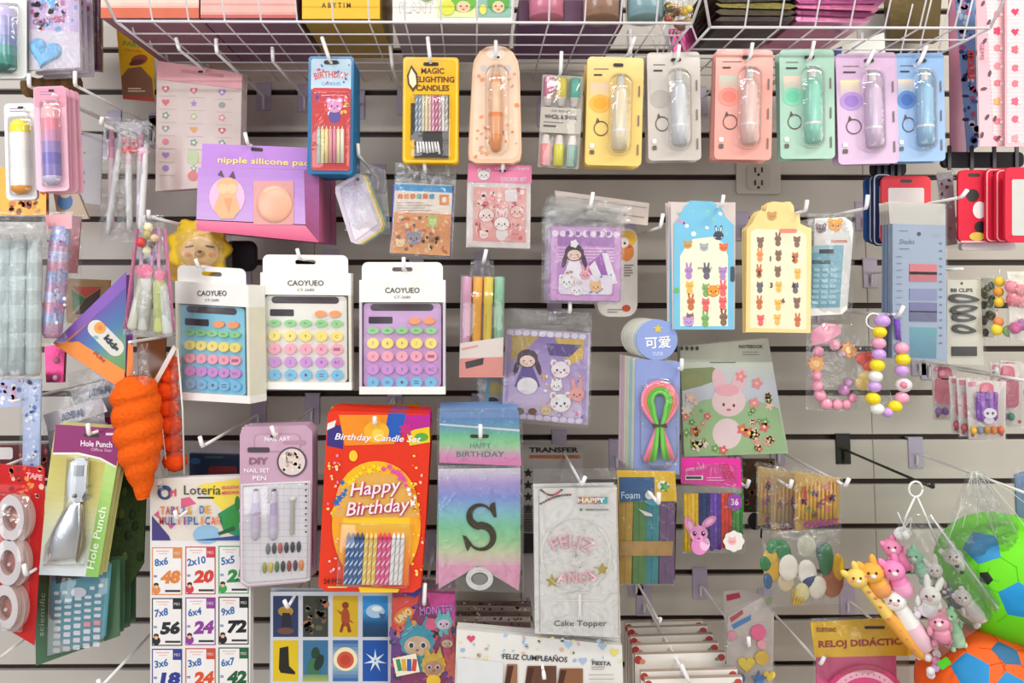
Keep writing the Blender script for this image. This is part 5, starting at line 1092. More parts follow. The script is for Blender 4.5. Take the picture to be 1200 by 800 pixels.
for g, (x0, x1, xb0, xb1, lab) in enumerate(((1143, 1180, 1148, 1178, 'narrower pink gem sticker sheet on the left of the two'), (1178, 1230, 1178, 1232, 'wider pink gem sticker sheet cut by the right edge'))):
    it = Item('gem_sheet', lab, 'sticker sheet', (x0+x1)/2, 20, .27+.01*g); it.slab([(x0, -40), (x1, -40), (xb1, 171), (xb0, 172)], '#eeb2be', .002, 'card', 'gloss')
    it.ink([(x0+(10 if g == 0 else 2), -40), (x1-1, -40), (xb1-1, 168), (xb0+(17 if g == 0 else 2), 168)], '#f3c6cc')
    o = it.off+it.th
    for j in range(46):
        y = -38+4.5*j; it.ink(rect(x0+(10 if g == 0 else 2)+.18*j*(g == 0), y, x1-2, y+.7), '#f9dde0', off=o+.0001)
    for j in range(9):
        for i in range(1 if g == 0 else 2):
            x = (1169 if g == 0 else 1190+19*i); y = -6+21*j+rnd.uniform(-2, 2)
            it.slab(rnd.choice([heart(x, y, 4.6), ell(x, y, 4), scallop(x, y, 4.4, 5, .2, 20)]), rnd.choice(['#e0486c', '#e86a7c', '#e8a05c', '#d83c5c', '#f08a94']), .001, f'gem#{g}{i}{j}', 'gloss', .0022); it.ink(ell(x+5, y+1, 2.2), '#f0e8ec', off=.0034)
    if g == 0:
        for x, y in ((1152, 4), (1159, 26), (1154, 48), (1160, 86), (1153, 104), (1157, 137), (1166, 139), (1151, 158), (1169, 162)): it.ink(ell(x, y, 2, 4, 8, rnd.random()*90), '#5c4454')
        it.text('GEMS', 1151, 60, 5, '#8c4a6c', 20, 90)
    it.done()
# black hanging things below
for k, (x0, y0, x1, y1, c, n) in enumerate(((1105, 178, 1200, 196, '#1e1c20', 'black strap and clip cluster under the pink gem sheets'), (1022, 188, 1062, 206, '#1c1e28', 'black clip above the red card holder'))):
    it = Item('strap_cluster', n, 'strap', (x0+x1)/2, y0, .2); it.slab(rr(x0, y0, x1, y1, 6), c, .01, 'strap', 'rubber')
    for j in range(4): x = x0+8+(x1-x0-16)*j/3; it.slab(rr(x-2, y0-8, x+2, y1+3, 1.5), '#2c2a30', .003, 'buckle#%d' % j, 'plastic', .011)
    it.done()
# ---------------------------------------------------------------- card holders
def holder(x0, y0, x1, y1, col, inner, label, d, tilt=0, rim=None):
    it = Item('card_holder', label, 'card holder', (x0+x1)/2, y0, d, group=None); T = lambda q: rot(q, tilt, ((x0+x1)/2, y0))
    it.slab(T(rr(x0, y0, x1, y1, 7)), col, .005, 'body', 'rubber'); it.th = .005; it.off = .0002
    if rim: it.ink(T(rr(x0+1, y0+1, x1-1, y1-1, 6)), rim, holes=[T(rr(x0+2.4, y0+2.4, x1-2.4, y1-2.4, 5))])
    if inner: it.slab(T(rr(x0+8, y0+14, x1-8, y1-8, 2)), inner, .001, 'window', 'gloss', .0052)
    slot(it, (x0+x1)/2, y0+6, 14, 4); return it
for k in range(3):
    it = holder(1013+5*k, 207-2*k, 1036+5*k, 284+2*k, ['#2f5c9c', '#22386c', '#1e2c54'][k], '#e0dce0' if k else None, ['blue', 'navy', 'dark navy'][k]+' card holder seen edge on, left of the red one', .2+.01*k, 0, '#c9d0e0' if k else None); it.e['group'] = 'blue card holders'; it.done()
it = holder(1033, 206, 1091, 286, '#e0404c', '#d8c9c8', 'red card holder with a blank cream window', .23); it.done()
it = Item('charm_card', 'clear pouch of tiny grey bow charms between red holders', 'pouch', 1108, 205, .19); it.slab([(1098, 203), (1116, 201), (1122, 286), (1108, 288)], '#b9b0b8', .002, 'card', 'gloss')
for k in range(16): it.ink(ell(1101+rnd.random()*14, 208+rnd.random()*76, 2.4, 1.6, 7, rnd.random()*90), rnd.choice(['#4c4450', '#e4dfe4', '#8c7c90', '#a04858']), off=it.off+it.th)
it.bag([(1096, 200), (1118, 198), (1124, 290), (1104, 292)], .006); it.done()
it = holder(1123, 199, 1160, 284, '#dc2440', None, 'red card holder printed with a plain black round blob', .24); it.ink(ell(1140, 229, 7.5), '#1e1a1c'); it.ink(ell(1148, 246, 8, 10), '#eceaec'); it.ink(ell(1149, 266, 7, 7), '#241c20'); it.ink(ell(1145, 277, 9, 5), '#e0c04a'); it.ink(rr(1126, 282, 1160, 284, 1), '#f0c0c8'); it.done()
for k in range(2):
    it = holder(1155+12*k, 197+k, 1186+12*k, 284, '#d8203c', None, ['first', 'second'][k]+' red holder edge right of the blob printed holder', .25+.012*k, 0, '#f0b8c0'); it.e['group'] = 'red holder edges'; it.done()
it = holder(1178, 196, 1236, 284, '#e02a44', '#c2c0bc', 'large red card holder cut by the right edge', .28); it.done()
it = Item('soft_tray', 'low pink and white strip under the red card holders', 'tray', 1155, 288, .22); it.slab(rr(1127, 284, 1190, 293, 3), '#d9cdd4', .01, 'tray', 'plastic'); it.done()

# ---------------------------------------------------------------- hair colour chart
it = Item('colour_chart', 'tall grey blue card with red to teal colour stripes', 'colour chart', 1080, 262, .29)
it.slab([(1046, 262), (1108, 264), (1110, 423), (1046, 420)], '#8a9ab4', .003, 'card', 'gloss', -.002)
it.slab([(1041, 236), (1108, 239), (1108, 264), (1043, 262)], '#bfb9b2', .0008, 'bag_header', 'gloss', -.003)
it.off = .0002
for k, (y, h, c) in enumerate(((309, 13, '#c8525e'), (318, 12, '#b03c50'), (338, 14, '#6a72a4'), (354, 12, '#4c4c8c'), (364, 13, '#30346c'), (384, 36, '#2f7c8c'))):
    if k < 5: it.slab([(1066, y), (1098, y+.6), (1098, y+h), (1066, y+h-.6)], c, .001, f'colour_strip#{k}', 'gloss', .0012)
    else: it.grad([(1066, y-1), (1098, y), (1097, y+h), (1066, y+h-1)], ['#38909c', '#3a7c98', '#2c7488'], mat='gloss', part='teal_strips')
it.text('Shades', 1063, 283, 6, '#4a5874', 18, shear=.3); it.ink(ell(1077, 274, 2.4), '#23283c'); lines(it, 1054, 270, 12, 1, '#5c6884'); lines(it, 1054, 291, 12, 1, '#4c5874'); lines(it, 1092, 273, 10, 2, '#a9b4c6', 2.4)
for k in range(14): it.ink(rect(1051, 300+8*k, 1057, 301+8*k), '#6c7c98', off=it.off+it.th); it.ink(rect(1101, 284+9*k, 1104, 286+9*k), '#5c6c8c', off=it.off+it.th)
it.bag([(1041, 236), (1110, 239), (1112, 427), (1044, 426)], .003, .0002, mat='film'); it.done(); it.stack(3, .011, ('card', 'bag_header'), desc='grey blue colour chart', group='grey blue colour charts')
hook(1127, 231, .33, 'long, carrying the colour charts', 7, -9)
# ---------------------------------------------------------------- hair clips
it = Item('hair_clip_card', 'card of black snap hair clips right of the colour chart', 'hair clips', 1132, 330, .25)
it.slab([(1110, 328), (1149, 328), (1153, 428), (1110, 426)], '#cfcbbb', .0015, 'card', 'gloss'); it.text('BB CLIPS', 1127, 340, 4.5, '#2c2c28', 26, bold=.04); it.ink(ell(1127, 332, 1.6), '#3c3a34')
for k, (y, w) in enumerate(((350, 38), (362, 34), (372, 30), (386, 30))):
    n = 22; q = [(1131+(w/2)*math.cos(6.283*i/n)*(1 if math.cos(6.283*i/n) < 0 else .9), y+5.2*math.sin(6.283*i/n)*(1-.35*math.cos(6.283*i/n))) for i in range(n)]
    h_ = [(1131+(x-1131)*.62, y+(yy-y)*.34) for x, yy in q]; it.slab(rot(q, [4, -6, 3, 8][k]), '#1d1c1e', .002, f'hair_clip#{k}', 'plastic', .003, holes=[rot(h_, [4, -6, 3, 8][k])])
it.slab(rect(1116, 406, 1145, 417), '#1c1a1c', .002, 'clip_bar', 'plastic', .002); it.bag([(1108, 326), (1152, 326), (1156, 430), (1110, 430)], .008, .001, mat='film'); it.done()
it = Item('snack_pouch', 'clear pouch with dark leaves right of the hair clips', 'pouch', 1160, 330, .2); it.slab([(1149, 326), (1166, 326), (1165, 395), (1150, 395)], '#a8a48c', .001, 'card', 'gloss')
for k in range(14): it.ball(1151+rnd.random()*13, 334+rnd.random()*56, 4, rnd.choice(['#3a3c2c', '#5c6038', '#74703c', '#3c3030']), 5, 2, f'leaf#{k}', 'matte', .003, 8)
it.bag([(1146, 322), (1168, 322), (1168, 400), (1148, 400)], .01); it.done()
# ---------------------------------------------------------------- hanging foam charms right
hook(1130, 315, .31, 'white, lying above the hair clips, right', 0, -1, tip=False)
it = Item('foam_charm', 'yellow and green stacked foam charm hanging on threads', 'charm', 1172, 318, .27)
it.wire([(1172, 314, 0), (1170, 330, 0)], .5, '#e8d8c8', 'thread'); 
for k, (x, y, r, c) in enumerate(((1171, 330, 6, '#e8c23c'), (1170, 342, 6, '#d8983a'), (1171, 354, 6, '#e9c440'), (1170, 377, 6, '#e88a54'), (1168, 386, 7, '#e8d040'), (1182, 388, 7, '#8fb87c'))): it.ball(x, y, r, c, r, 4, f'foam_shape#{k}', 'rubber', .004)
it.wire([(1169, 362, .004), (1164, 384, .004)], .5, '#d9b8a0', 'thread'); it.done()
it = Item('foam_charm', 'pink beads and dotted charm card at the right edge', 'charm', 1188, 318, .28)
it.slab([(1180, 318), (1200, 318), (1215, 400), (1184, 398)], '#e3dfd2', .001, 'card', 'gloss')
for k, (x, y, r, c) in enumerate(((1185, 336, 7.5, '#ec8c9c'), (1197, 340, 7, '#ef9aa4'), (1187, 351, 8, '#e8808c'), (1199, 354, 7, '#ee98a4'), (1190, 384, 7, '#d870a8'), (1199, 380, 7, '#c880c0'))): it.ball(x, y, r, c, r, 5, f'bead#{k}', 'rubber', .005)
it.bag([(1178, 318), (1216, 318), (1218, 402), (1180, 402)], .012); it.done()
# ---------------------------------------------------------------- bead bracelets
it = Item('bracelet_pack', 'pink bead bracelet with flower beads in a clear bag', 'bracelet', 975, 378, .25)
pk = '#f0a0b8'
for k, (x, y, r, c) in enumerate(((978, 404, 6.5, pk), (959, 412, 6.5, pk), (957, 440, 6.5, pk), (958, 452, 7, pk), (961, 463, 7, pk), (968, 473, 7, pk), (981, 474, 6.5, pk), (992, 474, 6, pk), (999, 466, 5.5, '#eba0bc'), (989, 457, 6.5, '#c88ac0'), (994, 448, 5.5, '#d0a0cc'), (986, 415, 5, '#c8b0c0'))): it.ball(x, y, r, c, r, r, f'bead#{k}', 'gloss', .006, 14)
for k, (x, y) in enumerate(((995, 410), (957, 426))): it.slab(scallop(x, y, 8.5, 8, .12), '#f0a24c', .004, f'flower_bead#{k}', 'gloss', .006); it.slab(ell(x, y, 4), '#f6cf8a', .0014, f'flower_core#{k}', 'gloss', .010)
it.slab([(950, 388), (966, 378), (985, 381), (986, 390), (968, 402), (952, 404)], '#e890b0', .001, 'bag_header', 'gloss', .001); it.ink(ell(958, 396, 8, 7), '#f3c0d0', holes=[ell(958, 396, 5, 4)])
it.bag([(945, 378), (1004, 380), (1004, 482), (944, 480)], .014, .0035, off=.004); it.done()
it = Item('bracelet_pack', 'clear bag with red heart bead and cream charm between the bracelets', 'bracelet', 1012, 400, .26)
for k, (x, y, r, c) in enumerate(((1010, 420, 8, '#e8584c'), (1017, 428, 7, '#ef6a58'), (1018, 417, 6, '#d8483c'), (1011, 449, 9, '#f0d27c'), (1014, 440, 7, '#f3dc94'))): it.ball(x, y, r, c, r*.95, 5, f'bead#{k}', 'gloss', .004)
it.bag([(998, 398), (1030, 396), (1046, 470), (1000, 484)], .012, .003); it.done()
it = Item('bead_bracelet', 'loop of large yellow lilac pink and white beads', 'bracelet', 1042, 372, .29)
Yb, Lb, Pb, Wb = '#f4d81c', '#cc9fe0', '#f2a6c0', '#eeeae6'
bd = [(1034, 376, 9, Lb), (1031, 389, 8, Yb), (1030, 402, 8, Pb), (1030, 415, 8, Lb), (1028, 428, 8.5, Yb), (1026, 441, 8, Wb), (1025, 453, 7.5, Lb), (1023, 467, 8.5, Yb), (1028, 479, 8, Wb), (1040, 483, 6.5, Lb), (1049, 476, 8, Yb), (1057, 466, 8, Pb), (1059, 451, 9.5, '#e6dcde'), (1057, 434, 8, Lb), (1058, 421, 8.5, Yb), (1057, 408, 8, Pb)]
for k, (x, y, r, c) in enumerate(bd): it.ball(x, y, r, c, r*.86, r*.9, f'bead#{k}', 'gloss', .004, 16)
it.ball(1059, 451, 4.5, '#e88a9c', 4.5, 4.5, 'bead_core', 'gloss', .012, 10)
it.wire([(1034, 370, .004), (1042, 366, .004), (1050, 376, .004), (1056, 400, .004)], .6, '#8a5cc0', 'cord'); it.lathe((1053, 398), (1051, 374), [(0, 2.4, '#8458c0'), (1, 3.2, '#8458c0')], 'tassel', 'fuzzy', .005, 8)
it.wire([(1024+9*math.cos(R(a)), 376+9*math.sin(R(a)), .002) for a in range(0, 361, 24)], 1, '#f2efec', 'split_ring', 'enamel'); it.done()
hook(1054, 369, .31, 'long, carrying the bead bracelets', 5, -11)

# ---------------------------------------------------------------- purple cards right
def charmcard(x0, y0, x1, y1, main, label, d, bl, grp='small charm cards on the right'):
    it = Item('charm_card', label, 'charm card', (x0+x1)/2, y0+4, d, group=grp); it.slab([(x0, y0), (x1, y0+2), (x1-1, y1), (x0+4, y1-1)], '#ddd3ce', .0012, 'card', 'gloss')
    it.ink(rr(x0+3, y0+2, x0+12, y0+8, 1), '#d88aa0'); it.ink(ell(x0+8, y1-5, 2), '#c04858'); it.ink(ell(x1-5, y1-6, 2), '#b85068')
    cx = (x0+x1)/2+2; h = y1-y0
    it.slab(rr(cx-12, y0+h*.24, cx+12, y0+h*.7, 6), main, .004, 'charm', 'rubber', .001); it.slab(rr(cx-8, y0+h*.05, cx+7, y0+h*.28, 6), '#e0708c', .004, 'charm_top', 'rubber', .001)
    if main == '#8a4cb8': 
        for j in range(5): it.slab(rr(cx-12+5*j, y0+h*.2, cx-8+5*j, y0+h*.66, 1.5), ['#8848b8', '#a060c8', '#7c3ca8', '#b070d0', '#9048b0'][j], .002, 'charm_stripe#%d' % j, 'rubber', .005)
        it.slab(ell(cx+3, y0+h*.56, 8, 6), '#f3edf3', .002, 'charm_face', 'rubber', .007); it.off = .008; it.ink(ell(cx, y0+h*.56, 1.6), '#5c3c6c'); it.ink(ell(cx+6, y0+h*.56, 1.6), '#5c3c6c'); it.slab(ell(cx+2, y0+h*.68, 6, 4), '#e8d8ea', .002, 'charm_body', 'rubber', .006)
    for j, c in enumerate(bl): it.ball(x0+9+8*j, y1-h*.16, 4, c, 5, 3, f'beads#{j}', 'plastic', .004, 8)
    it.bag([(x0, y0-2), (x1, y0), (x1, y1+1), (x0+2, y1+1)], .008, .001); it.done(); return it
charmcard(1091, 427, 1122, 492, '#e48c9c', 'small charm card with a pink bow, leftmost and rearmost', .22, ['#9a70c0', '#8c5cb4'])
charmcard(1160, 425, 1200, 500, '#c87088', 'charm card with a dusky pink charm, right of the purple comb', .2, ['#5c9c84', '#7c5c94', '#4c8c7c'])
charmcard(1172, 422, 1196, 470, '#e08a98', 'topmost pale charm card by the right edge', .18, ['#d8a0b0'])
charmcard(1112, 441, 1150, 508, '#d8808c', 'charm card directly behind the purple comb card, farther', .27, ['#c04c5c'])
charmcard(1121, 443, 1160, 512, '#d8808c', 'charm card directly behind the purple comb card, nearer', .28, ['#c04c5c'])
charmcard(1132, 445, 1179, 515, '#8a4cb8', 'front charm card with a purple striped comb and white face', .29, ['#f0b830', '#8c9ca8', '#e8a03c', '#e88a4c', '#e0683c'])
hook(1215, 448, .31, 'at the right edge carrying the charm cards', 0, -8)
hook(1168, 437, .24, 'upper short one behind the charm cards', 0, -6)
# ---------------------------------------------------------------- bare hooks right
hook(1093, 571, .31, 'bare and black, pointing right', 0, -4, black=True)
hook(1225, 586, .36, 'bare and long, running to the right edge', 2, -12)
hook(962, 778, .25, 'bare, left of the yellow clock header', 4, -9)
hook(1084, 777, .27, 'through the yellow clock header', 4, -9)

# ---------------------------------------------------------------- didactic clock
it = Item('toy_clock_pack', 'pink toy clock under a yellow RELOJ DIDACTICO header', 'toy clock', 1005, 735, .24)
it.slab([(950, 729), (1066, 722), (1068, 768), (955, 770)], '#f0c42a', .001, 'header_card', 'gloss', .002); it.off = .0022; it.th = .001
it.text('tumec', 968, 737, 7, '#a8702c', 24, bold=.06); it.text('RELOJ DIDÁCTICO', 1013, 753, 12.5, '#b03c2c', 108, -2, bold=.05); slot(it, 1025, 735, 24, 3.4)
it.slab([(957, 770), (1050, 768), (1052, 830), (957, 830)], '#d85a8c', .003, 'base', 'plastic'); it.slab(ell(1014, 832, 52, 53, 40), '#d0487c', .006, 'dial_rim', 'plastic', .003); it.slab(ell(1014, 832, 46, 47, 40), '#f0b8c8', .002, 'dial_ring', 'plastic', .009); it.slab(ell(1014, 832, 37, 38, 40), '#dc5088', .002, 'dial', 'plastic', .011)
for k in range(20): a = math.pi+math.pi*k/19; it.ink(ell(1014+41.5*math.cos(a), 832+42.5*math.sin(a), .9, n=6), '#8c4c68', off=.0115)
it.bag([(950, 724), (1064, 720), (1066, 800), (954, 800)], .016, .001, off=.002); it.done()

# ---------------------------------------------------------------- bottom right sticker pouch
it = Item('sticker_pouch', 'clear pouch of yellow pink and blue foam shapes', 'pouch', 880, 700, .27)
it.slab([(853, 722), (893, 700), (907, 720), (905, 825), (850, 825)], '#bdb2ac', .001, 'card', 'gloss')
for k, (x, y, r, c, f) in enumerate(((875, 778, 10, '#e8c83c', 0), (893, 771, 9, '#e0b83c', 1), (889, 741, 10, '#e8608c', 1), (893, 755, 6, '#eda0b0', 1), (890, 796, 10, '#4c78b4', 2), (868, 795, 6, '#4c6ca8', 1), (902, 792, 7, '#e8c84a', 0), (858, 745, 6, '#d88aa0', 1))): it.slab(heart(x, y, r) if f == 0 else ell(x, y, r*.9) if f == 1 else star(x, y, r), c, .003, f'foam_shape#{k}', 'rubber', .002)
it.ink([(855, 724), (870, 714), (871, 719), (857, 729)], '#b03c48'); it.ink([(857, 732), (880, 720), (880, 726), (860, 737)], '#3a78b0'); it.bag([(848, 716), (906, 695), (908, 800), (850, 800)], .01, .001); it.done()
it = Item('sticker_pouch', 'second clear pouch with red label behind the foam shapes pouch', 'pouch', 865, 692, .2); it.slab([(848, 693), (868, 690), (906, 700), (905, 760), (850, 760)], '#b4a9a4', .001, 'card', 'gloss'); it.ink([(851, 697), (866, 694), (868, 700), (852, 704)], '#a83848'); it.ink([(888, 708), (904, 698), (905, 706), (890, 715)], '#7c9c4c'); it.done()
# dark packs behind the notebook / hooks
it = Item('toy_card', 'dark brown packet between craft sticks and letter candles', 'packet', 890, 545, .12); it.slab([(870, 538), (908, 538), (906, 600), (872, 600)], '#4c3a30', .01, 'card', 'gloss'); confetti(it, 872, 540, 904, 596, 30, ['#6c4c3c', '#2c2420', '#8c7448', '#3a5c4c'], 4); it.done()
it = Item('sunglasses', 'round dark lens hanging right of the craft stick bag', 'sunglasses', 886, 610, .15); it.slab(ell(885, 611, 8, 10), '#20202c', .004, 'lens', 'gloss'); it.wire([(893, 608, .002), (892, 630, .002)], 1.2, '#2c2a30', 'arm'); it.done()

# ---------------------------------------------------------------- toy balls
def toy_ball(cx, cy, r, col, patches, label, d, spin):
    c = P(cx, cy, d); rad = r*(D-d+0)/F; e = bpy.data.objects.new('toy_ball', None); COL.objects.link(e); e.location = c; put(e, label, 'ball', 'soft toy footballs in net bags')
    b = Buf(); n, m = 48, 24; vs = []; fs = []
    for i in range(m+1):
        for k in range(n): ph, th = math.pi*i/m, 2*math.pi*k/n; vs.append((rad*math.sin(ph)*math.cos(th), rad*math.sin(ph)*math.sin(th), rad*math.cos(ph)))
    for i in range(m):
        for k in range(n): fs.append((i*n+k, (i+1)*n+k, (i+1)*n+(k+1) % n, i*n+(k+1) % n))
    b.add(vs, fs, lin(col), True); b.build('ball_body', 'rubber', e)
    b2 = Buf()
    def dirpx(px, py):
        v = ray(px, py).normalized(); o = CAM-c; bb = o.dot(v); q = bb*bb-(o.dot(o)-rad*rad); t = -bb-math.sqrt(max(q, 0)); return (o+v*t).normalized()
    dirs = []
    for j, (px, py, rr_, pc, a0) in enumerate(patches):
        dd = dirpx(px, py); dirs.append(dd); u = dd.cross(Vector((0, 0, 1))).normalized(); w = u.cross(dd); b = Buf(); N_ = 5; ring = []
        ang = rr_/r
        pts = []
        for s_ in range(N_):
            for q in range(4):
                a1, a2 = a0+2*math.pi*s_/N_, a0+2*math.pi*(s_+1)/N_; t = q/4; x = math.cos(a1)*(1-t)+math.cos(a2)*t; y = math.sin(a1)*(1-t)+math.sin(a2)*t; pts.append((x, y))
        K = 4; vv = [dd*rad*1.004]; 
        for k in range(1, K+1):
            for x, y in pts: z = ang*k/K; vv.append((dd+(u*x+w*y)*math.tan(z)).normalized()*rad*(1.012 if k < K else 1.0))
        ff = []; L_ = len(pts)
        for s_ in range(L_): ff.append((0, 1+s_, 1+(s_+1) % L_))
        for k in range(K-1):
            for s_ in range(L_): ff.append((1+k*L_+s_, 1+(k+1)*L_+s_, 1+(k+1)*L_+(s_+1) % L_, 1+k*L_+(s_+1) % L_))
        b.add(vv, ff, lin(pc), True); b.build('patch', 'rubber', e)
        for s_ in range(5):
            a = a0+2*math.pi*s_/5; p0 = (dd+(u*math.cos(a)+w*math.sin(a))*math.tan(ang)).normalized(); p1 = (dd+(u*math.cos(a)+w*math.sin(a))*math.tan(ang*1.75)).normalized()
            tube_buf(b2, [(p0*(1-t_/6)+p1*t_/6).normalized()*rad*1.003 for t_ in range(7)], .0004, lin('#5cc412' if col[1] != 'f' else '#c84810'), 5)
    b2.build('seam', 'rubber', e)
    return e
toy_ball(1177, 676, 70, '#6cd818', [(1150, 640, 20, '#3a90c4', .9), (1196, 705, 20, '#2090cc', .3), (1155, 677, 7, '#20261c', .6), (1240, 650, 18, '#2f90cc', .4)], 'bright green toy football with blue pentagons', .26, 0)
toy_ball(1155, 812, 70, '#f86422', [(1138, 786, 20, '#2a8cc8', 1.2), (1180, 765, 15, '#3a6c98', .4), (1190, 812, 20, '#2a8cc8', .2)], 'orange toy football with blue pentagons, bottom right', .29, 0)
it = Item('net_bag', 'clear net bag gathered above the green football', 'net bag', 1145, 555, .3)
for a, b_ in (((1140, 552), (1108, 640)), ((1140, 552), (1128, 618)), ((1142, 552), (1165, 612)), ((1146, 552), (1200, 640)), ((1150, 555), (1225, 650)), ((1144, 552), (1145, 615)), ((1138, 556), (1190, 700)), ((1144, 552), (1215, 600))):
    it.wire([(a[0], a[1], 0), ((a[0]+b_[0])/2+2, (a[1]+b_[1])/2-2, .01), (b_[0], b_[1], .02)], .5, '#d8dcd4', 'net_strand', 'enamel', 5)
it.bag([(1134, 552), (1152, 552), (1235, 680), (1098, 650)], .02, .006); it.bag([(1134, 560), (1150, 556), (1212, 660), (1190, 690)], .012, .006, off=.02); it.done()
it = Item('net_bag', 'blue net bag edge at the far right above the green football', 'net bag', 1195, 550, .2); it.slab([(1190, 556), (1215, 548), (1215, 612), (1192, 608)], '#7c94bc', .004, 'net', 'rubber'); it.bag([(1184, 550), (1215, 545), (1215, 620), (1190, 616)], .01); it.done()
# ---------------------------------------------------------------- cluster of animal pens
it = Item('key_ring', 'white plastic ring holding the bunch of bagged animal pens', 'ring', 1073, 575, .3); it.wire([(1073+8*math.cos(R(a)), 573+9*math.sin(R(a)), 0) for a in range(0, 361, 20)], 1.3, '#f0eeea', 'ring', 'enamel')
it.wire([(1072, 582, 0), (1062, 604, 0), (1058, 620, 0)], 1.2, '#eceae6', 'strap', 'enamel'); it.wire([(1075, 582, 0), (1088, 612, .01), (1100, 640, .01)], 1.2, '#e8e8e4', 'strap', 'enamel'); it.done()
def animal_pen(hx, hy, r, bx, by, col, col2, label, spots=None, ears='round', off=.0, w=.75, pat=None):
    it = Item('animal_pen', label, 'toy pen', hx, hy, .30+off, group='animal headed pens in one bunch')
    L_ = math.hypot(bx-hx, by-hy); W_ = r*w
    it.lathe((bx, by), (hx, hy), [(0, W_*.3, col2), (.08, W_*.85, col2), (.3, W_, col2), (.55, W_*.95, col), (.8, W_*.7, col), (1, W_*.6, col)], 'barrel', 'rubber', 0, 12)
    it.ball(hx, hy, r, col, r*.92, r*.85, 'head', 'rubber', .004, 16)
    dx, dy = (bx-hx)/L_, (by-hy)/L_
    for s_ in (-1, 1):
        ex, ey = hx-dx*r*.75+s_*dy*r*.6, hy-dy*r*.75-s_*dx*r*.6; ln = {'round': .42, 'long': .85, 'horn': .6}[ears]
        it.ball(ex-dx*r*(ln-.4), ey-dy*r*(ln-.4), r*.34, col, r*ln, r*.25, f'ear#{s_}', 'rubber', .003, 10, a=math.degrees(math.atan2(dy, dx))-90+s_*14)
        it.ball(hx+s_*r*.36+dx*r*.05, hy+dy*r*.05, r*.12, '#221c1e', off=.004+r*.8*it.px, part='eye#%d' % s_, n=8)
        it.ball(hx+s_*r*.6+dx*r*.3, hy+r*.3, r*.17, '#f08a9c', r*.1, r*.05, off=.004+r*.72*it.px, part='cheek#%d' % s_, n=8)
    it.ball(hx+dx*r*.3, hy+r*.32, r*.3, '#f4e6dc' if col != '#f0eee9' else '#f2b8c0', r*.22, r*.2, 'muzzle', 'rubber', .004+r*.7*it.px, 10)
    if spots:
        for k in range(7):
            t = .15+.12*k; x, y = hx+(bx-hx)*t+rnd.uniform(-.4, .4)*W_, hy+(by-hy)*t+rnd.uniform(-.4, .4)*W_; it.ball(x, y, W_*.3, spots, W_*.22, W_*.1, f'spot#{k}', 'rubber', W_*.88*it.px, 8)
    if pat == 'legs':
        for s_ in (-1, 1): it.ball(hx+dx*L_*.35+s_*dy*W_*1.1, hy+dy*L_*.35-s_*dx*W_*1.1, r*.28, col, r*.55, r*.3, f'arm#{s_}', 'rubber', .003, 8); it.ball(bx+s_*dy*W_*.8, by-s_*dx*W_*.8, r*.34, col2, r*.4, r*.3, f'foot#{s_}', 'rubber', .003, 8)
    it.done()
W = '#f0eee9'
for a in ((1117, 652, 11, 1166, 716, W, '#f2dfe2', 'white pen with black spots, uppermost under the plastic sleeve', '#23262a', 'horn', -.01, .9, None),
          (1104, 690, 10, 1148, 728, '#3f5468', W, 'navy and white cow pen lying right of the white rabbit', None, 'round', 0, .8, 'legs'),
          (1070, 652, 10, 1086, 678, '#8fd8b0', '#a8e0c0', 'mint green pen near the top of the bunch', None, 'round', .0, .8, 'legs'),
          (1095, 668, 9, 1108, 700, '#e9e2de', '#e8b8c0', 'grey white pen with a rose belly', '#5c4c50', 'long', .005, .8, None),
          (1045, 641, 11, 1062, 668, '#f092b8', '#ee86b0', 'upper pink pen with round ears', None, 'round', .01, .8, 'legs'),
          (1047, 668, 13, 1062, 698, '#f28cc0', '#f4a8cc', 'lower pink pen with an orange nose', None, 'horn', .02, .9, None),
          (1022, 671, 13, 1036, 697, '#f5b04a', '#f0a060', 'orange pen with a pink cheek', None, 'horn', .02, .9, None),
          (1004, 677, 12, 1083, 772, '#f4cf6a', '#f0aa4a', 'long yellow giraffe pen with brown pink spots, leftmost', '#d07c6c', 'horn', .02, .62, None),
          (1090, 698, 12, 1084, 722, W, '#e9dfe4', 'white rabbit pen in the middle of the bunch', None, 'long', .025, .95, 'legs'),
          (1048, 703, 13, 1086, 762, W, '#f0c8d4', 'long white and pink lamb pen, low in the bunch', None, 'round', .015, 1.05, 'legs'),
          (1100, 728, 12, 1104, 752, '#e9a0b4', '#e08ca4', 'rose pink pen at the bottom of the bunch', None, 'round', .03, .9, 'legs'),
          (1112, 722, 9, 1124, 758, '#9cd8a8', '#b8e4bc', 'pale green pen at the lower right of the bunch', None, 'round', .02, 1.0, 'legs'),
          (1128, 700, 10, 1152, 726, '#f3ecea', W, 'white and blush pen under the sleeve, far right', None, 'round', .01, 1.0, 'legs')):
    animal_pen(a[0], a[1], a[2], a[3], a[4], a[5], a[6], a[7], a[8], a[9], a[10], a[11], a[12])
it = Item('pen_bag', 'clear sleeves around the bunch of animal pens', 'bag', 1075, 600, .33)
it.bag([(1050, 608), (1078, 602), (1172, 716), (1098, 774)], .02, .006); it.bag([(1082, 606), (1092, 602), (1174, 706), (1164, 720)], .006, .003, off=.012)
it.dome([(1086, 604), (1091, 602), (1172, 712), (1166, 716)], .004, '#fff', part='sleeve_edge', off=.01); it.wire([(1090, 603, .012), (1170, 713, .012)], 1.2, '#eef0ee', 'sleeve_seam', 'enamel'); it.ball(1058, 625, 11, '#f4f2ee', 8, 6, 'bow', 'fuzzy', -.01); it.wire([(1052, 600, 0), (1060, 618, 0), (1068, 606, 0), (1066, 624, 0)], .6, '#f4f4f0', 'tie', 'enamel'); it.done()
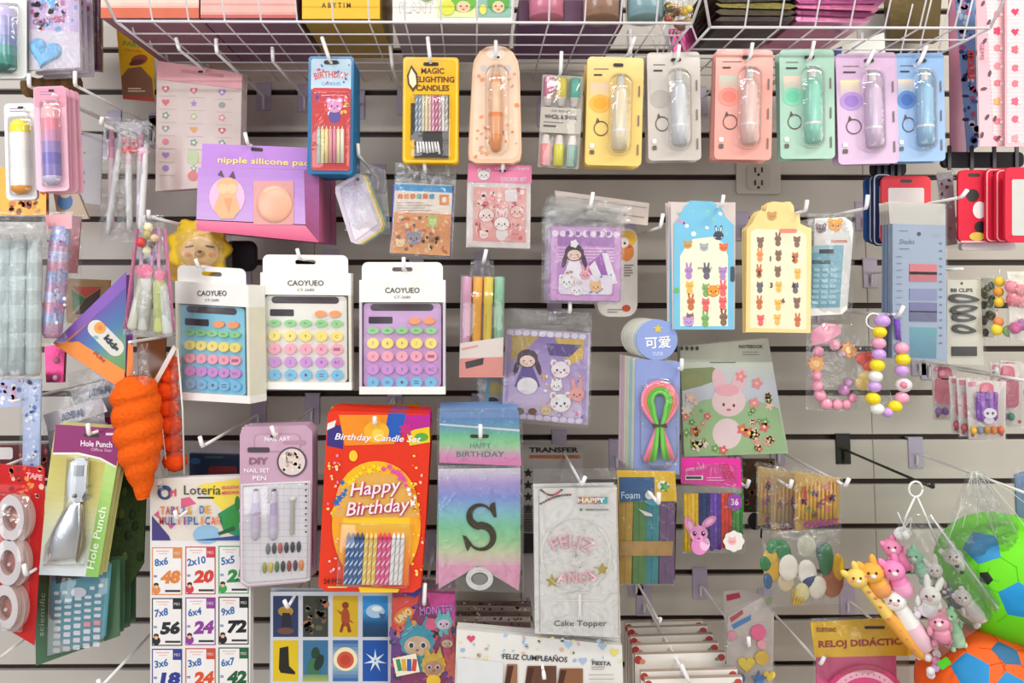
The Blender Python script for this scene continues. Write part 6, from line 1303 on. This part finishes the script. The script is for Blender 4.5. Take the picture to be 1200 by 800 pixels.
it = Item('tag', 'small bright green tag by the orange football', 'tag', 1107, 777, .34); it.slab(rot(rr(1100, 773, 1114, 782, 2), -35), '#4cc828', .003, 'tag', 'plastic'); it.done()
it = Item('animal_pen', 'pink and white fluffy pen tail at the very bottom of the bunch', 'toy pen', 1090, 770, .32)
for k in range(7): it.ball(1086+rnd.random()*14, 766+k*4, 5, rnd.choice(['#f0b8cc', '#eee8ea', '#e890b0', '#d0b0dc']), 5, 4, f'fluff#{k}', 'fuzzy', .003*(k % 3), 10)
it.done()
# ---------------------------------------------------------------- left column, top
def pencard(x0, y0, x1, y1, col, body, cap, foot, label, d, tilt=0, r=None, cat='pen card', name='pen_card', part='pen', top=None):
    it = Item(name, label, cat, (x0+x1)/2, y0+6, d); T = lambda q: rot(q, tilt, ((x0+x1)/2, (y0+y1)/2)); w, h = x1-x0, y1-y0; r = r or w*.26; cx = (x0+x1)/2
    it.slab(T(rr(x0, y0, x1, y1, 5)), col, .0015, 'backing_card', 'gloss')
    if top: it.ink(T(rr(x0+1, y0+1, x1-1, y0+h*.2, 4)), top)
    lines(it, x0+w*.15, y0+h*.05, w*.6, 2, '#8c7c98', 3, 1); slot(it, cx, y0+5, 7, 3)
    C = body; n = len(C); prof = [(0, r*.5, foot), (.05, r*.95, foot)] + [(.1+.7*i/n, r, C[i]) for i in range(n)] + [(.8, r, cap), (.9, r*.98, cap), (.97, r*.7, cap), (1, r*.2, cap)]
    a, b = T([(cx, y1-h*.06), (cx, y0+h*.16)]); it.lathe(a, b, prof, part, 'gloss', .006, 16)
    it.dome(T(rr(cx-r*1.35, y0+h*.12, cx+r*1.35, y1-h*.03, 5)), .014, '#fff'); it.done(); return it
it = pencard(-22, -10, 31, 92, '#e0e0dc', ['#4c8c80', '#5c9a98', '#8090b8', '#9a9cc8', '#a9a4d0'], '#c8bce0', '#3c6c64', 'white blister card with iridescent teal lilac tumbler pen, top left corner', .31, 0, 14)
it.stack(1, .012, ('backing_card',), desc='white tumbler pen card', group='white tumbler pen cards')
it = Item('clay_set', 'clear bag with lilac card and blue heart clay, top left', 'clay set', 63, 10, .30)
it.slab([(33, -20), (92, -20), (94, 79), (34, 82)], '#e2d9e4', .008, 'card', 'gloss', -.006); it.off = .0002; it.ink([(33, -20), (92, -20), (92, 38), (34, 34)], '#cbb6dc'); confetti(it, 35, -10, 90, 36, 60, ['#c06c9c', '#e58aa0', '#8c7cb8', '#f0e4ee', '#7ca8d8', '#b8508c', '#e8c8dc'], 5); it.ink(ell(60, 0, 5, 10), '#6cb0e0')
it.text('CLAY SET', 58, 24, 7, '#a8587c', 40, -6, bold=.04); it.dome([(x, y+6) for x, y in rot(heart(52, 55, 19, 24), 15)], .006, '#7cbae8', part='clay', mat='rubber', off=.003, soft=.3)
it.bag([(32, -20), (94, -20), (96, 82), (32, 84)], .01, .001); it.done(); it.stack(2, .026, ('card', 'print', 'bag'), desc='bagged lilac clay set', group='bagged lilac clay sets', dx=-.003)
for k in range(4):
    e = Item('slime_set', ['nearest', 'second', 'third', 'farthest'][k]+' dark plum sleeve behind the lilac clay sets', 'craft set', 70, 10, .215-.027*k, group='dark plum craft sleeves')
    e.slab([(40, -20), (104+5*k, -20), (104+5*k, 78+2*k), (44, 78)], ['#5c2c54', '#2e1c30', '#7c3c6c', '#9c8478'][k], .006, 'card', 'gloss'); e.ink([(60, 40), (102+5*k, 38), (102+5*k, 76), (60, 76)], ['#a84c84', '#7c3c60', '#c07ca0', '#b8a8a0'][k])
    e.bag([(40, -20), (106+5*k, -20), (107+5*k, 84), (44, 84)], .01, .001, off=.006); e.done()
hook(88, 100, .33, 'under the bagged lilac clay sets', 0, -17); hook(34, 101, .31, 'short-tipped, above the pink pen card', 0, -15)
it = Item('chocolate_card', 'small yellow and brown card reading chocolate', 'card', 158, 40, .08)
it.slab([(136, 30), (180, 38), (181, 119), (144, 116)], '#d8a41e', .002, 'card', 'gloss'); it.text('PARTY', 158, 52, 6, '#6c8c2c', 28, 8, bold=.04); it.text('candy', 156, 59, 4, '#b8502c', 20, 8)
it.ink(ell(163, 70, 10, 6, 14, -15), '#8c3c20'); it.ink(ell(160, 73, 9, 3, 14, -15), '#5c2818'); it.ink([(142, 90), (150, 80), (165, 78), (178, 92), (180, 118), (144, 115)], '#7c5038'); lines(it, 150, 103, 24, 2, '#d8c8a8', 3, 1.4); it.ink([(144, 112), (180, 114), (181, 119), (144, 116)], '#b03c2c'); it.done()
it = Item('hair_tie', 'brown furry strip behind the lilac clay sets', 'hair piece', 65, 98, .22); it.lathe((30, 103), (92, 97), [(k/8, 11+2*math.sin(k*2), '#7c5c3c' if k % 2 else '#8c6c44') for k in range(9)], 'fur', 'fuzzy', 0, 10); it.done()
it = pencard(6, 121, 42, 234, '#e9e4e2', ['#f0ece6', '#e8e6e2', '#efeae4'], '#e8d84c', '#e8a048', 'white blister card with a yellow capped white tube', .30, -1.5, 11)
it.stack(1, .01, ('backing_card',), desc='white yellow capped tube card', group='white tube cards')
it = pencard(41, 101, 79, 224, '#eeb6c8', ['#8c80b8', '#7c74b4', '#9a88bc', '#c890b0', '#e08c9c'], '#f0b0b4', '#c8c0dc', 'pink blister card with a violet to coral pen', .31, -2, 10, top='#ec94a8')
it.stack(3, .012, ('backing_card',), desc='pink violet pen card', group='pink violet pen cards', dx=.001)
hook(60, 110, .33, 'through the pink violet pen card', 0, 0, tip=False); hook(25, 128, .32, 'through the white tube card', 0, 0, tip=False)
it = Item('pen_card', 'grey card strip behind the pink pen cards', 'card', 90, 160, .12); it.slab([(82, 152), (120, 158), (118, 240), (84, 236)], '#b4acb0', .002, 'card', 'gloss'); confetti(it, 84, 158, 100, 230, 12, ['#5c5860', '#a8a850', '#8c8890'], 3); it.done()
it = Item('toy_pack', 'orange packet at the left edge behind the tube card', 'packet', 20, 215, .15); it.slab([(-20, 196), (54, 196), (54, 252), (-20, 252)], '#cf7c34', .01, 'card', 'foil'); confetti(it, -5, 200, 52, 248, 24, ['#e09a48', '#a85424', '#d8883c', '#8c4a28'], 6); it.done()
it = Item('toy_pack', 'small blue and tan figure packet under the pink pen cards', 'packet', 75, 232, .12); it.slab([(62, 222), (90, 222), (104, 256), (68, 258)], '#c0a484', .006, 'card', 'gloss'); it.ink(ell(76, 236, 9, 10), '#4c7cb8'); it.ink(ell(76, 228, 6, 4), '#e8c8a8'); it.done()
# bagged flute-like pens
it = Item('pen_bag', 'clear bags of pink topped pens with red bead balls', 'pen bag', 150, 145, .24)
for k, (x0, y0, x1, y1, c, c2) in enumerate(((131, 150, 130, 268, '#eaa0bc', '#e8d4dc'), (142, 160, 126, 275, '#f0eeee', '#f6f4f4'), (150, 160, 152, 270, '#e8c8d4', '#eceaea'), (165, 158, 163, 262, '#f0b0c8', '#e8dce4'), (171, 168, 165, 272, '#e8e2e4', '#f0f0f0'))): it.lathe((x1, y1), (x0, y0), [(0, 3, c2), (.1, 3.6, c2), (.7, 3.6, c), (1, 2.5, c)], f'pen#{k}', 'jelly', .004+.002*k, 10)
for k in range(9): it.ball(146+rnd.random()*14, 164+rnd.random()*18, 4.6, rnd.choice(['#d83c34', '#e8605c', '#a02c28', '#f0a0a8']), part=f'bead_ball#{k}', off=.008, n=10)
it.ball(168, 178, 6, '#f0b0c8', part='pink_ball', off=.01)
it.bag([(120, 142), (178, 144), (170, 282), (116, 286)], .02, .004); it.bag([(122, 136), (176, 142), (174, 178), (124, 172)], .014, .008, off=.01); it.done()
hook(157, 141, .10, 'far behind the bagged pink topped pens', 0, 0, tip=False); hook(118, 145, .30, 'holding the bagged pink topped pens', 2, -8)
# silver tubes
it = Item('tube_bag', 'clear bags of silvery white tubes at the left edge', 'tube bag', 25, 250, .32)
for k, (x, w) in enumerate(((-8, 9), (6, 9), (22, 9.5), (40, 8))): it.lathe((x-1, 440), (x+1, 275), [(0, w*.8, '#c9d0d4'), (.03, w, '#c4ced0')]+[(.1+.1*j, w*(1+.03*(-1)**j), '#c8d4d4' if j % 2 else '#b8c4c4') for j in range(8)]+[(.95, w*.9, '#dcdcdc'), (1, w*.5, '#e8e4e4')], f'tube#{k}', 'plastic', .004, 12)
it.bag([(-18, 262), (56, 262), (50, 444), (-18, 446)], .03, .006, nx=16, ny=12, off=.012); it.bag([(-18, 246), (52, 246), (56, 292), (-18, 290)], .022, .014, col='#fff', off=.01); it.done()
it = Item('glitter_wand', 'clear bag with a long pink and blue speckled wand', 'wand', 68, 255, .30)
it.lathe((60, 396), (72, 265), [(0, 7, '#d8b0c8')]+[(.05+.09*j, 11, ['#c8a8c8', '#b0b8dc', '#d8a0b8', '#c8c4e4'][j % 4]) for j in range(10)]+[(1, 9, '#eca0a8')], 'wand', 'glitter', .004, 12)
it.ink([(53, 252), (84, 250), (84, 268), (54, 268)], '#e8a4ac', off=.012); confetti(it, 56, 275, 78, 380, 40, ['#d0488c', '#5c7cc8', '#f0e8f0', '#9c5c9c'], 2.4, off=.018)
it.bag([(50, 248), (86, 248), (78, 402), (48, 402)], .018, .003); it.done()
it = Item('pink_card', 'dull pink card behind the speckled wand', 'card', 88, 260, .2); it.slab([(76, 252), (95, 254), (90, 320), (78, 320)], '#c87c84', .003, 'card', 'gloss'); it.bag([(76, 250), (98, 252), (92, 402), (60, 404)], .01, .002); it.done()
# pack of bead pens
it = Item('pen_bag', 'pointed clear bag of pink framed pens with cherry beads', 'pen bag', 174, 262, .31)
for k, (x0, y0, x1, y1, c) in enumerate(((161, 268, 147, 385, '#ef7ab0'), (168, 268, 160, 385, '#d8c4dc'), (181, 268, 172, 385, '#c88ad0'), (186, 266, 186, 388, '#f0a8d0'), (193, 268, 203, 388, '#ef8cbc'))): it.lathe((x1, y1), (x0, y0), [(0, 2.4, c), (1, 2, c)], f'rod#{k}', 'jelly', .003, 8)
for k, (x0, y0, x1, y1, c, r) in enumerate(((170, 322, 155, 386, '#e8e6d4', 6.5), (174, 322, 168, 388, '#e4e2dc', 6.5), (187, 324, 187, 390, '#dfe89a', 7), (190, 330, 197, 392, '#ececec', 6))): it.lathe((x1, y1), (x0, y0), [(0, r*.7, c), (.05, r, c), (.9, r, c), (1, r*.5, '#e898b8')], f'pen#{k}', 'jelly', .006, 12)
for k, (x, y, r, c) in enumerate(((174, 266, 5.5, '#f0e4b8'), (173, 275, 6, '#b8a468'), (166, 284, 6, '#d83c34'), (178, 286, 4.5, '#5c3a20'), (181, 279, 5, '#d8b890'), (172, 294, 5, '#e8e2b0'))): it.ball(x, y, r, c, part=f'bead#{k}', off=.012)
it.slab(ell(169, 317, 10, 8), '#e83c78', .004, 'round_label', 'gloss', .012); it.ink(ell(169, 317, 7, 5), '#f0709c', off=.0165); it.slab(ell(187, 322, 6, 7), '#e85c90', .003, 'round_label', 'gloss', .012)
it.bag([(160, 252), (192, 252), (207, 396), (144, 392)], .018, .002, off=.006); it.done()
hook(174, 254, .33, 'holding the pointed bag of pens', 0, -8)
# yellow flower-face pouch
it = Item('coin_pouch', 'yellow flower shaped pouch with a sleepy cream face', 'pouch', 235, 268, .18)
it.dome(scallop(233, 292, 37, 9, .09, 54), .02, '#eec52c', part='pouch', mat='rubber', off=0, soft=.15); it.dome(ell(234, 296, 24, 19, 26), .006, '#f0c88c', part='face', mat='rubber', off=.018, soft=.15)
it.th = .0246; it.off = .0004; 
for s_ in (-1, 1): it.ink(rot(rect(234+s_*12-5, 288, 234+s_*12+5, 289.6), s_*10), '#5c4020'); it.ink(ell(234+s_*14, 298, 4, 2), '#f0a070')
it.ink(ell(234, 297, 6, 4), '#c08c54'); it.ink(ell(234, 295, 2.4, 1.6), '#4c3018'); it.ball(215, 268, 7, '#f0c830', part='petal', mat='rubber', off=.01)
it.slab([(196, 302), (215, 300), (214, 330), (197, 328)], '#d8a838', .004, 'strap', 'rubber', 0); it.bag([(196, 262), (272, 262), (272, 322), (198, 326)], .03, .003); it.done()
it = Item('black_pouch', 'dark bag right of the yellow flower pouch', 'pouch', 285, 290, .12); it.dome(rr(262, 282, 302, 318, 10), .03, '#28242a', part='pouch', mat='rubber', off=0); it.done()
# triangle box and frame
it = Item('puzzle_box', 'open triangular purple and orange cardboard box with oval label', 'box', 140, 330, .29)
it.slab([(148, 322), (64, 404), (136, 452), (146, 430)], '#e9822a', .03, 'box', 'card', -.03, side='#8c4cb0'); it.th = 0; it.off = .0006
it.ink([(148, 318), (62, 402), (72, 404), (148, 338)], '#8050b0'); it.grad([(148, 336), (80, 400), (142, 440), (147, 436)], ['#5c48a0', '#3c74a8', '#6c9c6c', '#5c8c4c'])
it.ink([(62, 402), (92, 400), (146, 434), (146, 446), (138, 453)], '#f0882c'); it.ink([(150, 402), (156, 404), (156, 450), (148, 440)], '#e87c2c')
it.slab(rot(rr(98, 386, 150, 406, 10), 45, (124, 396)), '#d8d4c8', .001, 'oval_label', 'card', .0005); it.off = .0018; it.ink(ell(117, 384, 7), '#e8983c'); it.ink(ell(117, 384, 3), '#d87c2c'); it.text('kids', 131, 402, 8, '#2c3438', 22, 48, bold=.06); it.ink(ell(112, 395, 3, 2), '#7cb0b8'); it.text('FUN', 116, 418, 4, '#a84830', 16, 42, bold=.04)
it.done(); hook(150, 401, .32, 'crossing below the purple triangle box', 0, 0, tip=False); hook(188, 390, .2, 'tip beside the pointed pen bag, dull white', 0, 0, tip=False)
it = Item('picture_frame', 'tan frame with green and red triangles behind purple box', 'frame', 100, 340, .16); it.slab([(76, 326), (128, 328), (126, 380), (78, 378)], '#b08c5c', .008, 'frame', 'card'); it.th = .008; it.off = .0004; it.ink([(85, 336), (120, 336), (100, 348)], '#c84c40'); it.ink([(84, 338), (100, 350), (86, 366)], '#3c7c44'); it.ink([(100, 350), (118, 338), (114, 366), (88, 368)], '#4c3c38'); it.done()
it = Item('pink_pack', 'magenta foil pack left of the purple triangle box', 'packet', 62, 415, .2); it.slab([(52, 406), (76, 402), (74, 448), (54, 448)], '#b83c6c', .008, 'packet', 'foil'); it.ball(68, 422, 5, '#f08cb4', part='bead'); it.ball(66, 442, 4, '#f0c8d8', part='bead'); it.done()
# orange fluffy twists
def twist(x0, y0, x1, y1, r, n, label, d, col='#f06c10'):
    it = Item('fluffy_twist', label, 'plush twist', x0, y0, d); b = it.part('twist', 'fuzzy'); A, B = it.l(x0, y0, 0), it.l(x1, y1, 0); m, k_ = n*10, 26; vs = []; fs = []
    u = (B-A).normalized().cross(Vector((0, 1, 0))).normalized(); w = Vector((0, 1, 0))
    for i in range(m+1):
        t = i/m; PF = ((0, .3), (.05, .8), (.15, 1), (.5, 1), (.68, .85), (.85, .5), (1.01, .22)); g_ = [q for q in range(6) if PF[q][0] <= t < PF[q+1][0]][0]; R_ = r*it.px*(PF[g_][1]+(PF[g_+1][1]-PF[g_][1])*(t-PF[g_][0])/(PF[g_+1][0]-PF[g_][0])); 
        for k in range(k_):
            a = 2*math.pi*k/k_; ph = (2*a/2+t*n*2*math.pi*1.0)  # one helical ridge
            q = R_*(1.04+.17*(abs(math.sin(ph/2))**.8-.6)+rnd.uniform(-.03, .03)); vs.append(A+(B-A)*t+u*math.cos(a)*q+w*math.sin(a)*q)
    for i in range(m):
        for k in range(k_): fs.append((i*k_+k, i*k_+(k+1) % k_, (i+1)*k_+(k+1) % k_, (i+1)*k_+k))
    fs.append(tuple(range(k_))); fs.append(tuple(m*k_+k_-1-k for k in range(k_))); b.add(vs, fs, lin(col), True)
    return it
it = twist(157, 440, 168, 584, 25, 6, 'large orange fluffy twist in a pointed clear bag, left of two', .29, '#f8641a')
it.bag([(163, 402), (174, 402), (192, 584), (140, 470)], .022, .004, off=0); it.wire([(166, 404, 0), (170, 412, 0), (173, 402, 0)], .6, '#e0a890', 'thread', 'matte'); it.done()
it = Item('fluffy_twist', 'slimmer string of orange fluffy puffs in a clear bag, right of two', 'plush twist', 197, 428, .25)
for k, (x, y, r) in enumerate(((203, 424, 8), (198, 440, 12), (196, 458, 14), (197, 478, 13), (200, 498, 14), (202, 519, 13), (205, 540, 14))):
    b = it.part(f'puff#{k}', 'fuzzy'); c0 = it.l(x, y, 0); vs = []; fs = []; n = 20
    for i in range(11):
        for q in range(n): ph, th = math.pi*i/10, 2*math.pi*q/n; R_ = r*it.px*rnd.uniform(.93, 1.07); vs.append(c0+Vector((R_*math.sin(ph)*math.cos(th), R_*.8*math.sin(ph)*math.sin(th), R_*.86*math.cos(ph))))
    for i in range(10):
        for q in range(n): fs.append((i*n+q, (i+1)*n+q, (i+1)*n+(q+1) % n, i*n+(q+1) % n))
    b.add(vs, fs, lin('#f2501c'), True)
it.slab([(203, 404), (207, 408), (184, 450), (180, 446)], '#e9dcd4', .001, 'paper_tag', 'card', .02); it.wire([(208, 408, .02), (214, 480, .02), (216, 556, .01)], 1, '#e8e4e0', 'bag_edge', 'enamel'); it.wire([(180, 446, .02), (190, 500, .02), (196, 556, .01)], .6, '#e8e4e0', 'bag_edge', 'enamel')
it.bag([(200, 404), (208, 406), (220, 560), (188, 556)], .02, .004, off=0); it.done()
it = Item('brown_pack', 'brown translucent pouch behind the two orange twists', 'pouch', 180, 400, .14); it.slab([(160, 395), (194, 396), (192, 450), (162, 448)], '#a06a44', .006, 'card', 'gloss'); it.done()
# pen strip hanging + lilac tubes
it = Item('straw_pack', 'tall clear strip with blue floral pattern under the silver tubes', 'straw pack', 37, 445, .3); it.slab([(28, 444), (48, 444), (46, 550), (26, 548)], '#b8c6e8', .004, 'card', 'gloss'); confetti(it, 30, 446, 45, 545, 30, ['#5c78c0', '#e8ecf4', '#8ca4dc', '#f0f0f8'], 3.4); it.bag([(24, 440), (50, 440), (48, 552), (22, 552)], .01, .002); it.done()
it = Item('sponge_pack', 'pale lilac and blue pack at the left edge under the tubes', 'packet', 10, 448, .26); it.slab([(-20, 444), (28, 444), (28, 476), (-20, 478)], '#a8b4dc', .008, 'card', 'gloss'); confetti(it, -5, 446, 27, 474, 22, ['#e8b0c8', '#5c78b8', '#f0eaf0', '#c088b0'], 4); it.done()
hook(12, 471, .33, 'long and low, left of the white lettered bags', 0, 0, tip=False); hook(-3, 549, .30, 'bare, at the left edge above the tape rolls', 0, -8)
# ADIRAI style header bags
for k, (dx, dy, lab) in enumerate(((32, -28, 'rear clear bag with a white header lettered ADIRAI'), (0, 0, 'front clear bag with a white header lettered ADIRAI'))):
    it = Item('header_bag', lab, 'bag', 85+dx, 480+dy, .27-.03*(k == 0), group='white header bags')
    it.slab([(50+dx, 486+dy), (119+dx, 466+dy), (126+dx, 482+dy), (57+dx, 506+dy)], '#d3cdd2', .0015, 'header_card', 'card', .002); it.slab([(55+dx, 500+dy), (122+dx, 480+dy), (128+dx, 560+dy), (62+dx, 560+dy)], '#b8b2b8', .001, 'card', 'gloss')
    it.off = .0032; it.text('ADIRAI', 84+dx, 486+dy, 9, '#3c4c74', 26, -14, bold=.04); it.bag([(46+dx, 466+dy), (118+dx, 446+dy), (130+dx, 560+dy), (56+dx, 560+dy)], .012, .004); it.done()
# ---------------------------------------------------------------- hole punch
it = Item('hole_punch_pack', 'purple and green card with a silver hole punch', 'hole punch', 104, 508, .31, yaw=0)
it.slab([(65, 497), (140, 502), (142, 520), (129, 590), (115, 676), (40, 673), (52, 590)], '#d3cf8a', .0015, 'card', 'gloss')
it.grad([(61, 531), (136, 545), (115, 676), (40, 673)], ['#c2b45c', '#d0c67c', '#d8dcc0', '#d9dfe4']); it.grad([(124, 540), (137, 546), (115, 676), (100, 675)], ['#b9d87c', '#96c464', '#8cc060'])
it.ink([(65, 497), (140, 502), (142, 520), (136, 546), (118, 536), (92, 530), (62, 530)], '#8c2468'); it.ink([(62, 530), (92, 530), (118, 536), (136, 546), (136, 548), (117, 538.5), (92, 532.5), (62, 532.5)], '#efe9e0'); slot(it, 107, 510, 18, 4, 3)
it.text('Hole Punch', 113, 520, 7, '#f2e2ee', 37, 3, bold=.02); it.text('Office Star', 119, 527, 3.5, '#e4c4dc', 25, 3); it.text('Hole Punch', 113, 630, 9, '#e4f4d0', 74, -78, bold=.02); it.ink(rect(124, 507, 134, 510), '#e8c8dc')
sil = '#dfe2e6'
it.slab([(83, 542), (88, 537), (99, 537), (102, 542), (100, 575), (96, 583), (97, 588), (84, 588), (78, 580), (79, 560)], sil, .010, 'punch_head', 'metal', .004); it.slab([(87, 545), (98, 545), (97, 558), (86, 558)], '#a8acb0', .001, 'jaw_pad', 'metal', .0142); it.slab([(99, 570), (105, 568), (104, 572), (99, 574)], '#8c8e90', .003, 'pin', 'metal', .006); it.slab([(98, 578), (105, 580), (104, 584), (97, 583)], '#8c8e90', .003, 'pin', 'metal', .006)
it.dome([(84, 585), (95, 585), (96, 620), (90, 656), (56, 660), (55, 644), (62, 620), (74, 600)], .012, sil, part='lower_handle', mat='metal', off=.004, soft=.25); it.dome([(94, 585), (98, 590), (101, 640), (90, 660), (88, 655), (94, 620)], .008, '#a89c7c', part='upper_handle', mat='metal', off=.003, soft=.2); it.ball(87, 581, 2.4, '#5c5c60', part='rivet', mat='metal', off=.015)
it.dome([(78, 536), (104, 536), (106, 600), (99, 664), (50, 664), (52, 640), (74, 596)], .018, '#fff', soft=.08); it.done(); it.stack(2, .01, ('card',), desc='purple and green hole punch card', group='purple and green hole punch cards', dx=.002)
it = Item('hole_punch_pack', 'second purple punch card peeking behind the hole punch', 'hole punch', 110, 500, .26); it.slab([(75, 492), (139, 488), (143, 510), (76, 508)], '#84246a', .001, 'header_card', 'gloss'); it.ink(rect(92, 495, 126, 500), '#e8d0e0'); it.ink([(60, 505), (74, 500), (73, 516), (62, 512)], '#33283c'); it.done()
hook(104, 509, .34, 'through the hole punch card', -1, -13)
for k in range(5):
    e = Item('garland_pack', ['nearest', 'second', 'third', 'fourth', 'farthest'][k]+' dark olive tinsel pack behind the hole punch', 'tinsel', 150, 530, .24-.028*k, group='dark olive tinsel packs')
    e.slab([(126, 530), (172-2*k, 545), (168-2*k, 660), (122, 735)], ['#3c4a2c', '#4a5230', '#2f3c2c', '#3c4830', '#555840'][k], .004, 'card', 'fuzzy')
    for j in range(14): e.ball(130+rnd.random()*34, 545+rnd.random()*110, 4, rnd.choice(['#59663a', '#2c3c24', '#4c5a30']), 6, 2, f'tuft#{j}', 'fuzzy', .004, 8)
    e.done()
# ---------------------------------------------------------------- blue calculator, tape rolls
it = Item('scientific_calculator', 'teal scientific calculator on a dark green card', 'calculator', 95, 665, .27)
it.slab([(40, 668), (140, 655), (140, 745), (42, 780)], '#4a6c50', .003, 'card', 'gloss', -.004); it.slab([(60, 668), (126, 660), (118, 750), (56, 768)], '#4f8c9c', .010, 'body', 'plastic', 0); it.th = .0100; it.off = .0003
it.ink([(64, 668), (122, 662), (120, 670), (66, 684)], '#2c3438'); it.ink([(126, 660), (131, 660), (124, 744), (118, 750)], '#5c9cac'); it.slab(ell(92, 694, 9, 6), '#c8c8d4', .002, 'round_key', 'plastic', .0103)
for k, (x, y) in enumerate(((66, 695), (76, 694), (108, 689), (118, 686))): it.slab(rr(x-3, y-2, x+3, y+2, 1.5, 2), '#c8ccd4', .0015, f'key#t{k}', 'plastic', .0103)
for j in range(8):
    for i in range(5):
        y = 705+7.8*j+(.6*max(0, j-3)) ; x = 68+11.7*i-j*.3; y -= i*1.8
        if y > 762: continue
        it.slab(rr(x-4, y-(1.8 if j < 4 else 2.6), x+4, y+(1.8 if j < 4 else 2.6), 1.2, 2), '#d0d2da' if not (j == 4 and i in (3, 4)) else '#d89098', .0016, f'key#{j}{i}', 'plastic', .0103)
it.text('scientific', 49, 720, 6, '#9cb4a0', 50, -88); it.dome([(58, 664), (130, 656), (122, 752), (54, 770)], .015, '#fff', soft=.04, off=0); it.done()
it.stack(3, .02, ('card',), desc='dark green calculator card', group='dark green calculator cards')
it = Item('tape_card', 'red card of three white tape rolls at the left edge', 'tape pack', 20, 545, .31)
it.slab([(-20, 542), (52, 548), (52, 600), (44, 690), (40, 756), (-20, 720)], '#c81e20', .002, 'card', 'gloss'); confetti(it, 10, 546, 50, 582, 26, ['#e0502c', '#e88a2c', '#8c1414', '#f0b8a8'], 4); it.text('TAPE', 40, 558, 7, '#e8a0a0', 20, 10, bold=.05)
for k, (x, y) in enumerate(((12, 607), (9, 659), (5, 712))):
    rx, ry = 16, 27
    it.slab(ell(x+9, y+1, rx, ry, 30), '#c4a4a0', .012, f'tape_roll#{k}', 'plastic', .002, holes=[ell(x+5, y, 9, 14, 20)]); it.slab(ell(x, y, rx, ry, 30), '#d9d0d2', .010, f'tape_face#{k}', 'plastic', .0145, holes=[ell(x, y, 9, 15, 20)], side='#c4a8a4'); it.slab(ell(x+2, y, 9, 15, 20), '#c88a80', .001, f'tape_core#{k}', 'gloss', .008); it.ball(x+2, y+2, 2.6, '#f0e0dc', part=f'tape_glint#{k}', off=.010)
it.dome([(-20, 574), (36, 578), (34, 700), (26, 742), (-20, 736)], .03, '#fff', soft=.05, off=.001); it.done()
hook(30, 674, .34, 'short tip over the red tape card', -2, -13)
it = Item('tape_card', 'dark red packs behind the tape rolls, left edge', 'tape pack', 15, 530, .2); it.slab([(-20, 522), (54, 520), (56, 560), (-20, 560)], '#5c1c20', .02, 'card', 'gloss'); it.ink(rr(-10, 524, 15, 538, 3), '#d8d0d0'); confetti(it, 20, 524, 54, 558, 26, ['#a82424', '#c8402c', '#3c1414'], 4); it.done()
hook(-6, 775, .3, 'bare, bottom left corner pointing left', 0, -8); hook(117, 806, .33, 'bare, bottom left pointing down to the frame edge', -2, -10)
